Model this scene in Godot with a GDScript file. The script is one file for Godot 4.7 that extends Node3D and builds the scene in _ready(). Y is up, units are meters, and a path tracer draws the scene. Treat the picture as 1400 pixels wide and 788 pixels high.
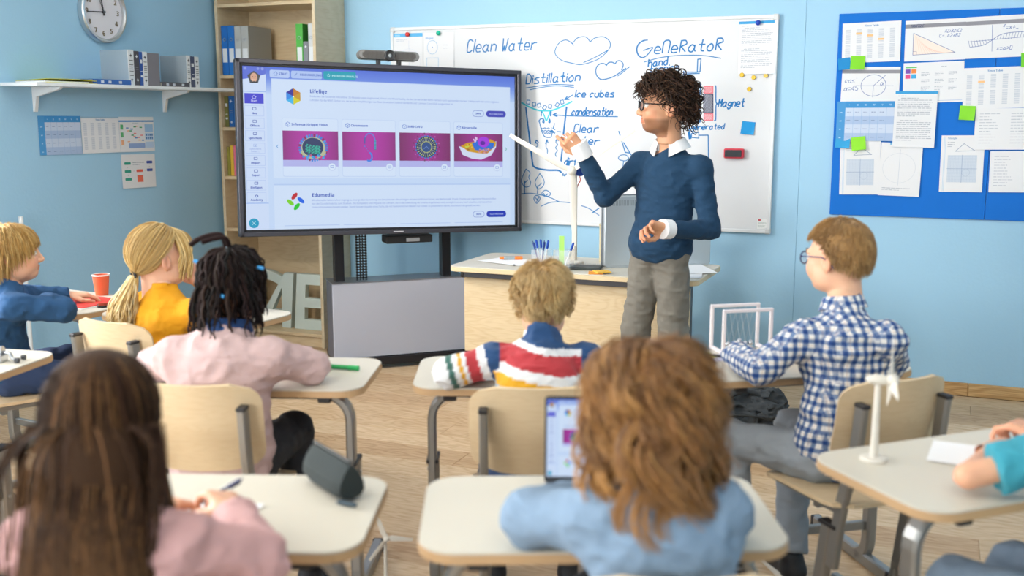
extends Node3D
# A classroom: the room's own axes are the world's (x along the back wall, z out from it). The view looks into the corner, turned by VIEW_TURN.
const VIEW_TURN := 0.39269908
var taken := {}
var rng := RandomNumberGenerator.new()
var mats := {}
const FILL_LAMP_ENERGY := 0.6  # strength of the added ceiling panels
const ADDED_SPOTS := [[Vector3(-1.1, 2.75, 3.2), 4.4, "by the left wall"], [Vector3(4.3, 2.75, 4.2), 1.6, "towards the pin board side"]]  # spots put in to lift the whiteboard wall
const SPOT_TO := Vector3(0.9, 0.95, 0.0)
const SCREEN_GLOW := 0.78


func _ready():
	rng.seed = 20240
	setup_view_and_light()
	build_room()
	build_back_wall_things()
	build_left_wall_things()
	build_bookcase()
	build_display()
	build_teacher_desk()
	build_furniture()
	build_people()
	build_small_things()


func setup_view_and_light():
	var cam := Camera3D.new()
	cam.name = "camera"
	var attr := CameraAttributesPhysical.new()
	attr.frustum_focal_length = 43.55
	attr.frustum_focus_distance = 5.3
	attr.exposure_aperture = 2.5
	attr.auto_exposure_enabled = false
	cam.attributes = attr
	cam.fov = rad_to_deg(2.0 * atan(394.0 / 1430.0))
	cam.near = 0.05
	cam.far = 60.0
	add_child(cam)
	cam.position = seat_frame(0.0, 1.52, 0.0)
	cam.rotation = Vector3(-atan(239.0 / 1430.0), VIEW_TURN, 0)
	var we := WorldEnvironment.new()
	we.name = "environment"
	var env := Environment.new()
	env.background_mode = Environment.BG_SKY
	var sky := Sky.new()
	var sm := ProceduralSkyMaterial.new()
	sm.sky_top_color = Color(0.55, 0.72, 0.95)
	sm.sky_horizon_color = Color(0.92, 0.95, 1.0)
	sm.ground_bottom_color = Color(0.45, 0.45, 0.42)
	sm.ground_horizon_color = Color(0.75, 0.76, 0.74)
	sky.sky_material = sm
	env.sky = sky
	env.background_energy_multiplier = 2.0
	env.tonemap_mode = Environment.TONE_MAPPER_LINEAR
	env.tonemap_exposure = 1.16
	env.sdfgi_enabled = true
	env.ssao_enabled = true
	env.ssil_enabled = true
	we.environment = env
	add_child(we)
	# daylight at the left wall's windows, and at an added rear window for frontal fill
	for w in [[3.55, 12.0], [5.6, 10.0], [7.6, 8.0], [1.3, 15.0]]:
		var a := AreaLight3D.new()
		a.name = "window_daylight"
		a.area_size = Vector2(1.5, 1.4)
		a.light_energy = w[1]
		a.light_color = Color(1.0, 0.985, 0.965)
		a.shadow_enabled = true
		a.area_range = 20.0
		add_child(a, true)
		a.position = Vector3(-1.86, 1.72, w[0])
		a.rotation = Vector3(0, -PI / 2, 0)
		if w[0] == 1.3:  # the added rear window, fill from behind the viewer
			a.position = Vector3(1.3, 1.72, 9.72)
			a.rotation = Vector3.ZERO


# a point given in the seating's frame (x right, z towards the viewer's side, from below the eye) in room coordinates
func seat_frame(x: float, y: float, z: float) -> Vector3:
	var dx := x + 0.3063
	var dz := z + 6.6848
	var c := cos(VIEW_TURN)
	var s := sin(VIEW_TURN)
	return Vector3(dx * c + dz * s, y, -dx * s + dz * c)


# ---------------------------------------------------------------- naming and tagging
func numbered(called: String) -> String:
	if not taken.has(called):
		taken[called] = 0
		return called
	taken[called] += 1
	return "%s_%03d" % [called, taken[called]]


func thing(called: String, label: String, category: String, at := Vector3.ZERO, turn := 0.0, group := "") -> Node3D:
	var o := Node3D.new()
	o.name = numbered(called)
	add_child(o)
	o.position = at
	o.rotation.y = turn
	tag(o, label, category, group)
	return o


func tag(o: Node, label: String, category: String, group := ""):
	o.set_meta("label", label)
	o.set_meta("category", category)
	if group != "":
		o.set_meta("group", group)


func part(called: String, g: Geo, m: Material, parent: Node = null, at := Vector3.ZERO) -> MeshInstance3D:
	var o := MeshInstance3D.new()
	o.mesh = g.mesh()
	o.material_override = m
	o.cast_shadow = GeometryInstance3D.SHADOW_CASTING_SETTING_ON
	put(o, called, parent)
	o.position = at
	return o


func put(o: Node3D, called: String, parent: Node = null):
	if parent == null:
		o.name = numbered(called)
		add_child(o)
	else:
		var n := called
		var k := 0
		while parent.has_node(n):
			k += 1
			n = "%s_%03d" % [called, k]
		o.name = n
		parent.add_child(o)


func struct(called: String, g: Geo, m: Material, at := Vector3.ZERO) -> MeshInstance3D:
	var o := part(called, g, m, null, at)
	o.set_meta("kind", "structure")
	return o


func copy(o: Node3D, label: String, at: Vector3, turn := 0.0) -> Node3D:
	var c: Node3D = o.duplicate()
	var stem := String(o.name).rstrip("0123456789").rstrip("_")
	c.name = numbered(stem)
	add_child(c)
	c.position = at
	c.rotation.y = turn
	c.set_meta("label", label)
	return c


# ---------------------------------------------------------------- materials
func mat(key: String, col: Color, rough := 0.6, metal := 0.0) -> StandardMaterial3D:
	if mats.has(key):
		return mats[key]
	var m := StandardMaterial3D.new()
	m.resource_name = key
	m.albedo_color = col
	m.roughness = rough
	m.metallic = metal
	mats[key] = m
	return m


func vmat(key: String, rough := 0.7) -> StandardMaterial3D:
	var m := mat(key, Color.WHITE, rough)
	m.vertex_color_use_as_albedo = true
	return m


func fabric(key: String, col: Color, scale := 60.0, bump := 0.06) -> StandardMaterial3D:
	if mats.has(key):
		return mats[key]
	var m := mat(key, col, 0.9)
	m.rim_enabled = true
	m.rim = 0.25
	m.rim_tint = 0.6
	m.heightmap_enabled = true
	m.heightmap_texture = noise_tex("weave", 0.35, 256)
	m.heightmap_scale = bump
	m.uv1_triplanar = true
	m.uv1_scale = Vector3.ONE * scale * 0.2
	return m


var noises := {}


func noise_tex(key: String, freq: float, size: int) -> NoiseTexture2D:
	if noises.has(key):
		return noises[key]
	var n := FastNoiseLite.new()
	n.seed = 7 + noises.size()
	n.noise_type = FastNoiseLite.TYPE_SIMPLEX_SMOOTH
	n.frequency = freq
	n.fractal_octaves = 3
	var t := NoiseTexture2D.new()
	t.width = size
	t.height = size
	t.seamless = true
	t.noise = n
	noises[key] = t
	return t


func tex_mat(key: String, img: Image, rough := 0.7) -> StandardMaterial3D:
	var m := mat(key, Color.WHITE, rough)
	m.albedo_texture = ImageTexture.create_from_image(img)
	return m


# wood whose grain runs along the picture's x: fine dark pores, broad tone bands, a few flame figures
func wood_image(w: int, h: int, base: Color, dark: Color, amount: float, sd: int) -> Image:
	var img := Image.create(w, h, false, Image.FORMAT_RGB8)
	var n1 := FastNoiseLite.new()
	n1.seed = sd
	n1.frequency = 0.012
	n1.fractal_octaves = 3
	var n2 := FastNoiseLite.new()
	n2.seed = sd + 5
	n2.frequency = 0.05
	n2.fractal_octaves = 2
	for y in h:
		for x in w:
			var warp := n1.get_noise_2d(x * 0.35, y * 1.6)
			var ring := sin((y * 0.09 + warp * 9.0) * 2.2) * 0.5 + 0.5
			var pore := n2.get_noise_2d(x * 0.25, y * 9.0)
			var t := clampf((ring * ring * 0.45 + maxf(pore, 0.0) * 0.9 + warp * 0.25) * amount, 0.0, 1.0)
			img.set_pixel(x, y, base.lerp(dark, t))
	return img


# ---------------------------------------------------------------- geometry
class Geo:
	var v := PackedVector3Array()
	var n := PackedVector3Array()
	var uv := PackedVector2Array()
	var c := PackedColorArray()
	var ix := PackedInt32Array()
	var tint := Color.WHITE

	func vert(p: Vector3, nn: Vector3, t := Vector2.ZERO) -> int:
		v.append(p)
		n.append(nn)
		uv.append(t)
		c.append(tint)
		return v.size() - 1

	# corners in turn; the normal decides which side is the front
	func quad(a: Vector3, b: Vector3, cc: Vector3, d: Vector3, ta := Vector2(0, 0), tb := Vector2(1, 0), tc := Vector2(1, 1), td := Vector2(0, 1)):
		var nn := (b - a).cross(d - a)
		if nn.length_squared() < 1e-16:
			nn = (cc - b).cross(d - b)
		nn = nn.normalized()
		var i := vert(a, nn, ta)
		vert(b, nn, tb)
		vert(cc, nn, tc)
		vert(d, nn, td)
		ix.append_array(PackedInt32Array([i, i + 2, i + 1, i, i + 3, i + 2]))

	func tri(a: Vector3, b: Vector3, cc: Vector3):
		var nn := (b - a).cross(cc - a).normalized()
		var i := vert(a, nn)
		vert(b, nn)
		vert(cc, nn)
		ix.append_array(PackedInt32Array([i, i + 2, i + 1]))

	# a box with chamfered edges; uv in metres across each face
	func box(at: Vector3, size: Vector3, ch := 0.0, turn := Basis.IDENTITY):
		var h := size * 0.5
		var k := minf(ch, minf(h.x, minf(h.y, h.z)) * 0.9)
		for axis in 3:
			for s in [-1.0, 1.0]:
				var u := (axis + 1) % 3
				var w := (axis + 2) % 3
				var p := []
				for q in [[-1, -1], [1, -1], [1, 1], [-1, 1]]:
					var r := Vector3.ZERO
					r[axis] = s * h[axis]
					r[u] = q[0] * (h[u] - k)
					r[w] = q[1] * (h[w] - k)
					p.append(r)
				if s < 0:
					p.reverse()
				var t := []
				for q in p:
					if axis == 0:
						t.append(Vector2(q.z + h.z, h.y - q.y))
					elif axis == 1:
						t.append(Vector2(q.x + h.x, q.z + h.z))
					else:
						t.append(Vector2(q.x + h.x, h.y - q.y))
				quad(at + turn * p[0], at + turn * p[1], at + turn * p[2], at + turn * p[3], t[0], t[1], t[2], t[3])
		if k <= 0.0:
			return
		for axis in 3:
			var u := (axis + 1) % 3
			var w := (axis + 2) % 3
			for su in [-1.0, 1.0]:
				for sw in [-1.0, 1.0]:
					var a := Vector3.ZERO
					a[u] = su * h[u]
					a[w] = sw * (h[w] - k)
					var b := Vector3.ZERO
					b[u] = su * (h[u] - k)
					b[w] = sw * h[w]
					var a2 := a
					var b2 := b
					a[axis] = -(h[axis] - k)
					b[axis] = -(h[axis] - k)
					a2[axis] = h[axis] - k
					b2[axis] = h[axis] - k
					var out := Vector3.ZERO
					out[u] = su
					out[w] = sw
					facing(at, turn, [a, b, b2, a2], out)
		for sx in [-1.0, 1.0]:
			for sy in [-1.0, 1.0]:
				for sz in [-1.0, 1.0]:
					var s := Vector3(sx, sy, sz)
					var o := Vector3(sx * h.x, sy * h.y, sz * h.z)
					var p := [o - Vector3(0, sy * k, sz * k), o - Vector3(sx * k, 0, sz * k), o - Vector3(sx * k, sy * k, 0)]
					if (p[1] - p[0]).cross(p[2] - p[0]).dot(s) < 0:
						p.reverse()
					tri(at + turn * p[0], at + turn * p[1], at + turn * p[2])

	func facing(at: Vector3, turn: Basis, p: Array, out: Vector3):
		if (p[1] - p[0]).cross(p[3] - p[0]).dot(out) < 0:
			p.reverse()
		quad(at + turn * p[0], at + turn * p[1], at + turn * p[2], at + turn * p[3])

	# a plate: outline in the xy plane pushed from z0 to z1 and set by the transform; ch rounds the front rim
	func plate(outline: PackedVector2Array, z0: float, z1: float, tr := Transform3D.IDENTITY, ch := 0.0, smooth := false):
		var area := 0.0
		for i in outline.size():
			var a: Vector2 = outline[i]
			var b: Vector2 = outline[(i + 1) % outline.size()]
			area += a.x * b.y - b.x * a.y
		if area < 0:
			outline = outline.duplicate()
			outline.reverse()
		var rings := [[z0, 0.0], [z1, 0.0]]
		if ch > 0.0:
			rings = [[z0, ch], [z0 + ch, 0.0], [z1 - ch, 0.0], [z1, ch]]
		var m := outline.size()
		var nor := PackedVector2Array()
		for i in m:
			var e0 := (outline[i] - outline[(i + m - 1) % m]).normalized()
			var e1 := (outline[(i + 1) % m] - outline[i]).normalized()
			var q := (Vector2(e0.y, -e0.x) + Vector2(e1.y, -e1.x))
			nor.append(q.normalized() / maxf(0.5, q.length() * 0.5))
		for k in rings.size() - 1:
			for i in m:
				var j := (i + 1) % m
				var a: Vector2 = outline[i] - nor[i] * rings[k][1]
				var b: Vector2 = outline[j] - nor[j] * rings[k][1]
				var a2: Vector2 = outline[i] - nor[i] * rings[k + 1][1]
				var b2: Vector2 = outline[j] - nor[j] * rings[k + 1][1]
				var first := v.size()
				quad(tr * Vector3(a.x, a.y, rings[k][0]), tr * Vector3(b.x, b.y, rings[k][0]), tr * Vector3(b2.x, b2.y, rings[k + 1][0]), tr * Vector3(a2.x, a2.y, rings[k + 1][0]), Vector2(a.x, -a.y), Vector2(b.x, -b.y), Vector2(b2.x, -b2.y), Vector2(a2.x, -a2.y))
				if smooth:
					var na := (tr.basis * Vector3(nor[i].x, nor[i].y, 0)).normalized()
					var nb := (tr.basis * Vector3(nor[j].x, nor[j].y, 0)).normalized()
					n[first] = na
					n[first + 1] = nb
					n[first + 2] = nb
					n[first + 3] = na
		var face := outline
		for side in 2:
			var inset: float = rings[0][1]
			var pts := PackedVector2Array()
			for i in m:
				pts.append(face[i] - nor[i] * inset)
			var t := Geometry2D.triangulate_polygon(pts)
			var z: float = rings[rings.size() - 1][0] if side == 1 else rings[0][0]
			var nn := (tr.basis * Vector3(0, 0, 1 if side == 1 else -1)).normalized()
			var base := v.size()
			for q in pts:
				vert(tr * Vector3(q.x, q.y, z), nn, Vector2(q.x, -q.y))
			for i in range(0, t.size(), 3):
				var a := pts[t[i]]
				var b := pts[t[i + 1]]
				var d := pts[t[i + 2]]
				var ccw := (b - a).cross(d - a) > 0
				if ccw == (side == 1):
					ix.append_array(PackedInt32Array([base + t[i], base + t[i + 2], base + t[i + 1]]))
				else:
					ix.append_array(PackedInt32Array([base + t[i], base + t[i + 1], base + t[i + 2]]))

	# a tube through the points; r a number or one per point; sides round it; wide flattens across
	func tube(pts: Array, r, sides := 8, flat := 1.0, up := Vector3.UP, caps := true, sharp := false):
		var m := pts.size()
		var first := v.size()
		var prev := Vector3.ZERO
		for i in m:
			var d: Vector3 = (pts[mini(i + 1, m - 1)] - pts[maxi(i - 1, 0)]).normalized()
			var side := d.cross(up)
			if prev != Vector3.ZERO:
				side = prev - d * prev.dot(d)
			if side.length() < 0.01:
				side = d.cross(Vector3.RIGHT if absf(d.x) < 0.9 else Vector3.FORWARD)
			side = side.normalized()
			prev = side
			var w := side.cross(d).normalized()
			var rr: float = r[i] if r is Array else r
			for k in sides:
				var a := TAU * (k + (0.5 if sharp else 0.0)) / sides
				var o := side * cos(a) * rr * flat + w * sin(a) * rr
				vert(pts[i] + o, (side * cos(a) / maxf(flat, 0.01) + w * sin(a)).normalized(), Vector2(float(k) / sides, float(i) / m))
		for i in m - 1:
			for k in sides:
				var a := first + i * sides + k
				var b := first + i * sides + (k + 1) % sides
				ix.append_array(PackedInt32Array([a, b, b + sides, a, b + sides, a + sides]))
		if caps:
			for e in [0, m - 1]:
				var d: Vector3 = (pts[0] - pts[1]).normalized() if e == 0 else (pts[m - 1] - pts[m - 2]).normalized()
				var b := v.size()
				vert(pts[e], d)
				for k in sides:
					vert(v[first + e * sides + k], d)
				for k in sides:
					if e != 0:
						ix.append_array(PackedInt32Array([b, b + 1 + k, b + 1 + (k + 1) % sides]))
					else:
						ix.append_array(PackedInt32Array([b, b + 1 + (k + 1) % sides, b + 1 + k]))

	# a flat-sided bar: rectangle w (along side) by h swept through the points with square edges kept
	func bar(pts: Array, w: float, h: float, side := Vector3.RIGHT, ch := 0.003):
		var prof := [Vector2(w / 2 - ch, h / 2), Vector2(w / 2, h / 2 - ch), Vector2(w / 2, -h / 2 + ch), Vector2(w / 2 - ch, -h / 2), Vector2(-w / 2 + ch, -h / 2), Vector2(-w / 2, -h / 2 + ch), Vector2(-w / 2, h / 2 - ch), Vector2(-w / 2 + ch, h / 2)]
		var m := pts.size()
		var rows := []
		for i in m:
			var d: Vector3 = (pts[mini(i + 1, m - 1)] - pts[maxi(i - 1, 0)]).normalized()
			var s := (side - d * side.dot(d)).normalized()
			var u := s.cross(d).normalized()
			var row := []
			for p in prof:
				row.append(pts[i] + s * p.x + u * p.y)
			rows.append(row)
		for i in m - 1:
			for k in 8:
				var j := (k + 1) % 8
				quad(rows[i][k], rows[i + 1][k], rows[i + 1][j], rows[i][j])
		for e in [0, m - 1]:
			var row: Array = rows[e].duplicate()
			if e == 0:
				row.reverse()
			for k in range(1, 7):
				tri(row[0], row[k + 1], row[k])

	func lathe(prof: Array, sides := 24, tr := Transform3D.IDENTITY, flat_shade := false):
		for i in prof.size() - 1:
			var a: Vector2 = prof[i]
			var b: Vector2 = prof[i + 1]
			var d := (b - a).normalized()
			var na := Vector2(d.y, -d.x)
			var first := v.size()
			for k in sides + 1:
				var an := TAU * k / sides
				var dir := Vector3(cos(an), 0, sin(an))
				var nn := (tr.basis * (dir * na.x + Vector3(0, na.y, 0))).normalized()
				vert(tr * (dir * a.x + Vector3(0, a.y, 0)), nn, Vector2(float(k) / sides, 0))
				vert(tr * (dir * b.x + Vector3(0, b.y, 0)), nn, Vector2(float(k) / sides, 1))
			for k in sides:
				var q := first + k * 2
				ix.append_array(PackedInt32Array([q, q + 2, q + 1, q + 1, q + 2, q + 3]))

	func ball(at: Vector3, r: Vector3, rows := 10, cols := 16, turn := Basis.IDENTITY):
		var first := v.size()
		for i in rows + 1:
			var t := PI * i / rows
			for k in cols + 1:
				var a := TAU * k / cols
				var d := Vector3(sin(t) * cos(a), cos(t), sin(t) * sin(a))
				vert(at + turn * (d * r), (turn * (d / r)).normalized(), Vector2(float(k) / cols, float(i) / rows))
		for i in rows:
			for k in cols:
				var q := first + i * (cols + 1) + k
				ix.append_array(PackedInt32Array([q, q + cols + 1, q + 1, q + 1, q + cols + 1, q + cols + 2]))

	# a grid of points (rows of equal length) as a smooth sheet with thickness th along its normals
	func sheet(rows: Array, th := 0.0):
		var h: int = rows.size()
		var w: int = rows[0].size()
		var nor := []
		for i in h:
			var row := []
			for j in w:
				var a: Vector3 = rows[i][mini(j + 1, w - 1)] - rows[i][maxi(j - 1, 0)]
				var b: Vector3 = rows[mini(i + 1, h - 1)][j] - rows[maxi(i - 1, 0)][j]
				row.append(a.cross(b).normalized())
			nor.append(row)
		for side in ([1.0, -1.0] if th > 0.0 else [1.0]):
			var first := v.size()
			for i in h:
				for j in w:
					vert(rows[i][j] + nor[i][j] * th * 0.5 * side, nor[i][j] * side, Vector2(float(j) / (w - 1), 1.0 - float(i) / (h - 1)))
			for i in h - 1:
				for j in w - 1:
					var q := first + i * w + j
					if side > 0:
						ix.append_array(PackedInt32Array([q, q + w + 1, q + 1, q, q + w, q + w + 1]))
					else:
						ix.append_array(PackedInt32Array([q, q + 1, q + w + 1, q, q + w + 1, q + w]))
		if th <= 0.0:
			return
		var loop := []
		for j in w - 1: loop.append([0, j])
		for i in h - 1: loop.append([i, w - 1])
		for j in w - 1: loop.append([h - 1, w - 1 - j])
		for i in h - 1: loop.append([h - 1 - i, 0])
		for k in loop.size():
			var p: Array = loop[k]
			var q: Array = loop[(k + 1) % loop.size()]
			var po: Vector3 = nor[p[0]][p[1]] * th * 0.5
			var qo: Vector3 = nor[q[0]][q[1]] * th * 0.5
			var a: Vector3 = rows[p[0]][p[1]]
			var b: Vector3 = rows[q[0]][q[1]]
			quad(a - po, b - qo, b + qo, a + po)

	func add(o: Geo, tr := Transform3D.IDENTITY):
		var first := v.size()
		for i in o.v.size():
			v.append(tr * o.v[i])
			n.append((tr.basis * o.n[i]).normalized())
		uv.append_array(o.uv)
		c.append_array(o.c)
		if tr.basis.determinant() < 0:
			for i in range(0, o.ix.size(), 3):
				ix.append_array(PackedInt32Array([first + o.ix[i], first + o.ix[i + 2], first + o.ix[i + 1]]))
		else:
			for i in o.ix:
				ix.append(first + i)

	func mesh() -> ArrayMesh:
		var a := []
		a.resize(Mesh.ARRAY_MAX)
		a[Mesh.ARRAY_VERTEX] = v
		a[Mesh.ARRAY_NORMAL] = n
		a[Mesh.ARRAY_TEX_UV] = uv
		a[Mesh.ARRAY_COLOR] = c
		a[Mesh.ARRAY_INDEX] = ix
		var m := ArrayMesh.new()
		m.add_surface_from_arrays(Mesh.PRIMITIVE_TRIANGLES, a)
		return m


func rounded(w: float, h: float, r: float, steps := 6) -> PackedVector2Array:
	var p := PackedVector2Array()
	for q in [[1, 1, 0.0], [-1, 1, 0.25], [-1, -1, 0.5], [1, -1, 0.75]]:
		for i in steps + 1:
			var a: float = TAU * (q[2] + 0.25 * i / steps)
			p.append(Vector2(q[0] * (w / 2 - r) + cos(a) * r, q[1] * (h / 2 - r) + sin(a) * r))
	return p


# the outline lies down: x stays, the outline's y becomes -z, thickness runs up
func lying(y := 0.0) -> Transform3D:
	return Transform3D(Basis(Vector3(1, 0, 0), Vector3(0, 0, -1), Vector3(0, 1, 0)), Vector3(0, y, 0))


func curve(pts: Array, per := 6) -> Array:
	var out := []
	var m := pts.size()
	for i in m - 1:
		var a = pts[maxi(i - 1, 0)]
		var b = pts[i]
		var c = pts[i + 1]
		var d = pts[mini(i + 2, m - 1)]
		for k in per:
			var t := float(k) / per
			out.append(b.cubic_interpolate(c, a, d, t))
	out.append(pts[m - 1])
	return out


func lin(hex: String) -> Color:
	return Color(hex).srgb_to_linear()


# ---------------------------------------------------------------- flat print: a drawing surface for papers, screens and the board
class Canvas:
	var img: Image
	var w: int
	var h: int
	var cov := PackedFloat32Array()
	var x0 := 0
	var y0 := 0
	var bw := 0
	var bh := 0

	func _init(ww: int, hh: int, bg: Color):
		w = ww
		h = hh
		img = Image.create(w, h, false, Image.FORMAT_RGB8)
		img.fill(bg)

	func fill_all(col: Color):
		img.fill(col)

	func rect(x: float, y: float, rw: float, rh: float, col: Color):
		img.fill_rect(Rect2i(int(round(x)), int(round(y)), maxi(1, int(round(rw))), maxi(1, int(round(rh)))), col)

	func begin(lo: Vector2, hi: Vector2) -> bool:
		x0 = clampi(int(floor(lo.x)) - 1, 0, w)
		y0 = clampi(int(floor(lo.y)) - 1, 0, h)
		bw = clampi(int(ceil(hi.x)) + 1, 0, w) - x0
		bh = clampi(int(ceil(hi.y)) + 1, 0, h) - y0
		if bw <= 0 or bh <= 0:
			return false
		cov.resize(bw * bh)
		cov.fill(0.0)
		return true

	func tri(a: Vector2, b: Vector2, c: Vector2):
		var ylo := maxf(minf(a.y, minf(b.y, c.y)), y0)
		var yhi := minf(maxf(a.y, maxf(b.y, c.y)), y0 + bh)
		var s := int(floor(ylo * 4.0))
		var e := int(ceil(yhi * 4.0))
		for k in range(s, e):
			var y := (k + 0.5) * 0.25
			var row := int(floor(y)) - y0
			if row < 0 or row >= bh:
				continue
			var xl := 1e9
			var xr := -1e9
			for q in 3:
				var p := a if q == 0 else (b if q == 1 else c)
				var r := b if q == 0 else (c if q == 1 else a)
				if (p.y <= y) != (r.y <= y):
					var x := p.x + (r.x - p.x) * (y - p.y) / (r.y - p.y)
					xl = minf(xl, x)
					xr = maxf(xr, x)
			xl = maxf(xl - x0, 0.0)
			xr = minf(xr - x0, bw)
			if xr <= xl:
				continue
			var i := int(xl)
			var j := mini(int(xr), bw - 1)
			var o := row * bw
			if i == j:
				cov[o + i] += (xr - xl) * 0.25
			else:
				cov[o + i] += (i + 1 - xl) * 0.25
				for q in range(i + 1, j):
					cov[o + q] += 0.25
				cov[o + j] += (xr - j) * 0.25

	func flush(col: Color):
		for y in bh:
			for x in bw:
				var k := minf(cov[y * bw + x], 1.0) * col.a
				if k > 0.004:
					var was := img.get_pixel(x0 + x, y0 + y)
					img.set_pixel(x0 + x, y0 + y, Color(was.r + (col.r - was.r) * k, was.g + (col.g - was.g) * k, was.b + (col.b - was.b) * k))

	func poly(p: PackedVector2Array, col: Color):
		var lo := p[0]
		var hi := p[0]
		for q in p:
			lo = lo.min(q)
			hi = hi.max(q)
		if not begin(lo, hi):
			return
		var t := Geometry2D.triangulate_polygon(p)
		for i in range(0, t.size(), 3):
			tri(p[t[i]], p[t[i + 1]], p[t[i + 2]])
		flush(col)

	func disc(at: Vector2, r: Vector2, col: Color, turn := 0.0):
		var p := PackedVector2Array()
		for k in 32:
			p.append(at + (Vector2(cos(TAU * k / 32), sin(TAU * k / 32)) * r).rotated(turn))
		poly(p, col)

	func round_rect(x: float, y: float, rw: float, rh: float, r: float, col: Color):
		var p := PackedVector2Array()
		for q in [[1, 1, 0.0], [0, 1, 0.25], [0, 0, 0.5], [1, 0, 0.75]]:
			for i in 6:
				var a: float = TAU * (q[2] + 0.05 * i)
				p.append(Vector2(x + r + q[0] * (rw - 2 * r) + cos(a) * r, y + r + q[1] * (rh - 2 * r) + sin(a) * r))
		poly(p, col)

	func line(pts: PackedVector2Array, width: float, col: Color, closed := false):
		if closed:
			pts = pts.duplicate()
			pts.append(pts[0])
		for i in pts.size() - 1:
			var a := pts[i]
			var b := pts[i + 1]
			var d := (b - a)
			if d.length() < 0.01:
				continue
			d = d.normalized() * width * 0.5
			var s := Vector2(-d.y, d.x)
			a -= d * 0.35
			b += d * 0.35
			var lo := (a - s).min(a + s).min((b - s).min(b + s))
			var hi := (a - s).max(a + s).max((b - s).max(b + s))
			if begin(lo, hi):
				tri(a - s, b - s, b + s)
				tri(a - s, b + s, a + s)
				flush(col)

	func frame(x: float, y: float, rw: float, rh: float, width: float, col: Color):
		line(PackedVector2Array([Vector2(x, y), Vector2(x + rw, y), Vector2(x + rw, y + rh), Vector2(x, y + rh)]), width, col, true)

	func ring(at: Vector2, r: Vector2, width: float, col: Color, a0 := 0.0, a1 := TAU):
		var p := PackedVector2Array()
		for k in 37:
			var a := a0 + (a1 - a0) * k / 36.0
			p.append(at + Vector2(cos(a), sin(a)) * r)
		line(p, width, col)

	# printed lettering: the outlines of a font, filled; x, y is the left end of the baseline (or its middle)
	func text(s: String, x: float, y: float, size: float, col: Color, bold := false, centre := false, spread := 1.0, mono := false):
		var f := SystemFont.new()
		f.font_names = PackedStringArray(["Droid Sans Mono" if mono else "Droid Sans"])
		f.font_weight = 700 if bold else 400
		var t := TextMesh.new()
		t.font = f
		t.text = s
		t.font_size = 32
		t.pixel_size = 1.0
		t.depth = 0.0
		t.curve_step = 3.0
		t.horizontal_alignment = HORIZONTAL_ALIGNMENT_LEFT
		t.vertical_alignment = VERTICAL_ALIGNMENT_CENTER
		if t.get_surface_count() == 0:
			return
		var arr := t.surface_get_arrays(0)
		var p: PackedVector3Array = arr[Mesh.ARRAY_VERTEX]
		var q: PackedInt32Array = arr[Mesh.ARRAY_INDEX]
		if p.is_empty():
			return
		var k := size / 32.0
		var box := t.get_aabb()
		var shift := Vector2(x, y)
		if centre:
			shift.x -= (box.position.x + box.size.x * 0.5) * k * spread
		# the font's middle lies a third of an em above its baseline
		var pts := PackedVector2Array()
		var lo := Vector2(1e9, 1e9)
		var hi := -lo
		for a in p:
			var b := shift + Vector2(a.x * k * spread, -(a.y + 11.0) * k)
			pts.append(b)
			lo = lo.min(b)
			hi = hi.max(b)
		if not begin(lo, hi):
			return
		var done := {}
		for i in range(0, q.size(), 3):
			tri(pts[q[i]], pts[q[i + 1]], pts[q[i + 2]])
		flush(col)

	# lines of small print, too small to read in the photograph: broken rules of word lengths
	func small_print(x: float, y: float, rw: float, lines: int, step: float, th: float, col: Color, r: RandomNumberGenerator, last := 0.6):
		for i in lines:
			var end := rw * (last if i == lines - 1 else r.randf_range(0.86, 1.0))
			var at := 0.0
			while at < end:
				var wd := minf(r.randf_range(1.5, 5.0) * step * 0.55, end - at)
				round_rect(x + at, y + i * step, maxf(wd, 1.0), th, th * 0.3, Color(col, col.a * r.randf_range(0.6, 1.0)))
				at += wd + step * 0.3

	# handwriting: each letter a few pen strokes on a grid (0 the top of capitals, 7 the baseline, 9 the tail)
	func hand(s: String, x: float, y: float, size: float, width: float, col: Color, slope := 0.0, lean := 0.15, r: RandomNumberGenerator = null, length := 0.0):
		var at := 0.0
		var stretch := 1.0
		if length > 0.0:
			var total := 0.0
			for ch in s:
				if ch == " ":
					total += size * 0.42
					continue
				var wide := 1.0
				for st in String(HAND.get(ch, "1757")).split(" "):
					for i in range(0, st.length() - 1, 2):
						wide = maxf(wide, st[i].to_int())
				total += ((wide - 1.0) * 0.86 + 1.5) * size / 7.0
			stretch = length / total
		for ch in s:
			if ch == " ":
				at += size * 0.42
				continue
			var g: String = HAND.get(ch, "1757")
			var far := 1.0
			for st in g.split(" "):
				var pts := []
				for i in range(0, st.length() - 1, 2):
					var gx := float(st[i].to_int())
					var gy := float(st[i + 1].to_int())
					far = maxf(far, gx)
					var j := Vector2(r.randf_range(-0.12, 0.12), r.randf_range(-0.12, 0.12)) if r else Vector2.ZERO
					var p := (Vector2(gx, gy - 7.0) + j) * size / 7.0
					p.x = ((p.x - size / 7.0) * 0.86 + at) * stretch - p.y * lean
					pts.append(Vector2(x, y) + p.rotated(slope))
				var out := PackedVector2Array()
				for i in pts.size() - 1:
					for k in 5:
						out.append(pts[i].cubic_interpolate(pts[i + 1], pts[maxi(i - 1, 0)], pts[mini(i + 2, pts.size() - 1)], k / 5.0))
				out.append(pts[pts.size() - 1])
				line(out, width, col)
			at += ((far - 1.0) * 0.86 + 1.5) * size / 7.0

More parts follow.
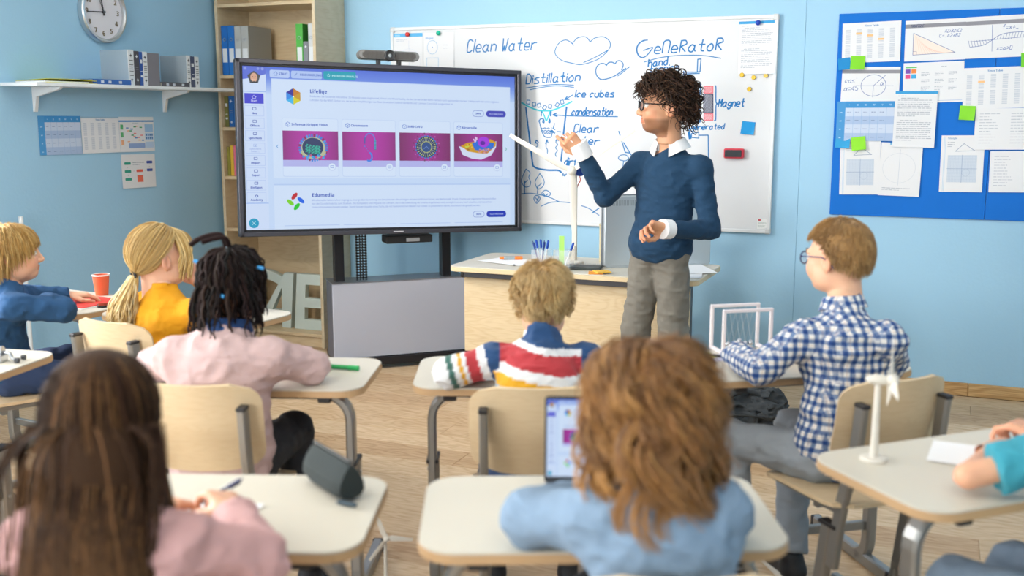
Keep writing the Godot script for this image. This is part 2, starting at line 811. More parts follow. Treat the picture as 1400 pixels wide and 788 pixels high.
	const HAND := {
		"a": "543315274755 535667", "b": "1017 1433554717", "c": "5433152746", "d": "543315274755 5057", "e": "15554323152757", "f": "51403137 1343", "g": "543315264655 5358392918",
		"h": "1017 14335457", "i": "1317 1112", "k": "1017 5315 2557", "l": "1017", "m": "1317 14233437 34536467", "n": "1317 14335457", "o": "33152747554333", "p": "1319 1433554717",
		"r": "1317 143353", "s": "533314455717", "t": "30364757 1353", "u": "1316274753 5357", "v": "133753", "w": "1327354753", "x": "1357 5317", "y": "1336 5319", "z": "13531757",
		"A": "173057 2545", "B": "1017 1040523314 1444554717", "C": "51301116274756", "D": "1017 103052554717", "E": "50101757 1444", "F": "501017 1444", "G": "513011162747554535", "I": "1017",
		"L": "101757", "M": "1710345057", "N": "17105057", "O": "30111527475542413030", "R": "1017 1040523314 2457", "S": "5130113455472716", "T": "1050 3037", "W": "1027344750", "X": "1057 5017",
		"Z": "10501757", "2": "113041521757", "3": "1140523355472716", "4": "4047 401555", "5": "5010133354564716", "6": "5131142647553415", "7": "10503727", "9": "54331422415057", "0": "301116274755413030",
		"=": "1353 1656", "+": "3237 1555", "-": "1555", ">": "125416", ",": "2729", ".": "2627", "(": "20121527", ")": "10323517", "*": "63471715243367", "'": "2021",
	}


# ---------------------------------------------------------------- the setting
func build_room():
	var wall := mat("wall paint", Color("a1cde9"), 0.75)
	wall.heightmap_enabled = true
	wall.heightmap_texture = noise_tex("plaster", 0.12, 256)
	wall.heightmap_scale = 0.05
	wall.uv1_triplanar = true
	wall.uv1_scale = Vector3.ONE * 1.4
	var white := mat("ceiling paint", Color("e9e8e4"), 0.9)
	# back wall: two boards of one surface, a hair joint between them
	var g := Geo.new()
	g.box(Vector3(2.2, 1.5, -0.13), Vector3(8.2, 3.0, 0.2))
	var wb := struct("wall_back", g, wall)
	for x in [[-1.85, 2.0745], [2.0755, 6.3]]:
		g = Geo.new()
		g.box(Vector3((x[0] + x[1]) / 2, 1.5, -0.015), Vector3(x[1] - x[0], 3.0, 0.03), 0.0015)
		part("panel", g, wall, wb)
	# left wall with three windows
	var wl := Geo.new()
	var holes := [[2.8, 4.3], [4.85, 6.35], [6.85, 8.35]]
	var z := 0.0
	for h in holes + [[9.5, 9.5]]:
		wl.box(Vector3(-1.75, 1.5, (z + h[0]) / 2), Vector3(0.2, 3.0, h[0] - z))
		if h[1] > h[0]:
			wl.box(Vector3(-1.75, 0.475, (h[0] + h[1]) / 2), Vector3(0.2, 0.95, h[1] - h[0]))
			wl.box(Vector3(-1.75, 2.75, (h[0] + h[1]) / 2), Vector3(0.2, 0.5, h[1] - h[0]))
		z = h[1]
	struct("wall_left", wl, wall)
	var pvc := mat("white plastic frame", Color("eef0f0"), 0.4)
	var glass := mat("window glass", Color(1, 1, 1, 0.04), 0.02)
	glass.transparency = BaseMaterial3D.TRANSPARENCY_ALPHA
	for k in 3:
		var h: Array = holes[k]
		var c := Vector3(-1.72, 1.725, (h[0] + h[1]) / 2)
		g = Geo.new()
		for s in [-1, 1]:
			g.box(c + Vector3(0, 0, s * 0.72), Vector3(0.06, 1.54, 0.06), 0.004)
			g.box(c + Vector3(0, s * 0.745, 0), Vector3(0.06, 0.06, 1.4), 0.004)
		var win := struct("window_%d" % (k + 1), g, pvc)
		g = Geo.new()
		g.box(c, Vector3(0.055, 1.44, 0.06), 0.004)
		part("mullion", g, pvc, win)
		for s in [-1, 1]:
			g = Geo.new()
			g.quad(c + Vector3(0, -0.71, s * 0.365 + 0.33), c + Vector3(0, -0.71, s * 0.365 - 0.33), c + Vector3(0, 0.71, s * 0.365 - 0.33), c + Vector3(0, 0.71, s * 0.365 + 0.33))
			part("pane", g, glass, win)
		g = Geo.new()
		g.box(Vector3(-1.6, 0.94, c.z), Vector3(0.22, 0.03, 1.56), 0.006)
		part("sill", g, pvc, win)
	g = Geo.new()
	g.box(Vector3(6.3, 1.5, 4.75), Vector3(0.2, 3.0, 9.5))
	struct("wall_right", g, wall)
	g = Geo.new()
	g.box(Vector3(-0.7, 1.5, 9.6), Vector3(2.4, 3.0, 0.2))
	g.box(Vector3(4.2, 1.5, 9.6), Vector3(4.2, 3.0, 0.2))
	g.box(Vector3(1.3, 0.475, 9.6), Vector3(1.6, 0.95, 0.2))
	g.box(Vector3(1.3, 2.75, 9.6), Vector3(1.6, 0.5, 0.2))
	struct("wall_rear", g, wall)
	g = Geo.new()
	for s in [-1, 1]:
		g.box(Vector3(1.3 + s * 0.77, 1.725, 9.57), Vector3(0.06, 1.54, 0.06), 0.004)
		g.box(Vector3(1.3, 1.725 + s * 0.745, 9.57), Vector3(1.5, 0.06, 0.06), 0.004)
	var rear := struct("window_4", g, pvc)  # unseen window, added to let in frontal light
	g = Geo.new()
	g.quad(Vector3(0.55, 1.0, 9.57), Vector3(2.05, 1.0, 9.57), Vector3(2.05, 2.45, 9.57), Vector3(0.55, 2.45, 9.57))
	part("pane", g, glass, rear)
	g = Geo.new()
	g.box(Vector3(2.2, 3.1, 4.75), Vector3(8.3, 0.2, 9.9))
	struct("ceiling", g, white)
	# floor: laid boards, parallel to the back wall, over one slab
	g = Geo.new()
	g.box(Vector3(2.2, -0.106, 4.75), Vector3(8.3, 0.2, 9.9))
	var fl := struct("floor", g, mat("joint", Color("6d5640"), 0.9))
	var woods := []
	for k in 4:
		var img := wood_image(512, 80, [Color("d8bf9e"), Color("ceb391"), Color("d2b998"), Color("c7a986")][k], [Color("ad8a62"), Color("a37f57"), Color("b08e68"), Color("997550")][k], 0.8, 30 + k * 11)
		var m := tex_mat("oak floor board %d" % k, img, 0.42)
		m.uv1_scale = Vector3(1 / 1.28, 1 / 0.19, 1)
		m.metallic_specular = 0.35
		woods.append(m)
	var whole := Geo.new()
	whole.box(Vector3(0, -0.003, 0), Vector3(1.279, 0.006, 0.1892), 0.0011)
	var boards := {}
	var row := 0
	var r := RandomNumberGenerator.new()
	r.seed = 5
	var zz := 0.02
	while zz < 6.2:
		var x: float = -1.64 - [0.0, 0.45, 0.9, 0.25, 0.7][row % 5]
		while x < 6.2:
			var a := maxf(x, -1.64)
			var b := minf(x + 1.28, 6.2)
			if b - a > 0.02:
				var key := "%.3f" % (b - a)
				if not boards.has(key):
					var gg := Geo.new()
					gg.box(Vector3(0, -0.003, 0), Vector3(b - a - 0.001, 0.006, 0.1892), 0.0011)
					boards[key] = gg.mesh()
				var o := MeshInstance3D.new()
				o.mesh = boards[key]
				o.material_override = woods[r.randi() % 4]
				o.position = Vector3((a + b) / 2, 0, zz + 0.095)
				put(o, "plank", fl)
			x += 1.28
		zz += 0.19
		row += 1
	g = Geo.new()
	g.box(Vector3(2.28, -0.003, (zz + 9.5) / 2), Vector3(7.84, 0.006, 9.5 - zz), 0.001)
	part("rear_boards", g, woods[0], fl).set_meta("kind", "stuff")
	# skirting boards of oak
	var sk := []
	for k in 2:
		var m := tex_mat("oak skirting %d" % k, wood_image(512, 24, [Color("d8b481"), Color("cba572")][k], Color("8f6534"), 0.75, 90 + k * 7), 0.5)
		m.uv1_scale = Vector3(1 / 2.4, 1 / 0.075, 1)
		sk.append(m)
	var run := Geo.new()
	run.box(Vector3(2.3, 0.03, 0.004), Vector3(7.9, 0.06, 0.008))
	var bb := struct("baseboard_back", run, sk[1])
	var xs := [-1.65, 0.62, 3.02, 5.42, 6.2]
	for k in 4:
		g = Geo.new()
		g.box(Vector3((xs[k] + xs[k + 1]) / 2, 0.036, 0.009), Vector3(xs[k + 1] - xs[k] - 0.002, 0.072, 0.018), 0.003)
		part("board", g, sk[k % 2], bb)
	run = Geo.new()
	run.box(Vector3(-1.646, 0.03, 4.75), Vector3(0.008, 0.06, 9.4))
	var bl := struct("baseboard_left", run, sk[1])
	for k in 4:
		g = Geo.new()
		g.box(Vector3(0, 0.036, 0.009), Vector3(2.27, 0.072, 0.018), 0.003)
		var o := part("board", g, sk[k % 2], bl)
		o.transform = Transform3D(Basis(Vector3.UP, PI / 2), Vector3(-1.65, 0, 1.55 + k * 2.28))
	# flat panel lamps added in the unseen ceiling as fill light
	for p in [[1.0, 2.2, "nearest the corner bookcase"], [3.6, 2.2, "above the pin board side"], [1.0, 5.2, "near the windows"], [3.6, 5.2, "above the viewer"]]:
		var t := thing("added_ceiling_lamp", "added white flat panel fill lamp out of view, the one %s" % p[2], "lamp", Vector3(p[0], 2.99, p[1]), 0, "added ceiling lamps")
		g = Geo.new()
		g.box(Vector3(0, 0, 0), Vector3(1.24, 0.03, 0.64), 0.004)
		part("lamp_frame", g, pvc, t)
		var e := mat("lamp diffuser", Color.WHITE, 0.6)
		e.emission_enabled = true
		e.emission = Color(1, 0.97, 0.93)
		e.emission_energy_multiplier = 2.0
		g = Geo.new()
		g.box(Vector3(0, -0.016, 0), Vector3(1.18, 0.006, 0.58))
		part("diffuser", g, e, t)
		var a := AreaLight3D.new()
		a.name = "added_lamp_light"
		a.area_size = Vector2(1.16, 0.56)
		a.light_energy = FILL_LAMP_ENERGY
		a.light_color = Color(0.93, 0.97, 1.0)
		a.shadow_enabled = true
		a.area_range = 12.0
		add_child(a, true)
		a.position = Vector3(p[0], 2.96, p[1])
		a.rotation = Vector3(-PI / 2, 0, 0)


	# spot lamps added out of view to brighten the front wall
	for q in ADDED_SPOTS:
		var t := thing("added_spot_lamp", "added white spot lamp out of view %s, turned to the whiteboard" % q[2], "lamp", (q[0] as Vector3) + Vector3(0, 0.07, 0))
		var aim := Basis.looking_at(SPOT_TO - (q[0] as Vector3), Vector3.UP)
		g = Geo.new()
		g.tube([aim * Vector3(0, 0, 0.16), aim * Vector3(0, 0, 0.14), aim * Vector3(0, 0, 0.0)], [0.03, 0.06, 0.07], 20)
		part("housing", g, pvc, t, Vector3(0, -0.07, 0))
		g = Geo.new()
		g.tube([Vector3(0, 0.08, 0.02), Vector3(0, -0.04, 0.02)], 0.012, 10)
		part("stem", g, pvc, t)
		g = Geo.new()
		g.lathe([Vector2(0.062, 0.0), Vector2(0, 0.0)], 20, Transform3D(aim * Basis(Vector3.RIGHT, -PI / 2), aim * Vector3(0, 0, -0.004) + Vector3(0, -0.07, 0)))
		part("lamp_glass", g, mats["lamp diffuser"], t)
		var sp := SpotLight3D.new()
		sp.name = "added_spot_light"
		sp.spot_angle = 44.0
		sp.spot_angle_attenuation = 0.9
		sp.spot_range = 14.0
		sp.spot_attenuation = 2.0
		sp.light_energy = q[1]
		sp.light_size = 0.16
		sp.light_color = Color(1.0, 0.965, 0.92)
		sp.shadow_enabled = true
		add_child(sp, true)
		sp.transform = Transform3D(aim, (q[0] as Vector3) + aim * Vector3(0, 0, -0.08))


# a board whose front shows its picture once; the front lies at z = d
func slab(w: float, h: float, d: float) -> Geo:
	var g := Geo.new()
	var x := w / 2
	var y := h / 2
	g.quad(Vector3(-x, -y, d), Vector3(x, -y, d), Vector3(x, y, d), Vector3(-x, y, d), Vector2(0, 1), Vector2(1, 1), Vector2(1, 0), Vector2(0, 0))
	g.quad(Vector3(x, -y, 0), Vector3(-x, -y, 0), Vector3(-x, y, 0), Vector3(x, y, 0), Vector2.ZERO, Vector2.ZERO, Vector2.ZERO, Vector2.ZERO)
	for s in [[Vector3(-x, -y, 0), Vector3(x, -y, 0)], [Vector3(x, -y, 0), Vector3(x, y, 0)], [Vector3(x, y, 0), Vector3(-x, y, 0)], [Vector3(-x, y, 0), Vector3(-x, -y, 0)]]:
		var o := Vector3(0, 0, d)
		g.quad(s[0], s[1], s[1] + o, s[0] + o, Vector2.ZERO, Vector2.ZERO, Vector2.ZERO, Vector2.ZERO)
	return g


# a sheet of paper held flat at its top, its lower corners a little off the wall
func paper_sheet(w: float, h: float, lift: float, sd := 0) -> Geo:
	var rows := []
	for i in 9:
		var row := []
		for j in 9:
			var a := j / 8.0
			var b := i / 8.0
			var off := 0.0012 + lift * pow(1 - b, 2.0) * (0.35 + 0.65 * absf(sin(a * 2.1 + sd))) 
			row.append(Vector3((a - 0.5) * w, (b - 0.5) * h, off))
		rows.append(row)
	var g := Geo.new()
	g.sheet(rows, 0.0006)
	return g


# ---------------------------------------------------------------- on the back wall
func write_board(cv: Canvas):
	var blue := Color("1c6fb4")
	var ink := {"b": blue, "c": Color("3fc0d0"), "r": Color("e06a78"), "k": Color("2d2f52"), "g": Color("e0d9d8")}
	var k := cv.w / 243.0
	var lines := [
		"b3~122.5,23.2 115.9,21.3 111.7,16.9 113.9,11.4 118.6,9.3 122.8,11.6 123.5,12.8",
		"b3~122.8,11.6 126.1,8.3 131.3,7.9 134.1,10.9",
		"b3~134.1,10.9 137.2,8.6 142.7,8.2 146.4,11.2 146.1,15.1 141.0,20.1 135.5,22.6 128.1,24.2 122.5,23.2",
		"b3~130.0,23.0 137.4,20.0 145.5,15.9",
		"b4~137.8,28.4 138.5,25.5 140.9,23.8 143.3,24.0 144.5,25.0",
		"b4~144.5,25.0 145.7,23.4 148.0,23.1 149.9,24.2",
		"b4~149.9,24.2 151.1,22.5 153.5,22.6 154.9,24.8 153.9,27.7",
		"b4~137.8,28.4 138.6,31.0 141.0,33.1 144.4,33.0 149.2,31.5 153.9,28.6 156.6,26.8",
		"b3~151.6,31.3 155.3,28.7 158.9,25.9",
		"b3~92.7,37.8 105.8,36.2 114.4,35.9 124.0,36.4",
		"b3~95.3,38.9 105.8,37.2 114.4,36.8 124.0,37.7",
		"b4~110.6,54.3 124.5,55.0 152.0,55.4",
		"b5-113.4,53.1 110.6,54.3 113.5,55.3",
		"b4~123.3,42.3 118.4,45.1",
		"b5-119.8,43.2 118.2,45.1 121.2,44.9",
		"b3~100.7,76.0 99.5,74.6 100.9,73.0 99.5,71.3 99.9,69.8",
		"b3~106.9,79.3 107.2,76.0 106.2,73.8 106.8,69.8",
		"b3~113.0,79.9 112.4,78.1 113.7,76.2 112.5,74.4 113.9,72.6 112.7,71.1 113.7,68.7",
		"b4-99.0,72.0 99.7,69.8 101.2,71.3",
		"b4-105.9,72.2 106.8,69.5 107.6,71.6",
		"b4-112.6,70.5 113.6,68.6 114.3,70.2",
		"b7-92.7,49.6 95.7,73.3",
		"b8~94.7,64.4 97.2,83.5 98.4,86.4 101.6,87.7 107.9,88.4 114.2,88.4 116.5,89.7",
		"b8-119.5,49.5 116.8,73.0",
		"b7-117.8,67.1 116.1,83.1",
		"c7~89.8,46.7 94.9,49.4 100.8,51.5 105.9,51.8 110.2,51.5 115.9,49.5 123.0,46.2",
		"c6~103.3,52.1 104.8,54.5 106.3,57.8 107.7,55.1 108.8,52.1",
		"b3-93.5,45.2 95.5,45.4 95.2,47.7 93.2,47.5 93.5,45.2",
		"b3-97.1,46.7 99.1,46.6 99.4,48.8 97.3,49.0 97.1,46.7",
		"b3-100.2,47.6 102.1,47.1 102.8,49.3 100.9,49.8 100.2,47.6",
		"b3-105.0,48.3 106.7,49.4 105.3,51.3 103.6,50.2 105.0,48.3",
		"b3-107.9,47.9 109.9,48.1 109.6,50.4 107.6,50.2 107.9,47.9",
		"b3-113.3,46.7 114.9,47.8 113.6,49.6 111.9,48.6 113.3,46.7",
		"b3-115.4,45.6 117.3,45.2 117.8,47.4 115.9,47.8 115.4,45.6",
		"b4~101.5,57.5 103.0,63.2 105.2,67.6 109.2,68.0 109.9,66.5 111.7,59.5",
		"b4~101.3,58.5 102.3,57.0 104.1,56.5",
		"b3~102.9,62.3 104.1,62.9 105.3,62.3 106.6,62.8 107.8,62.3 109.0,62.8 110.3,62.3",
		"b3~103.6,63.8 104.7,64.3 105.7,63.8 106.8,64.3 107.8,63.8 108.9,64.3 109.9,63.8",
		"b3~104.7,65.2 105.5,65.7 106.3,65.2 107.1,65.7 107.9,65.2 108.6,65.7 109.4,65.2",
		"b5-104.4,56.8 103.9,58.8 104.8,59.2 104.9,58.2 104.4,56.8",
		"b5-108.4,56.8 107.9,58.8 108.7,59.1 108.9,58.1 108.4,56.8",
		"b4~103.1,52.1 103.0,55.1",
		"b4~109.1,52.1 109.0,55.1",
		"b4~109.5,52.1 109.4,55.1",
		"b4-116.0,64.7 108.8,64.3",
		"b5-112.1,63.1 108.7,64.3 112.1,65.5",
		"b3~92.0,103.7 92.1,95.4",
		"b3~92.9,88.0 90.4,93.3 90.0,96.2 92.0,99.2 95.2,98.7 96.0,96.1 94.8,93.1 95.6,90.2 92.9,88.0",
		"b3~92.0,96.9 94.0,94.8",
		"b3~100.6,103.4 100.8,98.2",
		"b3~102.2,90.6 99.2,95.3 99.6,98.2 101.2,100.4 104.0,98.9 105.2,95.9 104.0,92.9 102.2,90.6",
		"b3~100.8,98.9 103.6,96.5",
		"b3~90.0,103.7 96.0,103.2 103.2,104.1 109.6,105.7 115.1,108.0",
		"b3~103.1,111.2 108.8,108.7 115.1,108.0 122.2,108.3",
		"b3~129.6,109.9 134.6,111.5 141.2,115.5",
		"b4~136.8,114.2 141.1,111.0",
		"b3~105.2,104.8 103.6,103.3 104.4,101.7 106.4,101.0 108.0,101.7 109.4,103.2 108.0,104.7 105.6,104.7 105.2,104.8",
		"b4~104.7,102.9 105.8,104.6 107.6,103.2",
		"b3~100.1,109.5 98.4,107.2 98.6,105.3 100.0,104.5 101.8,105.0 102.3,106.7 100.5,109.5",
		"b3~99.1,105.7 100.4,106.8 101.6,105.6 100.1,108.3",
		"b4~169.5,10.7 166.2,11.2 163.4,14.3 163.5,18.0 165.8,20.7 168.6,20.0 171.3,17.1 172.5,15.0 167.1,16.7",
		"b3~168.7,10.7 164.5,12.2 162.8,15.8 164.1,19.6 166.4,20.7",
		"b3~167.5,23.4 176.4,21.2 185.8,20.1 196.7,20.0 204.8,20.6 212.8,22.1",
		"b4-199.4,29.5 199.5,22.4 201.4,22.2 201.0,29.5 199.4,29.5",
		"b4-191.5,29.6 199.4,29.7",
		"b4-191.6,30.7 200.8,30.4",
		"b5-191.4,29.1 191.7,35.5",
		"b4~193.3,33.1 195.4,32.6 197.1,33.7 196.0,34.9 194.1,35.3",
		"b5-195.2,37.0 201.6,36.9 201.1,47.6 201.9,58.4 196.5,58.7",
		"b4~209.9,37.7 210.5,38.5 210.8,46.6 211.7,47.8 210.9,49.0 211.0,56.8 210.1,57.5",
		"b3-197.1,65.1 201.3,64.4 201.4,67.8 197.1,67.4 197.1,65.1",
		"b4-201.7,66.1 206.9,66.0 207.5,79.4 202.3,80.0 201.7,77.8",
		"b9-195.3,64.4 196.1,68.2",
		"b9-195.8,64.4 196.6,68.1",
		"b4-195.5,58.7 195.7,64.4",
		"b4-152.8,64.0 157.1,76.7 159.7,77.0",
		"b4-155.9,70.7 161.2,78.8",
		"b3~159.4,80.1 157.6,81.7 154.2,81.4 152.9,80.2 154.2,78.5 157.5,78.3 159.4,80.1",
		"b3~156.1,81.8 155.8,85.3",
		"g2~147.4,64.9 146.7,67.7 144.7,70.2 141.7,72.1 137.8,73.3 133.5,73.6 129.4,72.9 125.7,71.4 123.0,69.2 121.6,66.5 121.6,63.7 122.9,61.0 125.6,58.7 129.1,57.2 133.3,56.5 137.5,56.7 141.4,57.8 144.6,59.7 146.6,62.1 147.4,64.9",
		"r3-203.6,38.2 204.2,37.8",
		"r3-203.6,39.1 205.3,37.8",
		"r3-203.7,40.0 206.5,37.8",
		"r3-203.7,40.9 207.6,37.8",
		"r3-203.7,41.7 208.8,37.9",
		"r3-204.9,41.7 208.8,38.7",
		"r3-206.0,41.7 208.8,39.6",
		"r3-207.2,41.8 208.9,40.5",
		"r3-208.3,41.8 208.9,41.3",
		"r3-203.6,37.8 208.8,37.9 208.9,41.8 203.7,41.7 203.6,37.8",
		"k3-203.6,43.2 203.9,42.3",
		"k3-203.6,44.8 204.8,42.3",
		"k3-203.7,46.5 205.6,42.3",
		"k3-203.7,48.1 206.4,42.4",
		"k3-203.8,49.8 207.3,42.4",
		"k3-203.8,51.4 208.1,42.4",
		"k3-203.9,53.1 208.9,42.4",
		"k3-204.7,53.1 209.0,44.0",
		"k3-205.5,53.1 209.0,45.7",
		"k3-206.4,53.1 209.1,47.3",
		"k3-207.2,53.1 209.1,49.0",
		"k3-208.0,53.1 209.2,50.6",
		"k3-208.9,53.1 209.2,52.2",
		"k3-203.5,42.3 208.9,42.4 209.3,53.1 203.9,53.1 203.5,42.3",
		"r3-204.1,54.1 204.7,53.6",
		"r3-204.1,55.0 206.0,53.6",
		"r3-204.2,56.0 207.3,53.6",
		"r3-204.2,56.9 208.6,53.6",
		"r3-204.9,57.4 209.3,54.1",
		"r3-206.2,57.4 209.3,55.0",
		"r3-207.5,57.4 209.4,56.0",
		"r3-208.8,57.4 209.4,56.9",
		"r3-204.1,53.6 209.3,53.6 209.4,57.4 204.2,57.4 204.1,53.6",
	]
	for l in lines:
		var pts := []
		for q in l.substr(3).split(" "):
			var xy: PackedStringArray = q.split(",")
			pts.append(Vector2(xy[0].to_float(), xy[1].to_float()) * k)
		var out := PackedVector2Array()
		if l[2] == "~" and pts.size() > 2:
			for p in curve(pts, 5):
				out.append(p)
		else:
			for p in pts:
				out.append(p)
		cv.line(out, (float(l[1].to_int()) * 0.115 + 0.12) * k, ink[l[0]])
	var r := RandomNumberGenerator.new()
	r.seed = 3
	for t in [["Clean Water", 52.6, 15.1, 7.4, 48.0, -0.01], ["Distillation", 92.7, 35.2, 5.6, 36.2, -0.04], ["Ice cubes", 124.9, 43.6, 4.3, 25.2, 0.0], ["condensation", 122.7, 54.5, 4.6, 26.5, 0.0], ["Clear", 124.3, 64.9, 5.0, 16.5, 0.0], ["Water", 120.6, 71.2, 4.4, 21.0, 0.05], ["dirty", 118.1, 85.2, 5.0, 11.0, 0.0], ["w", 117.0, 91.5, 2.8, 3.1, 0.2], ["eNeRatoR", 173.5, 18.6, 6.4, 41.0, -0.035], ["hand", 170.1, 26.1, 4.2, 12.3, -0.09], ["turning", 170.8, 29.8, 4.0, 18.6, -0.1], ["Magnet", 212.2, 49.6, 4.4, 15.3, -0.02], ["generated", 196.7, 62.9, 3.2, 19.8, -0.03]]:
		cv.hand(t[0], t[1] * k, t[2] * k, t[3] * k, 0.72 * k if t[3] > 4.1 else 0.6 * k, blue, t[5], 0.2, r, t[4] * k)


func magnet(kind: String, label: String, at: Vector3, col: Color, group := ""):
	var g := Geo.new()
	if kind == "ball":
		g.ball(Vector3(0, 0, 0.012), Vector3(0.0145, 0.0145, 0.013), 10, 16)
		g.tube([Vector3(0, 0, 0), Vector3(0, 0, 0.006)], 0.009, 12)
	else:
		g.tube([Vector3(0, 0, 0), Vector3(0, 0, 0.008), Vector3(0, 0, 0.0095)], [0.0125, 0.0125, 0.0112], 18)
	var o := part(kind + "_magnet" if kind == "ball" else "disc_magnet", g, mat("magnet " + col.to_html(), col, 0.25))
	o.position = at
	tag(o, label, "magnet", group)


func wall_paper(label: String, img: Image, x: float, y: float, w: float, h: float, rot: float, out: float, lift := 0.004, group := "", left_wall := false) -> MeshInstance3D:
	var g := paper_sheet(w, h, lift, int(x * 40))
	var m := tex_mat("paper %d" % mats.size(), img, 0.8)
	var o := part("paper_sheet", g, m)
	if left_wall:
		o.transform = Transform3D(Basis(Vector3.UP, PI / 2) * Basis(Vector3(0, 0, 1), deg_to_rad(rot)), Vector3(-1.65 + out, y, -x))
	else:
		o.transform = Transform3D(Basis(Vector3(0, 0, 1), deg_to_rad(rot)), Vector3(x, y, out))
	tag(o, label, "paper", group)
	return o


const PAPER := Color("e4e6ea")
const PRINT := Color("a3aab8")


func page(landscape := true) -> Canvas:
	return Canvas.new(400 if landscape else 283, 283 if landscape else 400, PAPER)


func page_times(marks: Array, band := false) -> Canvas:
	var c := page()
	if band:
		c.rect(0, 0, 400, 12, Color("9fc0d8"))
	c.text("Times Table", 200, 30, 17, Color("2f6fb0"), true, true)
	for i in 5:
		for j in 2:
			for k in 12:
				c.rect(22 + i * 76, 48 + j * 108 + k * 8.4, 34, 4.2, Color("b9c2d0"))
	for q in marks:
		c.rect(18 + q.x * 76, 48 + q.y * 8.4, 42, 14, Color("f5c58a"))
	return c


func page_grid_table() -> Canvas:
	var c := page()
	c.fill_all(Color("cfdcee"))
	c.rect(0, 0, 400, 46, Color("3f92d0"))
	c.rect(0, 0, 58, 283, Color("4a97d2"))
	for j in 4:
		c.rect(58, 46 + j * 60, 342, 59, Color("c6d4ea") if j % 2 == 0 else Color("a9bfe0"))
	for i in 6:
		c.rect(58 + i * 57, 46, 1.5, 237, Color("8fb2da"))
		c.text(["+", "II", "III", "IV", "V", "VI"][i], 86 + i * 57, 30, 15, Color("d7e8f6"), true, true)
	for j in 4:
		c.text(["am", "an", "ar", "as"][j], 28, 84 + j * 60, 14, Color("d7e8f6"), true, true)
		for i in 5:
			c.small_print(70 + i * 57, 74 + j * 60, 32, 1, 10, 5, Color("7c90b8"), rng, 0.9)
	return c


func page_letter(band := Color("3d9fd8")) -> Canvas:
	var c := page(false)
	c.rect(0, 0, 283, 20, band)
	c.small_print(20, 32, 90, 1, 14, 6, PRINT, rng)
	c.small_print(40, 48, 200, 1, 14, 5, PRINT, rng)
	c.small_print(20, 62, 240, 9, 14, 5, PRINT, rng, 0.5)
	c.small_print(40, 206, 200, 1, 14, 5, PRINT, rng)
	c.small_print(20, 220, 240, 10, 14, 5, PRINT, rng, 0.45)
	return c


func page_graph() -> Canvas:
	var c := page(false)
	c.text("Triangle", 42, 26, 16, Color("6c8fb8"), true, false)
	c.rect(20, 6, 2, 390, Color("9fc4e6"))
	c.rect(27, 6, 2, 390, Color("9fc4e6"))
	c.small_print(42, 46, 50, 3, 15, 5, PRINT, rng)
	c.line(PackedVector2Array([Vector2(96, 112), Vector2(150, 58), Vector2(222, 108)]), 2.5, Color("55749c"), true)
	c.rect(48, 140, 190, 190, Color("c9d4e2"))
	for i in 20:
		c.rect(48 + i * 10, 140, 1, 190, Color("b2c0d4"))
		c.rect(48, 140 + i * 10, 190, 1, Color("b2c0d4"))
	c.rect(142, 136, 2, 198, Color("6f8cb6"))
	c.rect(44, 234, 198, 2, Color("6f8cb6"))
	c.ring(Vector2(170, 262), Vector2(26, 26), 1.5, Color("9db0ca"))
	return c


func page_list() -> Canvas:
	var c := page()
	for col in 2:
		for i in 11:
			c.small_print(28 + col * 200, 34 + i * 20, rng.randf_range(60, 130), 1, 14, 5, Color("b3bac6"), rng, 1.0)
	c.ring(Vector2(380, 250), Vector2(60, 50), 3, Color("f0a9b4"), PI, TAU * 0.75)
	return c


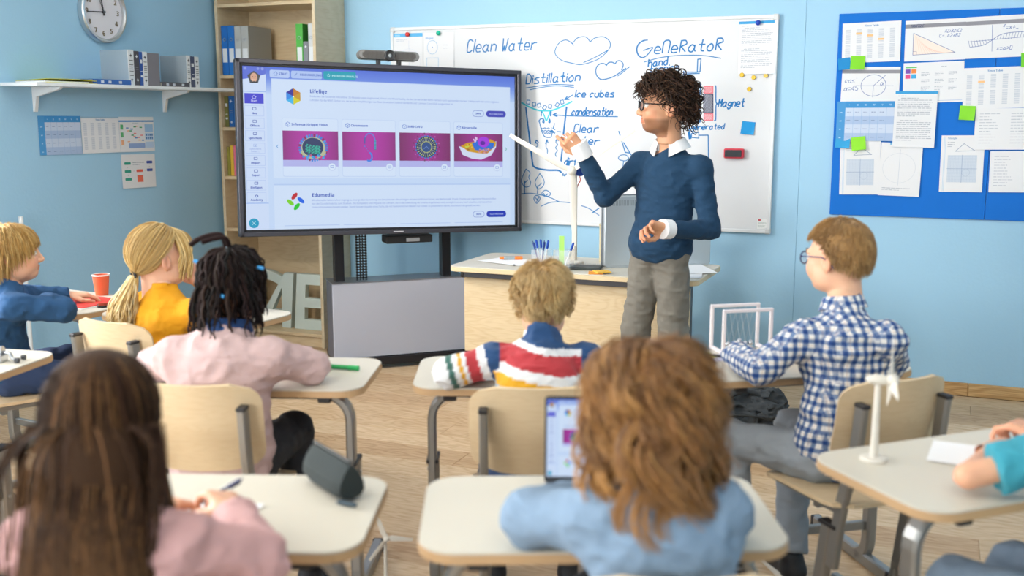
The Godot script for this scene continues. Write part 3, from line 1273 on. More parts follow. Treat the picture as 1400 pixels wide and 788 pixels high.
func build_back_wall_things():
	# ------------- whiteboard
	var t := thing("whiteboard", "large white magnetic whiteboard covered with blue marker drawings and notes", "whiteboard", Vector3(0.716, 1.451, 0.004))
	var steel := mat("white enamel", Color("f2f3f4"), 0.22)
	var alu := mat("white frame", Color("dfe3e6"), 0.35)
	var cv := Canvas.new(2048, 1018, Color("dcdfe3"))
	write_board(cv)
	var ink := tex_mat("written whiteboard", cv.img, 0.4)
	ink.metallic_specular = 0.3
	part("surface", slab(2.40, 1.185, 0.016), ink, t, Vector3(0, 0, 0))
	for s in [-1, 1]:
		var g := Geo.new()
		g.box(Vector3(0, s * 0.5975, 0.012), Vector3(2.41, 0.02, 0.024), 0.003)
		part("frame_rail", g, alu, t)
		g = Geo.new()
		g.box(Vector3(s * 1.205, 0, 0.012), Vector3(0.02, 1.205, 0.024), 0.003)
		part("frame_rail", g, alu, t)
	for q in [[-1, -1], [1, -1], [1, 1], [-1, 1]]:
		var g := Geo.new()
		g.box(Vector3(q[0] * 1.2, q[1] * 0.5925, 0.013), Vector3(0.036, 0.036, 0.027), 0.007)
		part("corner_cap", g, mat("grey cap", Color("d3d6d8"), 0.5), t)
	var st := page(false)
	st = Canvas.new(120, 116, Color("e9ecec"))
	st.frame(1, 1, 118, 114, 2, Color("c9d0d0"))
	st.round_rect(12, 8, 30, 20, 4, Color("c04a55"))
	st.small_print(12, 42, 90, 3, 8, 4, Color("93a7a3"), rng)
	st.small_print(12, 76, 80, 3, 8, 4, Color("93a7a3"), rng)
	var sk := part("care_sticker", slab(0.065, 0.062, 0.0006), tex_mat("board sticker", st.img, 0.5), t, Vector3(1.171, -0.553, 0.016))
	sk.set_meta("label", "small printed sticker in the lower right corner")
	var front := 0.0205
	# sheets on the whiteboard
	var c := page(false)
	c.rect(0, 0, 283, 30, Color("5fb4e6"))
	c.text("Circle", 18, 22, 17, Color("e2f1fb"), true)
	c.rect(150, 60, 1.5, 330, Color("b9c8de"))
	c.small_print(30, 48, 120, 2, 12, 4, Color("a9b6cc"), rng)
	c.ring(Vector2(150, 240), Vector2(110, 110), 1.5, Color("c3cfe0"))
	wall_paper("white worksheet with blue top band under the red magnet", c.img, -0.375, 1.872, 0.21, 0.297, 0.1, front, 0.004)
	c = page(false)
	c.text("Shapes", 14, 52, 22, Color("5f9fd8"), true)
	c.ring(Vector2(80, 120), Vector2(48, 56), 3, Color("7fb2dc"))
	c.disc(Vector2(80, 120), Vector2(4, 4), Color("4f8fc8"))
	c.frame(28, 208, 110, 110, 3, Color("7fb2dc"))
	for k in 2:
		c.small_print(182, 100 + k * 26, 70, 1, 12, 5, Color("b4bfd0"), rng)
	wall_paper("white worksheet with printed circle and square under the green magnet", c.img, -0.156, 1.870, 0.21, 0.297, -0.4, front, 0.012)
	wall_paper("printed letter with blue top band at the top right of the whiteboard", page_letter().img, 1.819, 1.881, 0.205, 0.29, 0.6, front, 0.012)
	var mz := 0.0225
	magnet("ball", "round red magnet on the whiteboard's left worksheet", Vector3(-0.371, 2.013, mz), Color("d5332f"))
	magnet("ball", "round green magnet on the whiteboard's second worksheet", Vector3(-0.153, 2.015, mz), Color("17b08c"))
	magnet("ball", "round dark blue magnet holding the letter on the whiteboard", Vector3(1.821, 2.015, mz), Color("1340b4"))
	var ys := [[1.741, 1.733, "upper left one"], [1.806, 1.718, "upper middle one"], [1.873, 1.727, "upper right one"], [1.784, 1.654, "lowest one"]]
	for y in ys:
		magnet("disc", "small flat yellow magnet under the letter, %s of four" % y[2], Vector3(y[0], y[1], front), Color("e0b816"), "yellow magnets on the whiteboard")
	sticky("bright blue sticky note on the whiteboard beside the word Magnet", Vector3(1.785, 1.438, front), 0.074, -6.0, Color("1593d6"))
	# magnetic eraser
	t = thing("board_eraser", "red framed magnetic eraser with dark felt on the whiteboard", "eraser", Vector3(1.714, 1.295, front))
	var g := Geo.new()
	g.box(Vector3(0, 0, 0.017), Vector3(0.112, 0.056, 0.034), 0.006)
	part("holder", g, mat("red plastic", Color("d93a4c"), 0.4), t)
	g = Geo.new()
	g.box(Vector3(-0.002, 0, 0.036), Vector3(0.094, 0.04, 0.006), 0.002)
	part("felt", g, fabric("dark felt", Color("3c4045")), t)
	# ------------- pin board of two blue felt panels
	t = thing("pin_board", "large bright blue felt pin board crowded with papers", "pin board", Vector3(2.25, 0.967, 0.001))
	var felt := fabric("blue felt", Color("0a6fd0"), 90.0, 0.03)
	for q in [[0.0, 0.787], [0.789, 1.58]]:
		g = Geo.new()
		g.box(Vector3((q[0] + q[1]) / 2, 0.54, 0.007), Vector3(q[1] - q[0], 1.085, 0.014), 0.002)
		part("panel", g, felt, t)
	var z := 0.0165
	wall_paper("times table sheet with orange marks, top left of the pin board", page_times([Vector2(1, 2.5), Vector2(2, 4.5), Vector2(3, 8)]).img, 2.421, 1.896, 0.297, 0.21, 1.4, z)
	var r := RandomNumberGenerator.new()
	r.seed = 12
	c = page()
	c.rect(0, 26, 400, 26, Color("8f8f98"))
	c.hand("TRIANGLE", 34, 48, 18, 2.4, Color("3a4568"), 0.0, 0.2, r)
	c.poly(PackedVector2Array([Vector2(58, 92), Vector2(58, 240), Vector2(330, 232)]), Color("f3e2d8"))
	for k in 12:
		c.line(PackedVector2Array([Vector2(60 + k * 20, 236), Vector2(60 + k * 9, 96 + k * 10)]), 1.5, Color("eebfae"))
	c.line(PackedVector2Array([Vector2(56, 88), Vector2(56, 240), Vector2(334, 232)]), 3, Color("5b6ea4"), true)
	c.frame(56, 216, 24, 24, 2, Color("5b6ea4"))
	c.hand("A2+B2=C2", 262, 92, 22, 2.4, Color("4a66a8"), 0.0, 0.2, r, 110)
	c.hand("C=VA2+B2", 226, 124, 22, 2.4, Color("4a66a8"), 0.0, 0.2, r, 140)
	wall_paper("sheet headed TRIANGLE with a hatched triangle on the pin board", c.img, 2.739, 1.899, 0.297, 0.21, 1.2, z)
	c = page()
	c.rect(0, 30, 400, 26, Color("8f8f98"))
	var wave := PackedVector2Array()
	for k in 40:
		wave.append(Vector2(30 + k * 9, 160 - tanh((k - 16) * 0.16) * 44))
	c.line(wave, 3, Color("4a66a8"))
	c.line(PackedVector2Array([Vector2(20, 168), Vector2(390, 150)]), 2.5, Color("4a66a8"))
	c.line(PackedVector2Array([Vector2(168, 60), Vector2(172, 240)]), 2.5, Color("4a66a8"))
	for k in range(0, 39, 2):
		c.line(PackedVector2Array([wave[k], Vector2(wave[k].x - 10, 160)]), 2, Color("5b6ea4"))
	c.hand("f=x+1", 232, 92, 30, 2.8, Color("4a66a8"), 0.0, 0.2, r)
	c.hand("x=a>0", 200, 232, 28, 2.8, Color("4a66a8"), 0.0, 0.2, r)
	wall_paper("sheet with a hatched curve and formula, top right of the pin board", c.img, 3.033, 1.908, 0.297, 0.21, 1.6, z)
	c = page()
	c.rect(0, 22, 400, 24, Color("8f8f98"))
	c.hand("cos'", 22, 112, 34, 3, Color("4a66a8"), 0.0, 0.2, r)
	c.hand("*=45", 20, 168, 34, 3, Color("4a66a8"), 0.0, 0.2, r)
	c.ring(Vector2(222, 132), Vector2(86, 76), 3, Color("4a66a8"))
	c.line(PackedVector2Array([Vector2(100, 134), Vector2(360, 134)]), 2.5, Color("4a66a8"))
	c.line(PackedVector2Array([Vector2(222, 216), Vector2(222, 134), Vector2(300, 60)]), 3, Color("4a66a8"))
	c.hand("*", 270, 128, 30, 3, Color("4a66a8"), 0.0, 0.2, r)
	wall_paper("sheet with a hand drawn circle and angle on the pin board", c.img, 2.428, 1.661, 0.297, 0.21, -0.6, z)
	c = page()
	for k in 4:
		c.rect(14 + (k % 2) * 40, 44 + (k / 2) * 36, 34, 30, [Color("7a4fb0"), Color("f08a4a"), Color("e2508c"), Color("3fa8dc")][k])
	c.rect(14, 28, 76, 8, Color("5fbf62"))
	c.rect(14, 268, 380, 3, Color("a9c0e0"))
	c.small_print(250, 30, 60, 1, 10, 5, PRINT, rng)
	for k in 9:
		c.small_print(120 + (k % 3) * 90, 70 + (k / 3) * 50, 60, 3, 10, 4, PRINT, rng)
	wall_paper("chart sheet with four coloured squares on the pin board", c.img, 2.742, 1.681, 0.297, 0.21, 1.6, z)
	wall_paper("second times table sheet, at the right of the pin board", page_times([Vector2(1, 5)]).img, 3.039, 1.65, 0.297, 0.21, 1.5, z)
	wall_paper("blue and white table sheet pinned under the hand drawn circle", page_grid_table().img, 2.412, 1.478, 0.297, 0.212, 0.2, z + 0.004)
	wall_paper("printed letter with blue top band in the pin board's middle", page_letter().img, 2.664, 1.488, 0.21, 0.297, -0.3, z + 0.008)
	wall_paper("worksheet with a triangle over a grid, under the blue table", page_graph().img, 2.398, 1.229, 0.21, 0.297, 1.6, z)
	c = page(false)
	c.rect(60, 0, 80, 16, Color("6fb4de"))
	c.ring(Vector2(132, 190), Vector2(112, 112), 1.8, Color("c2cad6"))
	c.rect(132, 50, 1.5, 270, Color("b4bfd0"))
	c.small_print(24, 340, 200, 2, 14, 5, PRINT, rng)
	wall_paper("worksheet with one large pale circle low on the pin board", c.img, 2.606, 1.221, 0.21, 0.285, -1.0, z + 0.003)
	wall_paper("worksheet with a triangle over a grid, right of the circle sheet", page_graph().img, 2.909, 1.257, 0.21, 0.297, 0.8, z)
	wall_paper("sheet of short lists below the second times table", page_list().img, 3.108, 1.44, 0.297, 0.212, 0.8, z + 0.005)
	wall_paper("sheet of short lists at the lower right of the pin board", page_list().img, 3.19, 1.221, 0.29, 0.213, 1.2, z + 0.002)
	sticky("green sticky note below the pin board's first times table", Vector3(2.358, 1.789, z + 0.006), 0.074, -1.6, Color("7fd42a"))
	sticky("blue sticky note beside the green note on the first times table", Vector3(2.290, 1.784, z + 0.004), 0.064, 7.0, Color("1287c8"))
	sticky("green sticky note alone below the second times table", Vector3(2.918, 1.522, z + 0.009), 0.076, -2.7, Color("86d92f"))
	sticky("blue sticky note at the foot of the blue table sheet", Vector3(2.302, 1.37, z + 0.006), 0.076, -2.4, Color("2f9fd8"))
	sticky("green sticky note at the foot of the blue table sheet", Vector3(2.385, 1.358, z + 0.01), 0.074, 7.4, Color("8fe02f"))
	sticky("green sticky note on the right edge of the curve sheet", Vector3(3.19, 1.79, z + 0.004), 0.074, 3.0, Color("6fc92f"))


func sticky(label: String, at: Vector3, s: float, rot: float, col: Color):
	var g := paper_sheet(s, s * 0.97, 0.014, int(at.x * 31))
	var o := part("sticky_note", g, mat("sticky " + col.to_html(), col, 0.75))
	o.transform = Transform3D(Basis(Vector3(0, 0, 1), deg_to_rad(rot)), at)
	tag(o, label, "sticky note")


# ---------------------------------------------------------------- on the left wall
func build_left_wall_things():
	# clock
	var t := thing("wall_clock", "round white wall clock with silver rim on the left wall", "clock", Vector3(-1.649, 2.085, 1.318), PI / 2)
	var silver := mat("brushed aluminium", Color("c9ced2"), 0.3, 0.85)
	var flatten := Transform3D(Basis(Vector3(1, 0, 0), PI / 2), Vector3.ZERO)
	var g := Geo.new()
	g.lathe([Vector2(0.0, 0.0), Vector2(0.165, 0.0), Vector2(0.171, 0.006), Vector2(0.171, 0.036), Vector2(0.166, 0.043), Vector2(0.158, 0.044), Vector2(0.149, 0.036), Vector2(0.149, 0.02)], 48, flatten)
	part("rim", g, silver, t)
	g = Geo.new()
	g.lathe([Vector2(0.1495, 0.02), Vector2(0.0, 0.02)], 48, flatten)
	part("dial", g, mat("clock dial", Color("e6e4ea"), 0.5), t)
	var bronze := mat("clock numerals", Color("77684c"), 0.5)
	for k in 12:
		var a := TAU * (k + 1) / 12.0
		var tm := TextMesh.new()
		var f := SystemFont.new()
		f.font_names = PackedStringArray(["Droid Sans"])
		f.font_weight = 700
		tm.font = f
		tm.text = str(k + 1)
		tm.font_size = 32
		tm.pixel_size = 0.00118
		tm.depth = 0.002
		tm.curve_step = 2.0
		var o := MeshInstance3D.new()
		o.mesh = tm
		o.material_override = bronze
		o.position = Vector3(sin(a) * 0.118, cos(a) * 0.118, 0.0215)
		put(o, "numeral", t)
	var black := mat("clock hands", Color("3a3a40"), 0.4)
	for q in [["minute_hand", -1.62, 0.12, 0.008], ["hour_hand", -0.16, 0.085, 0.010], ["second_hand", -0.42, 0.125, 0.002]]:
		g = Geo.new()
		var w: float = q[3]
		g.plate(PackedVector2Array([Vector2(-w / 2, -0.02), Vector2(w / 2, -0.02), Vector2(w * 0.3, q[2]), Vector2(-w * 0.3, q[2])]), 0.0, 0.002)
		var o := part(q[0], g, black, t, Vector3(0, 0, 0.024 if q[0] == "minute_hand" else (0.0265 if q[0] == "hour_hand" else 0.029)))
		o.rotation.z = -q[1]
	g = Geo.new()
	g.lathe([Vector2(0.007, 0.02), Vector2(0.007, 0.031), Vector2(0, 0.032)], 16, flatten)
	part("spindle", g, black, t)
	# shelf
	t = thing("wall_shelf", "long white wall shelf carrying binders and folders", "shelf", Vector3(-1.65, 1.675, 1.2), PI / 2)
	var white := mat("white laminate", Color("e6ebee"), 0.4)
	g = Geo.new()
	g.box(Vector3(0, -0.009, 0.125), Vector3(1.68, 0.018, 0.25), 0.002)
	part("board", g, white, t)
	for x in [-0.63, 0.37]:
		g = Geo.new()
		g.plate(PackedVector2Array([Vector2(0, 0), Vector2(0.2, 0), Vector2(0.19, -0.012), Vector2(0.03, -0.05), Vector2(0.012, -0.13), Vector2(0, -0.13)]), -0.012, 0.012, Transform3D(Basis(Vector3(0, 0, 1), Vector3(0, 1, 0), Vector3(-1, 0, 0)), Vector3(x, -0.018, 0)), 0.002)
		part("bracket", g, white, t)
	# what stands and lies on it
	var y := 1.6755
	t = thing("folder", "bright yellow folder with loose white pages on the wall shelf", "folder", Vector3(-1.53, y, 1.79), PI / 2)
	g = Geo.new()
	g.box(Vector3(-0.02, 0.005, 0.0), Vector3(0.30, 0.008, 0.2), 0.001, Basis(Vector3(0, 0, 1), 0.0))
	part("pages", g, mat("page white", Color("f1f1ee"), 0.8), t)
	g = Geo.new()
	var rows := []
	for i in 2:
		var row := []
		for j in 9:
			var a := j / 8.0
			row.append(Vector3(-0.16 + a * 0.34, 0.011 + 0.006 * sin(a * 2.4) + (0.008 * (1 - a) if i == 0 else 0.0), 0.108 - i * 0.216))
		rows.append(row)
	g.sheet(rows, 0.0025)
	g.box(Vector3(0.01, 0.001, 0), Vector3(0.34, 0.002, 0.216))
	part("cover", g, mat("folder yellow", Color("d8d52c"), 0.5), t)
	book_lying("blue book lying flat beside the yellow folder", Vector3(-1.535, y, 1.475), 0.29, 0.028, Color("2f62ad"))
	book_lying("dark grey book lying flat between the shelf's two binder groups", Vector3(-1.535, y, 0.955), 0.245, 0.026, Color("55555d"))
	var defs := [
		[1.336, 0.046, 0.198, "d9dee2", "9fb0bb", 1, "white-spined grey binder, the first upright one on the wall shelf"],
		[1.289, 0.042, 0.193, "4a4950", "4a4950", 2, "dark grey binder with white emblem beside the white-spined binder"],
		[1.246, 0.026, 0.19, "28529c", "28529c", 3, "slim blue book between dark grey and white binders"],
		[1.219, 0.038, 0.192, "dde1e4", "c8cdd2", 1, "white-spined binder between slim blue book and brown grey binder"],
		[1.180, 0.098, 0.188, "7b7880", "85828a", 0, "wide brown grey binder in the shelf's first group"],
		[0.842, 0.034, 0.19, "dde1e4", "9aa9b4", 1, "white-spined grey binder in the shelf's second group"],
		[0.807, 0.038, 0.186, "45506e", "45506e", 3, "dark slate blue binder between two white-spined binders"],
		[0.768, 0.040, 0.186, "dadfe3", "c8cdd2", 1, "white-spined binder nearest the bookcase on the wall shelf"],
	]
	for d in defs:
		binder(d[6], Vector3(-1.65, y, d[0] - d[1] / 2), PI / 2, d[1], d[2], 0.2, Color(d[3]), Color(d[4]), d[5], "binders on the wall shelf")
	# four printed sheets
	wall_paper("blue and white table sheet, leftmost under the wall shelf", page_grid_table().img, -1.669, 1.401, 0.297, 0.21, -0.4, 0.001, 0.004, "", true)
	wall_paper("times table sheet under the wall shelf", page_times([], true).img, -1.372, 1.398, 0.29, 0.205, -0.3, 0.002, 0.004, "", true)
	var c := page()
	c.rect(0, 28, 400, 12, Color("2f86c4"))
	for k in 3:
		c.rect(14, 62 + k * 62, 30, 40, [Color("4fa86a"), Color("5fae7a"), Color("f0b48a")][k])
	var r := RandomNumberGenerator.new()
	r.seed = 9
	for k in 16:
		c.round_rect(70 + r.randf() * 180, 70 + r.randf() * 130, 30, 9, 3, [Color("2f9a6a"), Color("e88a8a"), Color("f0b48a"), Color("3f86c4")][k % 4])
	c.rect(292, 60, 98, 66, Color("9cc4e6"))
	c.rect(292, 132, 98, 60, Color("b9d2ec"))
	for k in 8:
		c.round_rect(300 + (k % 4) * 23, 140 + (k / 4) * 26, 15, 16, 3, Color("4f7fb8"))
	c.rect(96, 214, 190, 40, Color("8faad8"))
	c.rect(292, 204, 98, 50, Color("b9d2ec"))
	c.small_print(150, 48, 120, 1, 10, 4, PRINT, rng)
	wall_paper("busy coloured diagram sheet at the right under the wall shelf", c.img, -1.079, 1.396, 0.29, 0.205, -0.3, 0.001, 0.004, "", true)
	c = page()
	c.small_print(130, 66, 140, 2, 18, 6, PRINT, rng)
	for k in 3:
		c.round_rect(34, 64 + k * 66, 74, 22, 6, Color("2f9a86"))
		if k < 2:
			c.text("v", 70, 112 + k * 66, 16, Color("777777"), true, true)
			c.round_rect(296, 58 + k * 66, 70, 22, 6, Color("3552a8"))
			c.text("^", 330, 116, 16, Color("777777"), true, true)
	c.round_rect(170, 128, 76, 22, 6, Color("e2604c"))
	c.rect(176, 176, 70, 58, Color("e87058"))
	c.text(">", 140, 146, 16, Color("777777"), true, true)
	c.text(">", 272, 144, 16, Color("777777"), true, true)
	wall_paper("flow chart sheet hung alone below the coloured diagram sheet", c.img, -1.082, 1.178, 0.285, 0.2, -1.0, 0.001, 0.006, "", true)
	# white riser pipe at the edge of the view
	g = Geo.new()
	g.tube([Vector3(-1.6, 0.0, 2.02), Vector3(-1.6, 0.99, 2.02)], 0.012, 12)
	tag(part("heating_pipe", g, white), "thin white upright heating pipe on the left wall", "pipe")


func book_lying(label: String, at: Vector3, long: float, thick: float, col: Color):
	var t := thing("book", label, "book", at, PI / 2)
	var g := Geo.new()
	g.box(Vector3(0, thick / 2, 0.0), Vector3(long - 0.01, thick - 0.005, 0.17))
	part("pages", g, mat("page edge", Color("d9d4c6"), 0.9), t)
	g = Geo.new()
	for s in [-1, 1]:
		g.box(Vector3(0, thick / 2 + s * (thick / 2 - 0.0015), 0.003), Vector3(long, 0.003, 0.182), 0.001)
	g.box(Vector3(0, thick / 2, 0.093), Vector3(long, thick, 0.004), 0.0015)
	part("cover", g, mat("cover " + col.to_html(), col, 0.55), t)
	var m := mat("spine print", Color("c9d2dc"), 0.6)
	for x in [-0.075, -0.02, 0.06]:
		g = Geo.new()
		g.box(Vector3(x, thick / 2, 0.0953), Vector3(0.022, thick * 0.5, 0.0006))
		part("spine_mark", g, m, t)


# a box binder: covers, spine, pages; spine faces local +z; kind 1 pale spine with dark print, 2 dark with pale emblem, 3 plain with bands
func binder(label: String, at: Vector3, turn: float, w: float, h: float, deep: float, spine: Color, cover: Color, kind: int, group := ""):
	var t := thing("binder", label, "binder", at, turn, group)
	var g := Geo.new()
	var cm := mat("cover " + cover.to_html(), cover, 0.6)
	for s in [-1, 1]:
		g.box(Vector3(s * (w / 2 - 0.0015), h / 2, deep / 2), Vector3(0.003, h, deep), 0.001)
	part("cover", g, cm, t)
	g = Geo.new()
	g.box(Vector3(0, h / 2 - 0.004, deep / 2 - 0.008), Vector3(w - 0.008, h - 0.02, deep - 0.022))
	part("pages", g, mat("page edge", Color("d9d4c6"), 0.9), t)
	g = Geo.new()
	g.box(Vector3(0, h / 2, deep - 0.001), Vector3(w, h, 0.004), 0.0015)
	part("spine", g, mat("cover " + spine.to_html(), spine, 0.5), t)
	var dark := mat("binder print dark", Color("3b4046"), 0.6)
	var pale := mat("binder print pale", Color("dfe4e8"), 0.6)
	var ink: Material = dark if kind == 1 else pale
	if kind == 1 or kind == 2:
		for yy in [0.16, 0.84]:
			var e := Geo.new()
			var s := minf(w * 0.3, 0.011)
			e.plate(PackedVector2Array([Vector2(-s, 0), Vector2(-s * 0.3, s * 0.3), Vector2(0, s), Vector2(s * 0.3, s * 0.3), Vector2(s, 0), Vector2(s * 0.3, -s * 0.3), Vector2(0, -s), Vector2(-s * 0.3, -s * 0.3)]), 0, 0.0008)
			part("emblem", e, ink, t, Vector3(0, h * yy, deep + 0.001))
	if kind == 1:
		for yy in [0.28, 0.40, 0.46, 0.52, 0.58, 0.70]:
			var e := Geo.new()
			e.box(Vector3.ZERO, Vector3(w * 0.62, 0.0035, 0.0008))
			part("spine_line", e, ink, t, Vector3(0, h * yy, deep + 0.0012))
	elif kind == 2:
		for yy in [0.47, 0.53]:
			var e := Geo.new()
			e.box(Vector3.ZERO, Vector3(w * 0.5, 0.003, 0.0008))
			part("spine_line", e, mat("binder print grey", Color("8b8f96"), 0.6), t, Vector3(0, h * yy, deep + 0.0012))
	elif kind == 3:
		for q in [[0.28, 0.012], [0.42, 0.004], [0.72, 0.02]]:
			var e := Geo.new()
			e.box(Vector3.ZERO, Vector3(w * 0.55, q[1], 0.0008))
			part("spine_line", e, ink, t, Vector3(0, h * q[0], deep + 0.0012))
	elif kind == 4:
		var e := Geo.new()
		e.lathe([Vector2(0.011, 0.0), Vector2(0.011, 0.002), Vector2(0.007, 0.002), Vector2(0.007, 0.0)], 16, Transform3D(Basis(Vector3(1, 0, 0), PI / 2), Vector3(0, h * 0.72, deep + 0.001)))
		part("finger_ring", e, silver_mat(), t)
		e = Geo.new()
		e.box(Vector3(0, h * 0.4, deep + 0.0012), Vector3(w * 0.7, h * 0.28, 0.0006))
		if spine.get_luminance() > 0.35:
			part("spine_label", e, pale, t)


func silver_mat() -> StandardMaterial3D:
	return mat("steel", Color("b9bdc2"), 0.28, 0.9)


# ---------------------------------------------------------------- bookcase in the corner
func build_bookcase():
	var wood := tex_mat("pale beech", wood_image(256, 512, Color("dcc6a2"), Color("c3a67c"), 0.55, 61), 0.5)
	wood.uv1_scale = Vector3(1.2, 0.6, 1)
	var side_wood := tex_mat("pale beech side", wood_image(256, 256, Color("d8c7a8"), Color("c2ab84"), 0.5, 77), 0.5)
	side_wood.uv1_scale = Vector3(1.4, 0.8, 1)
	var t := thing("bookcase", "tall pale beech bookcase with open shelves in the room corner", "bookcase", Vector3(-1.229, 0, 0.002))
	var hh := 2.62
	for s in [-1, 1]:
		var g := Geo.new()
		g.box(Vector3(s * 0.37, hh / 2, 0.175), Vector3(0.022, hh, 0.35), 0.0015)
		part("side_panel", g, side_wood, t)
	var g := Geo.new()
	g.box(Vector3(0, hh / 2, 0.005), Vector3(0.72, hh, 0.008))
	part("back_panel", g, wood, t)
	for y in [0.09, 0.765, 1.11, 1.43, 1.765, 2.215, 2.6]:
		g = Geo.new()
		g.box(Vector3(0, y - 0.0105, 0.178), Vector3(0.717, 0.021, 0.338), 0.0015)
		part("shelf_board", g, wood, t)
	g = Geo.new()
	g.box(Vector3(0, 0.035, 0.32), Vector3(0.717, 0.069, 0.018), 0.001)
	part("plinth", g, wood, t)
	var y := 1.7655
	var z := 0.08
	binder("tall blue binder at the left end of the bookcase shelf", Vector3(-1.555, y, z), 0, 0.05, 0.315, 0.25, Color("1f6fc4"), Color("1a5fae"), 4, "binders on the bookcase")
	binder("tall blue binder second from the left on the bookcase shelf", Vector3(-1.503, y, z), 0, 0.05, 0.315, 0.25, Color("2374c8"), Color("1a5fae"), 4, "binders on the bookcase")
	binder("pale grey binder touching the blue binders on the bookcase", Vector3(-1.451, y, z), 0, 0.05, 0.31, 0.25, Color("b7bab8"), Color("9c9b95"), 4, "binders on the bookcase")
	binder("pale grey binder with broad grey side showing in the bookcase", Vector3(-1.396, y, z), 0, 0.055, 0.31, 0.25, Color("b3b6b4"), Color("9a9a95"), 4, "binders on the bookcase")
	binder("tall green binder on the bookcase behind the display's top edge", Vector3(-0.981, y, z), 0, 0.05, 0.31, 0.25, Color("4fae46"), Color("3f9a3a"), 4, "binders on the bookcase")
	binder("short grey binder with white emblem beside the green binder", Vector3(-0.936, y, z), 0, 0.036, 0.2, 0.25, Color("83878f"), Color("74787f"), 2, "binders on the bookcase")
	binder("tall pale grey binder at the right end of the bookcase shelf", Vector3(-0.894, y, z), 0, 0.042, 0.31, 0.25, Color("ced1d2"), Color("a9adb0"), 4, "binders on the bookcase")
	var t2 := thing("book", "blue book lying on the bookcase shelf by the green binder", "book", Vector3(-1.08, y, 0.25))
	g = Geo.new()
	g.box(Vector3(0, 0.02, 0), Vector3(0.14, 0.034, 0.16))
	part("pages", g, mat("page edge", Color("d9d4c6"), 0.9), t2)
	g = Geo.new()
	for s in [-1, 1]:
		g.box(Vector3(0, 0.02 + s * 0.018, 0), Vector3(0.15, 0.004, 0.17), 0.001)
	g.box(Vector3(0, 0.02, 0.085), Vector3(0.15, 0.04, 0.004), 0.001)
	part("cover", g, mat("cover deep blue", Color("2059a8"), 0.55), t2)
	y = 1.4305
	var k := 0
	for d in [[0.03, 0.2, "77773f", 3, "olive book on the bookcase's middle shelf"], [0.036, 0.2, "2468b4", 2, "blue binder beside the olive book on the bookcase"], [0.034, 0.2, "2b70bc", 2, "blue binder partly behind the display on the bookcase"], [0.032, 0.205, "86873f", 3, "second olive book hidden mostly behind the display"]]:
		binder(d[4], Vector3(-1.571 + k * 0.037, y, z), 0, d[0], d[1], 0.24, Color(d[2]), Color(d[2]).darkened(0.1), d[3], "books on the middle shelf")
		k += 1
	y = 1.1105
	k = 0
	for d in [[0.022, 0.19, "8d8a3a", "olive green book on the bookcase's lower shelf"], [0.024, 0.2, "e0bb3c", "yellow book on the bookcase's lower shelf"], [0.026, 0.2, "e0748c", "pink book beside the yellow book on the bookcase"], [0.024, 0.2, "d04f4a", "red book beside the pink book on the bookcase"], [0.03, 0.195, "c9ccd0", "pale grey book at the end of the lower shelf row"]]:
		binder(d[3], Vector3(-1.572 + k * 0.027, y, z), 0, d[0], d[1], 0.24, Color(d[2]), Color(d[2]).darkened(0.08), 0, "books on the lower shelf")
		k += 1
	# standing wooden letters in the lowest compartment
	var mint := mat("pale mint board", Color("ccd8d2"), 0.7)
	var by := 0.0905
	g = Geo.new()
	var arc := PackedVector2Array()
	var inner := PackedVector2Array()
	for i in 15:
		var a := -PI / 2 + PI * i / 14.0
		arc.append(Vector2(-0.15 + cos(a) * 0.28, 0.19 + sin(a) * 0.19))
		inner.append(Vector2(-0.15 + cos(a) * 0.215, 0.19 + sin(a) * 0.125))
	inner.reverse()
	var left_half := PackedVector2Array([Vector2(-0.22, 0.38), Vector2(-0.22, 0.0), Vector2(-0.15, 0.0)])
	var d_out := PackedVector2Array()
	d_out.append_array(arc)
	d_out.append_array(inner)
	g.plate(d_out, 0, 0.045, Transform3D.IDENTITY, 0.002)
	g.box(Vector3(-0.185, 0.19, 0.0225), Vector3(0.07, 0.38, 0.045), 0.002)
	tag(part("letter_block", g, mint, null, Vector3(-1.32, by, 0.13)), "pale wooden letter D standing low in the bookcase", "letter", "standing letters in the bookcase")
	g = Geo.new()
	g.plate(PackedVector2Array([Vector2(-0.20, 0), Vector2(-0.125, 0), Vector2(0.018, 0.272), Vector2(0.012, 0), Vector2(0.082, 0), Vector2(0.118, 0.375), Vector2(0.042, 0.375)]), 0, 0.045, Transform3D.IDENTITY, 0.002)
	g.plate(PackedVector2Array([Vector2(-0.1, 0.07), Vector2(0.02, 0.07), Vector2(0.02, 0.12), Vector2(-0.06, 0.12)]), 0.001, 0.044)
	tag(part("letter_block", g, mint, null, Vector3(-1.262, by, 0.2)), "pale wooden letter A leaning before the letter D", "letter", "standing letters in the bookcase")
	g = Geo.new()
	g.plate(PackedVector2Array([Vector2(-0.045, 0), Vector2(0.19, 0), Vector2(0.195, 0.07), Vector2(0.035, 0.07), Vector2(0.04, 0.15), Vector2(0.17, 0.15), Vector2(0.173, 0.215), Vector2(0.045, 0.215), Vector2(0.052, 0.305), Vector2(0.21, 0.305), Vector2(0.215, 0.375), Vector2(-0.015, 0.375)]), 0, 0.045, Transform3D.IDENTITY, 0.002)
	tag(part("letter_block", g, mint, null, Vector3(-1.105, by, 0.2)), "pale wooden letter E beside the display's grey cabinet", "letter", "standing letters in the bookcase")


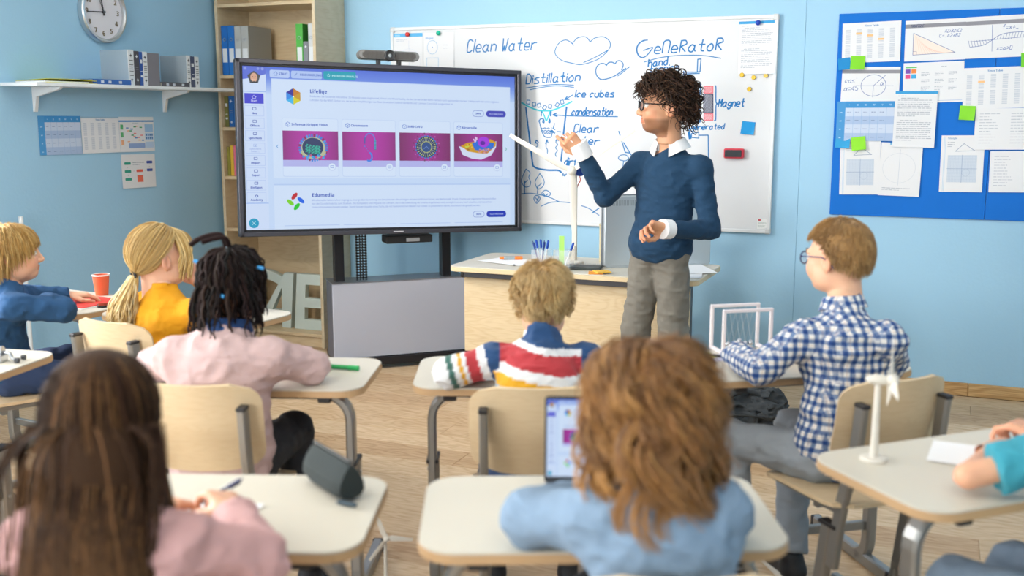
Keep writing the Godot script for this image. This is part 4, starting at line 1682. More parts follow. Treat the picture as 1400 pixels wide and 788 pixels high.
# ---------------------------------------------------------------- the interactive display
func screen_canvas() -> Canvas:
	var c := Canvas.new(1600, 900, Color("c6dcfb"))
	var ink := Color("2b4cb8")
	var soft := Color("9fb6ea")
	for k in 64:
		c.rect(125, k, 1475, 1, Color("5673dc").lerp(Color("6f8fe8"), k / 64.0))
	for k in 90:
		c.rect(125, 64 + k, 30, 1, Color("6f8fe8").lerp(Color("c6dcfb"), k / 90.0))
		c.rect(1569, 64 + k, 31, 1, Color("6f8fe8").lerp(Color("b6d2f8"), k / 90.0))
	c.rect(155, 69, 1414, 544, Color("d2e4fd"))
	c.rect(155, 652, 1414, 248, Color("d2e4fd"))
	c.rect(0, 0, 125, 900, Color("cfe0fc"))
	c.poly(PackedVector2Array([Vector2(0, 0), Vector2(125, 0), Vector2(125, 42), Vector2(60, 62), Vector2(0, 74)]), Color("5a6fd8"))
	c.round_rect(8, 6, 16, 16, 3, Color("8fa0e8"))
	c.disc(Vector2(85, 14), Vector2(7, 7), Color("8fa0e8"))
	c.disc(Vector2(108, 14), Vector2(8, 8), Color("8fa0e8"))
	# the round picture of a user
	var penta := PackedVector2Array()
	for k in 5:
		penta.append(Vector2(62, 62) + Vector2(sin(TAU * k / 5), -cos(TAU * k / 5)) * 36)
	c.poly(penta, Color("454a50"))
	c.disc(Vector2(62, 62), Vector2(19, 25), Color("d9a88e"))
	c.poly(PackedVector2Array([Vector2(34, 92), Vector2(62, 82), Vector2(90, 92)]), Color("2d3138"))
	c.line(PackedVector2Array([Vector2(54, 72), Vector2(62, 76), Vector2(70, 72)]), 2, Color("f2d8cc"))
	for x in [55, 69]:
		c.disc(Vector2(x, 58), Vector2(2.5, 2), Color("5a4038"))
	c.rect(0, 137, 125, 3, Color("7fa8ee"))
	c.rect(0, 750, 125, 3, Color("7fa8ee"))
	var names := ["Start", "Neu", "Öffnen", "Speichern", "Speichern\nunter...", "Import", "Export", "Einfügen", "Academy"]
	for k in 9:
		var y := 148 + k * 68
		if k == 0:
			c.rect(9, y, 102, 56, Color("3f3fd0"))
		else:
			c.frame(9, y, 102, 55, 1.6, Color("a3bef2"))
		var col := Color("e4ebff") if k == 0 else (soft if k == 4 else Color("2741a8"))
		if k == 4:
			c.text("Speichern", 60, y + 36, 13, col, true, true)
			c.text("unter...", 60, y + 50, 13, col, true, true)
		else:
			c.text(names[k], 60, y + 46, 15, col, true, true)
		if k == 0:
			c.line(PackedVector2Array([Vector2(48, y + 20), Vector2(60, y + 10), Vector2(72, y + 20), Vector2(68, y + 20), Vector2(68, y + 28), Vector2(52, y + 28), Vector2(52, y + 20)]), 1.8, col, true)
		elif k == 8:
			c.disc(Vector2(60, y + 20), Vector2(9, 7), col)
			c.disc(Vector2(60, y + 20), Vector2(6, 4), Color("cfe0fc"))
		else:
			c.frame(51, y + (10 if k != 4 else 6), 18, 13, 2.2, col)
			if k == 7:
				c.rect(51, y + 14, 18, 3, col)
			if k in [3, 4]:
				c.rect(56, y + (17 if k == 3 else 13), 8, 5, col)
	c.disc(Vector2(42, 862), Vector2(27, 27), Color("149cc4"))
	c.line(PackedVector2Array([Vector2(32, 852), Vector2(52, 872)]), 2.4, Color("d9f2fa"))
	c.line(PackedVector2Array([Vector2(52, 852), Vector2(32, 872)]), 2.4, Color("d9f2fa"))
	# tabs
	c.round_rect(147, 17, 108, 42, 9, Color("b9cff8"))
	c.round_rect(263, 17, 171, 42, 9, Color("b0c8f6"))
	c.round_rect(443, 12, 184, 46, 9, Color("16a2b8"))
	c.text("START", 196, 43, 17, Color("4a66c4"), true)
	c.text("BILDUNGSLINKS", 312, 43, 16, Color("4a66c4"), true)
	c.text("PREMIUM-INHALTE", 490, 43, 16, Color("cdeef4"), true)
	c.line(PackedVector2Array([Vector2(168, 36), Vector2(179, 26), Vector2(190, 36), Vector2(187, 36), Vector2(187, 46), Vector2(171, 46), Vector2(171, 36)]), 1.8, Color("4a66c4"), true)
	c.line(PackedVector2Array([Vector2(284, 44), Vector2(296, 30)]), 5, Color("7f98dc"))
	var star := PackedVector2Array()
	for k in 10:
		star.append(Vector2(472, 36) + Vector2(sin(TAU * k / 10), -cos(TAU * k / 10)) * (10.0 if k % 2 == 0 else 4.5))
	c.line(star, 1.8, Color("cdeef4"), true)
	# first panel
	var six := [Color("c77a12"), Color("c79a10"), Color("d6cf0c"), Color("3fb8f0"), Color("2a8ae8"), Color("33249a")]
	for k in 6:
		var a := TAU * k / 6.0
		var b := TAU * (k + 1) / 6.0
		c.poly(PackedVector2Array([Vector2(273, 159), Vector2(273 + sin(a) * 45, 159 - cos(a) * 45), Vector2(273 + sin(b) * 45, 159 - cos(b) * 45)]), six[k])
	c.disc(Vector2(273, 159), Vector2(4, 4), Color.WHITE)
	c.text("Lifeliqe", 364, 137, 27, ink, true)
	var thin := Color("7f98dc")
	c.text("Entdecken Sie Tausende interaktiver 3D-Modelle sowie Augmented, Virtual und Mixed Reality, die das Lernen in den MINT-Fächern noch spannender machen. Lifeliqe stellt den ersten digitalen", 364, 160, 13.2, thin)
	c.text("Lehrplan für die MINT-Fächer vor, der an den Empfehlungen der Next Generation Science Standards und Common Core (USA) ausgerichtet ist.", 364, 181, 13.2, thin)
	for y in [208, 811]:
		c.round_rect(1328, y, 73, 38, 18, Color("4a62c4"))
		c.round_rect(1330, y + 2, 69, 34, 16, Color("cfe2fd"))
		c.text("INFO", 1365, y + 24, 13, Color("2741a8"), true, true)
		c.round_rect(1415, y, 127, 38, 18, Color("4346b8") if y < 500 else Color("1f36b4"))
		c.text("ALLE ANSEHEN", 1479, y + 24, 12.5, Color("c3d0f6"), true, true)
	var titles := ["Influenza (Grippe) Virion", "Chromosom", "SARS-CoV-2", "Körperzelle"]
	for k in 4:
		var x := 209 + k * 334
		c.round_rect(x - 2, 278, 313, 326, 10, Color("bdd3f6"))
		c.round_rect(x, 280, 309, 321, 9, Color("d6e7fe"))
		for q in 310:
			var d := absf(q - 155) / 155.0
			c.rect(x + q, 348, 1, 163, Color("b433a6").lerp(Color("8f2c80"), d * d) if k < 2 else Color("a8309a").lerp(Color("7d2c68"), d))
		c.rect(x, 511, 309, 36, Color("b3b6ee"))
		c.disc(Vector2(x + 273, 549), Vector2(21, 21), Color("b9ccf0"))
		c.disc(Vector2(x + 273, 548), Vector2(19, 19), Color("dcebff"))
		c.frame(x + 264, 542, 18, 12, 2, Color("5f86dc"))
		var hexa := PackedVector2Array()
		for q in 6:
			hexa.append(Vector2(x + 31, 313) + Vector2(sin(TAU * q / 6), -cos(TAU * q / 6)) * 13)
		c.line(hexa, 1.8, Color("3f66cc"), true)
		c.line(PackedVector2Array([hexa[1], Vector2(x + 31, 313), hexa[5]]), 1.8, Color("3f66cc"))
		c.line(PackedVector2Array([Vector2(x + 31, 313), hexa[3]]), 1.8, Color("3f66cc"))
		c.text(titles[k], x + 50, 319, 17, ink, true)
	var r := RandomNumberGenerator.new()
	r.seed = 21
	# virion cut open
	var o := Vector2(378, 442)
	for k in 34:
		var a := TAU * k / 34.0
		var p := o + Vector2(cos(a) * 66, sin(a) * 60)
		c.line(PackedVector2Array([p, p + Vector2(cos(a), sin(a)) * 15]), 9, [Color("2f8fe0"), Color("2a7fd8"), Color("803a5c"), Color("3aa0ea")][k % 4])
	c.disc(o, Vector2(67, 60), Color("b9bfa0"))
	c.disc(o + Vector2(-3, -3), Vector2(59, 53), Color("2d3a66"))
	c.ring(o + Vector2(0, 18), Vector2(66, 38), 12, Color("b4ba98"), 0.1, PI - 0.1)
	for k in 12:
		c.disc(o + Vector2(-55 + k * 10, 50 + sin(k * 1.3) * 7), Vector2(7, 7), [Color("2f8fe0"), Color("cc4a86"), Color("3aa0ea")][k % 3])
	for k in 9:
		var w := PackedVector2Array()
		var s := o + Vector2(-36 + k * 8.5, -20 + 14 * absf(sin(k * 1.7)))
		for q in 12:
			w.append(s + Vector2(sin(q * 1.6) * 7, q * 4.0))
		c.line(w, 5, Color("37b8a0") if k % 2 == 0 else Color("2a8f84"))
	# a chromosome's thread
	o = Vector2(702, 352)
	var arch := PackedVector2Array()
	for k in 30:
		var a := PI + PI * k / 29.0
		arch.append(o + Vector2(cos(a) * 30, 44 + sin(a) * 40))
	c.line(arch, 7, Color("6f78d8"))
	for k in 12:
		c.disc(o + Vector2(31, 44 + k * 4.6), Vector2(7, 3), Color("2f8f8a") if k % 2 else Color("5f90d8"))
	c.line(PackedVector2Array([o + Vector2(-28, 28), o + Vector2(-30, 62)]), 6, Color("3f5aa8"))
	for k in 3:
		c.disc(o + Vector2(-30 + k * 9, 78 + k * 13), Vector2(4, 4), Color("5f78d8"))
	c.ring(o + Vector2(-6, 138), Vector2(17, 24), 9, Color("3f86e8"), -1.3, 2.2)
	# crowned virus
	o = Vector2(1040, 430)
	for k in 22:
		var a := TAU * k / 22.0
		var d := Vector2(cos(a), sin(a))
		c.line(PackedVector2Array([o + d * 58, o + d * 80]), 3, Color("8f3f8a"))
		c.disc(o + d * 80, Vector2(4.5, 4.5), Color("b45ab0") if k % 2 else Color("6f2a5c"))
		c.disc(o + d * 62, Vector2(6, 6), Color("3f86d8"))
	c.disc(o, Vector2(62, 62), Color("24365e"))
	for k in 26:
		var a := TAU * k / 26.0 - 1.0
		var d := Vector2(cos(a), sin(a))
		c.line(PackedVector2Array([o + d * 34, o + d * 53]), 3.5, Color("8f96a0"))
		c.disc(o + d * 54, Vector2(4, 4), Color("b8c07a"))
		c.disc(o + d * 32, Vector2(3.5, 3.5), Color("b8c07a"))
	c.disc(o, Vector2(29, 29), Color("2f4f8a"))
	c.line(PackedVector2Array([o + Vector2(-16, 12), o + Vector2(0, -4), o + Vector2(16, 12)]), 3, Color("6f8fd0"))
	# a body cell
	o = Vector2(1362, 430)
	c.poly(PackedVector2Array([o + Vector2(-122, -8), o + Vector2(-60, 12), o + Vector2(118, -40), o + Vector2(116, -4), o + Vector2(84, 46), o + Vector2(20, 72), o + Vector2(-40, 66), o + Vector2(-98, 44), o + Vector2(-108, 20)]), Color("d3dcf6"))
	c.poly(PackedVector2Array([o + Vector2(-110, -8), o + Vector2(-70, -28), o + Vector2(20, -40), o + Vector2(80, -52), o + Vector2(116, -34), o + Vector2(112, -10), o + Vector2(60, 34), o + Vector2(10, 34), o + Vector2(-60, 24)]), Color("d09a1e"))
	c.poly(PackedVector2Array([o + Vector2(-38, -24), o + Vector2(0, -44), o + Vector2(104, -28), o + Vector2(98, 0), o + Vector2(60, 22), o + Vector2(-20, 14)]), Color("2a6fd8"))
	c.disc(o + Vector2(36, -34), Vector2(38, 32), Color("a63ae0"))
	c.disc(o + Vector2(30, -28), Vector2(16, 12), Color("5f1fa0"))
	for k in 30:
		c.disc(o + Vector2(0 + r.randf() * 74, 4 + r.randf() * 28), Vector2(5, 4), Color("d89a90") if k % 2 else Color("b4667a"))
	for k in 12:
		c.disc(o + Vector2(-34 + r.randf() * 40, -62 + r.randf() * 28), Vector2(4, 5), Color("e0c8f0"))
	for k in 10:
		c.disc(o + Vector2(-84 + r.randf() * 50, -18 + r.randf() * 30), Vector2(7, 4), [Color("e6c23a"), Color("9a6a14"), Color("c6d84a")][k % 3])
	# arrows at the sides
	c.line(PackedVector2Array([Vector2(183, 428), Vector2(176, 437), Vector2(183, 446)]), 2.6, Color("2f86d8"))
	c.line(PackedVector2Array([Vector2(1539, 428), Vector2(1546, 437), Vector2(1539, 446)]), 2.6, Color("2f9a8a"))
	# second panel
	for k in 10:
		c.rect(156, 642 + k, 1413, 1, Color("c6dcfb").lerp(Color("a9c3f2"), k / 10.0))
	var cols := [Color("c01626"), Color("0f62e8"), Color("17c81e"), Color("7ad40e")]
	for k in 4:
		var a := TAU * k / 4.0 + 0.25
		var d := Vector2(sin(a - 0.45), -cos(a - 0.45))
		c.disc(Vector2(273, 743) + d * 30, Vector2(23, 11), cols[k], d.angle() + 0.9)
	c.text("Edumedia", 363, 718, 27, ink, true)
	c.text("Mit edumedia haben Lehrer Zugang zu einer großen Sammlung von Simulationen alle wichtigen wissenschaftlichen Fächer, wie Mathematik, Physik, Chemie und allgemeine Wissenschaften", 362, 742, 13.2, thin)
	c.text("von der Grundschule bis zum Studium. Die Kompetenz und Impulse von Lehrern, die in die Entwicklung der Inhalte eingeflossen sind, ermöglicht es uns, hoch visuelles und interaktives", 362, 762, 13.2, thin)
	c.text("Unterrichtsmaterial bereitzustellen. Damit können Aspekte eines Fachs, die mit herkömmlichen Medien nur schwer zu präsentieren wären, anschaulich dargestellt werden.", 362, 782, 13.2, thin)
	for k in 4:
		c.rect(209 + k * 334, 878, 309, 3, Color("a9c3f2"))
	return c


var screen_image: Image


func build_display():
	var black := mat("black satin metal", Color("232328"), 0.4, 0.3)
	var edge := mat("dark grey bezel", Color("4a4950"), 0.35, 0.5)
	var grey := mat("light grey powder coat", Color("b4b8c6"), 0.5)
	var t := thing("interactive_display", "large black framed interactive screen on a wheeled grey stand", "display", seat_frame(-0.668, 0, -6.20), VIEW_TURN + 0.36)
	# screen head: turned a little more than its stand, tipped back slightly
	var head := Transform3D(Basis(Vector3.UP, 0.05) * Basis(Vector3(1, 0, 0), -0.06) * Basis(Vector3(0, 0, 1), -0.024), t.transform.affine_inverse() * seat_frame(-0.727, 1.311, -6.07))
	var w := 1.68
	var h := 0.963
	var g := Geo.new()
	for s in [-1, 1]:
		g.box(head * Vector3(0, s * (h / 2 - 0.012), 0.0), Vector3(w, 0.024, 0.07), 0.003, head.basis)
		g.box(head * Vector3(s * (w / 2 - 0.012), 0, 0.0), Vector3(0.024, h, 0.07), 0.003, head.basis)
	part("frame", g, edge, t)
	g = Geo.new()
	g.box(head * Vector3(0, 0, -0.02), Vector3(w - 0.02, h - 0.02, 0.05), 0.004, head.basis)
	part("housing", g, black, t)
	g = Geo.new()
	for s in [-1, 1]:
		g.box(head * Vector3(0, s * (h / 2 - 0.03), 0.012), Vector3(w - 0.05, 0.016, 0.028), 0.002, head.basis)
		g.box(head * Vector3(s * (w / 2 - 0.03), 0, 0.012), Vector3(0.016, h - 0.05, 0.028), 0.002, head.basis)
	part("bezel", g, black, t)
	screen_image = screen_canvas().img
	var tex := ImageTexture.create_from_image(screen_image)
	var sm := mat("lit screen", Color("0c0d10"), 0.45)
	sm.emission_enabled = true
	sm.emission_operator = BaseMaterial3D.EMISSION_OP_MULTIPLY
	sm.emission = Color.WHITE
	sm.emission_texture = tex
	sm.emission_energy_multiplier = SCREEN_GLOW
	var sc := part("screen", slab(w - 0.074, h - 0.074, 0.002), sm, t)
	sc.transform = head * Transform3D(Basis.IDENTITY, Vector3(0, 0, 0.016))
	g = Geo.new()
	g.box(head * Vector3(0.06, -h / 2 + 0.013, 0.0355), Vector3(0.06, 0.006, 0.001), 0.0, head.basis)
	part("maker_plate", g, mat("pale print", Color("c9c9cf"), 0.4), t)
	# columns, control box and cable chain
	for x in [-0.355, 0.305]:
		g = Geo.new()
		g.box(Vector3(x, 0.85, -0.09), Vector3(0.055, 0.9, 0.07), 0.004)
		part("column", g, black, t)
	g = Geo.new()
	g.box(Vector3(-0.02, 0.86, -0.06), Vector3(0.72, 0.05, 0.04), 0.003)
	part("crossbar", g, black, t)
	g = Geo.new()
	g.box(Vector3(0.03, 0.79, 0.05), Vector3(0.28, 0.045, 0.12), 0.004)
	part("control_box", g, mat("matt black plastic", Color("1b1b1e"), 0.6), t)
	g = Geo.new()
	g.box(Vector3(0.05, 0.787, 0.111), Vector3(0.08, 0.022, 0.003), 0.001)
	part("control_plate", g, mat("silver plate", Color("a8aaae"), 0.4), t)
	for k in 20:
		g = Geo.new()
		var y := 0.515 + k * 0.0165
		for s in [-1, 1]:
			g.box(Vector3(-0.22 + s * 0.028, y, -0.075), Vector3(0.010, 0.0145, 0.018), 0.002)
			g.box(Vector3(-0.22 + s * 0.008, y + 0.005, -0.075), Vector3(0.006, 0.014, 0.014), 0.001)
		g.box(Vector3(-0.22, y, -0.075), Vector3(0.056, 0.005, 0.014), 0.001)
		part("chain_link", g, black, t)
	g = Geo.new()
	g.box(Vector3(0, 0.302, -0.075), Vector3(0.83, 0.452, 0.17), 0.004)
	part("cabinet_door", g, grey, t)
	g = Geo.new()
	g.box(Vector3(0, 0.531, -0.1), Vector3(0.832, 0.006, 0.22), 0.001)
	part("cabinet_top", g, mat("cabinet top metal", Color("9b9aa0"), 0.3, 0.6), t)
	g = Geo.new()
	g.box(Vector3(-0.413, 0.302, -0.08), Vector3(0.008, 0.456, 0.168), 0.001)
	part("cabinet_edge", g, mat("dark edge", Color("65656f"), 0.5), t)
	g = Geo.new()
	g.box(Vector3(0, 0.05, -0.02), Vector3(0.86, 0.05, 0.09), 0.004)
	part("base_bar", g, black, t)
	for x in [-0.36, 0.36]:
		g = Geo.new()
		g.box(Vector3(x, 0.05, -0.02), Vector3(0.06, 0.045, 0.66), 0.004)
		part("base_leg", g, black, t)
		for z in [-0.3, 0.27]:
			g = Geo.new()
			g.lathe([Vector2(0, -0.012), Vector2(0.024, -0.012), Vector2(0.026, -0.008), Vector2(0.026, 0.008), Vector2(0.024, 0.012), Vector2(0, 0.012)], 20, Transform3D(Basis(Vector3(0, 0, 1), PI / 2), Vector3(x, 0.0265, z)))
			part("caster", g, mat("black rubber", Color("17171a"), 0.8), t)
	# conference camera on the top edge
	var top := t.transform * head
	var ct := thing("conference_camera", "grey bar shaped conference camera on the display's top edge", "camera", top * Vector3(0.03, h / 2, 0.01), 0.0)
	ct.transform = Transform3D(top.basis, top * Vector3(0.02, h / 2, 0.01))
	g = Geo.new()
	g.plate(rounded(0.36, 0.052, 0.0255, 8), -0.03, 0.022, Transform3D(Basis.IDENTITY, Vector3(0, 0.052, 0)), 0.004, true)
	part("body", g, mat("silver plastic", Color("8c8a88"), 0.4, 0.4), ct)
	var cloth := mat("speaker cloth", Color("55524f"), 0.85)
	for s in [-1, 1]:
		g = Geo.new()
		for k in 24:
			g.box(Vector3(s * (0.036 + k * 0.0052), 0.052, 0.0235), Vector3(0.003, 0.040 if k < 21 else 0.034 - (k - 21) * 0.006, 0.002), 0.0005)
		part("speaker_grille", g, cloth, ct).set_meta("kind", "stuff")
	g = Geo.new()
	g.lathe([Vector2(0.031, 0.0), Vector2(0.031, 0.03), Vector2(0.027, 0.034), Vector2(0.022, 0.031), Vector2(0.02, 0.03), Vector2(0, 0.03)], 28, Transform3D(Basis(Vector3(1, 0, 0), PI / 2), Vector3(0, 0.05, 0.005)))
	part("lens_ring", g, mat("camera black", Color("2a2a2c"), 0.35), ct)
	g = Geo.new()
	g.ball(Vector3(0, 0.05, 0.034), Vector3(0.010, 0.010, 0.004))
	part("lens", g, mat("lens glass", Color("9aa3a8"), 0.08), ct)
	for x in [-0.06, 0.062]:
		g = Geo.new()
		g.box(Vector3(x, 0.013, 0), Vector3(0.02, 0.026, 0.03), 0.002)
		part("foot", g, mat("camera black", Color("2a2a2c"), 0.35), ct)


# ---------------------------------------------------------------- the teacher's desk and what is on it
func build_teacher_desk():
	var t := thing("teacher_desk", "large cream topped desk with pale beech front panel before the whiteboard", "desk", Vector3(1.09, 0, 0.81))
	var cream := mat("cream laminate", Color("d3cec0"), 0.35)
	var core := mat("beech edge", Color("d8c49e"), 0.5)
	var beech := tex_mat("beech front", wood_image(512, 256, Color("dcc8a4"), Color("c0a376"), 0.5, 41), 0.5)
	beech.uv1_scale = Vector3(0.9, 1.6, 1)
	var rail := mat("dark steel rail", Color("55565c"), 0.4, 0.6)
	var shape := rounded(1.34, 0.6, 0.05, 6)
	var g := Geo.new()
	g.plate(shape, 0.692, 0.715, lying(), 0.002)
	part("edge_board", g, core, t)
	g = Geo.new()
	g.plate(rounded(1.338, 0.598, 0.05, 6), 0.715, 0.72, lying(), 0.002)
	part("table_top", g, cream, t)
	g = Geo.new()
	g.box(Vector3(0.0, 0.455, 0.2), Vector3(1.23, 0.42, 0.018), 0.002)
	part("front_panel", g, beech, t)
	g = Geo.new()
	g.bar([Vector3(-0.6, 0.674, 0.235), Vector3(0.6, 0.674, 0.235)], 0.03, 0.034, Vector3.BACK)
	part("rail", g, rail, t)
	for s in [-1, 1]:
		g = Geo.new()
		g.tube([Vector3(s * 0.6, 0.672, 0.235), Vector3(s * 0.615, 0.672, 0.235)], 0.02, 16)
		part("rail_cap", g, mat("black plastic", Color("26262a"), 0.5), t)
		g = Geo.new()
		g.box(Vector3(s * 0.55, 0.355, 0.0), Vector3(0.05, 0.67, 0.08), 0.006)
		part("leg", g, rail, t)
		g = Geo.new()
		g.box(Vector3(s * 0.55, 0.02, 0.0), Vector3(0.06, 0.035, 0.54), 0.006)
		part("foot", g, rail, t)
	var top := 0.7205
	# silver back of a computer screen
	var m := thing("computer_screen", "silver computer screen seen from behind on the teacher's desk", "computer", Vector3(1.447, top, 0.69), 0.575)
	var sil := mat("silver metal back", Color("c3cbd0"), 0.32, 0.55)
	g = Geo.new()
	g.plate(rounded(0.585, 0.37, 0.012, 4), -0.02, 0.02, Transform3D(Basis.IDENTITY, Vector3(0, 0.19, 0)), 0.004)
	part("back_shell", g, sil, m)
	g = Geo.new()
	g.plate(rounded(0.60, 0.382, 0.014, 4), -0.026, -0.019, Transform3D(Basis.IDENTITY, Vector3(0, 0.191, 0)), 0.002)
	part("screen_frame", g, mat("grey rim", Color("83898f"), 0.4, 0.3), m)
	g = Geo.new()
	for i in 60:
		g.box(Vector3(-0.25 + i * 0.0085, 0.34, 0.0203), Vector3(0.0035, 0.03, 0.0008))
	part("vent_slots", g, mat("vent grey", Color("8d979e"), 0.5), m).set_meta("kind", "stuff")
	g = Geo.new()
	g.box(Vector3(0, 0.004, 0.0), Vector3(0.56, 0.008, 0.05), 0.002)
	part("foot", g, sil, m)
	# wind turbine model
	wind_turbine("large white wind turbine model on the teacher's desk", Vector3(1.008, top, 0.754), 0.5, 0.40, PI - 0.04, 0.0, -0.02, true)
	# spiral notebook, card block, notes, papers
	t = thing("spiral_notebook", "dark spiral bound notebook lying before the silver computer screen", "notebook", Vector3(1.11, top, 0.94), 0.12)
	g = Geo.new()
	g.box(Vector3(0, 0.008, 0), Vector3(0.21, 0.014, 0.1), 0.002)
	part("cover", g, mat("notebook black green", Color("25302f"), 0.5), t)
	g = Geo.new()
	for i in 22:
		var ring := []
		for k in 9:
			var a := TAU * k / 8.0
			ring.append(Vector3(-0.095 + i * 0.009, 0.012 + cos(a) * 0.011, -0.05 + sin(a) * 0.011))
		g.tube(ring, 0.0012, 4, 1.0, Vector3.RIGHT, false)
	part("wire_spiral", g, silver_mat(), t)
	t = thing("card_box", "cream card box standing behind the silver computer screen", "box", Vector3(1.17, top, 0.60))
	g = Geo.new()
	g.box(Vector3(0, 0.1, 0), Vector3(0.1, 0.2, 0.14), 0.003)
	part("body", g, mat("cream card", Color("d9cda9"), 0.7), t)
	g = Geo.new()
	g.box(Vector3(0, 0.205, 0), Vector3(0.104, 0.012, 0.144), 0.003)
	part("lid", g, mat("cream card", Color("d9cda9"), 0.7), t)
	for k in 2:
		g = Geo.new()
		g.box(Vector3(0, 0.003, 0), Vector3(0.074, 0.006, 0.074), 0.0005)
		var o := part("sticky_pad", g, mat(["pad orange", "pad yellow"][k], [Color("e89a3a"), Color("eebc4a")][k], 0.8), null, Vector3(1.23 + k * 0.03, top + k * 0.0065, 1.06 - k * 0.01))
		o.rotation.y = 0.3 + k * 0.35
		tag(o, ["orange sticky pad on the desk edge, under the yellow pad", "yellow sticky pad lying on the orange pad at the desk edge"][k], "sticky pad")
	desk_sheet("white paper sheet under the orange marker on the teacher's desk", Vector3(0.67, top, 0.84), 0.21, 0.297, 1.25)
	desk_sheet("white sheet at the right end of the teacher's desk", Vector3(1.63, top, 0.9), 0.21, 0.297, 0.2)
	desk_sheet("second white sheet on the right end of the teacher's desk", Vector3(1.64, top + 0.002, 0.76), 0.21, 0.297, 0.5)
	t = thing("marker_pen", "orange and grey marker lying on paper on the teacher's desk", "marker", Vector3(0.64, top + 0.012, 0.78), 0.33)
	g = Geo.new()
	g.tube([Vector3(-0.03, 0, 0), Vector3(0.035, 0, 0)], 0.0095, 16)
	part("barrel", g, mat("marker grey", Color("8c9aa0"), 0.4), t)
	g = Geo.new()
	g.tube([Vector3(0.03, 0, 0), Vector3(0.07, 0, 0), Vector3(0.072, 0, 0)], [0.0105, 0.0105, 0.008], 16)
	part("cap", g, mat("marker orange", Color("ec7a2a"), 0.4), t)
	g = Geo.new()
	g.tube([Vector3(-0.03, 0, 0), Vector3(-0.05, 0, 0), Vector3(-0.056, 0, 0)], [0.0085, 0.0075, 0.003], 16)
	part("tip", g, mat("marker orange", Color("ec7a2a"), 0.4), t)
	g = Geo.new()
	g.ball(Vector3.ZERO, Vector3(0.007, 0.005, 0.007))
	tag(part("push_pin", g, mat("pin grey", Color("8a8d90"), 0.3), null, Vector3(0.75, top + 0.005, 0.98)), "small grey round pin on the teacher's desk", "pin")
	# acrylic holders with pens
	pen_holder("clear acrylic pen holder with blue pens behind the blond boy's head", Vector3(0.925, top, 1.03), [[-0.022, -0.02, -0.22, 0], [0.0, -0.018, -0.1, 0], [0.012, 0.014, 0.1, 1], [0.022, -0.01, 0.16, 0], [0.004, 0.02, -0.3, 1]])
	pen_holder("second clear holder with green ruler and one blue pen", Vector3(1.035, top, 1.0), [[0.015, 0.01, 0.35, 0]])
	t = thing("ruler", "translucent light green ruler standing in the clear holder", "ruler", Vector3(1.02, top + 0.006, 0.99), 0.1)
	var gm := mat("green plastic", Color("a6e06a"), 0.3)
	g = Geo.new()
	g.box(Vector3(0, 0.085, 0), Vector3(0.028, 0.165, 0.002), 0.0004)
	part("blade", g, gm, t)
	g = Geo.new()
	for k in 15:
		g.box(Vector3(-0.009, 0.01 + k * 0.0105, 0.0012), Vector3(0.008 if k % 5 == 0 else 0.005, 0.0008, 0.0004))
	part("scale_marks", g, mat("green dark print", Color("4f8f3a"), 0.5), t)


func desk_sheet(label: String, at: Vector3, w: float, h: float, turn: float, col := Color("eff1f4")):
	var g := Geo.new()
	var rows := []
	for i in 7:
		var row := []
		for j in 7:
			row.append(Vector3((j / 6.0 - 0.5) * w, 0.0012 + 0.002 * pow(absf(j / 6.0 - 0.5) * 2, 4.0), (0.5 - i / 6.0) * h))
		rows.append(row)
	g.sheet(rows, 0.0006)
	var o := part("paper_sheet", g, mat("plain " + col.to_html(), col, 0.8), null, at)
	o.rotation.y = turn
	tag(o, label, "paper")
	return o


func pen_holder(label: String, at: Vector3, pens: Array):
	var t := thing("pen_holder", label, "pen holder", at, 0.05)
	var ac := mat("clear acrylic", Color(0.93, 0.96, 1.0, 0.12), 0.05)
	ac.transparency = BaseMaterial3D.TRANSPARENCY_ALPHA
	var g := Geo.new()
	var h := 0.105
	for q in [[1, 0], [-1, 0], [0, 1], [0, -1]]:
		g.box(Vector3(q[0] * 0.042, h / 2, q[1] * 0.042), Vector3(0.003 if q[0] else 0.087, h, 0.003 if q[1] else 0.087), 0.0005)
	part("walls", g, ac, t)
	g = Geo.new()
	g.box(Vector3(0, 0.002, 0), Vector3(0.08, 0.004, 0.08))
	part("bottom", g, ac, t)
	var k := 0
	for p in pens:
		k += 1
		var pen := thing("pen", "", "pen", at + Vector3(p[0] * 0.4, 0.006, p[1]), 0.0, "pens in the clear holders")
		pen.set_meta("label", "%s pen %s in the clear acrylic holder" % [["blue capped", "dark blue clicker"][p[3]], ["leaning far left", "leaning slightly left", "standing in the middle", "leaning right", "at the back"][clampi(k - 1, 0, 4)]] if pens.size() > 1 else "single blue capped pen beside the green ruler")
		pen.rotation.z = -p[2]
		stick_pen(pen, 0.148, Color("d7dee4") if p[3] == 0 else Color("2b3f86"), Color("1d4fb8") if p[3] == 0 else Color("24408f"), p[3] == 0)


func stick_pen(pen: Node3D, long: float, barrel: Color, cap: Color, capped := true):
	var g := Geo.new()
	g.tube([Vector3(0, 0.0, 0), Vector3(0, 0.012, 0), Vector3(0, long * 0.75, 0)], [0.0015, 0.004, 0.004], 10)
	part("barrel", g, mat("pen " + barrel.to_html(), barrel, 0.3), pen)
	g = Geo.new()
	if capped:
		g.tube([Vector3(0, long * 0.7, 0), Vector3(0, long * 0.98, 0), Vector3(0, long, 0)], [0.0055, 0.005, 0.003], 10)
		g.box(Vector3(0.006, long * 0.85, 0), Vector3(0.002, long * 0.24, 0.004), 0.0005)
	else:
		g.tube([Vector3(0, long * 0.74, 0), Vector3(0, long * 0.94, 0)], 0.0048, 10)
		g.tube([Vector3(0, long * 0.94, 0), Vector3(0, long, 0)], 0.0022, 8)
		g.box(Vector3(0.006, long * 0.84, 0), Vector3(0.002, long * 0.2, 0.004), 0.0005)
	part("cap", g, mat("pen cap " + cap.to_html(), cap, 0.35), pen)


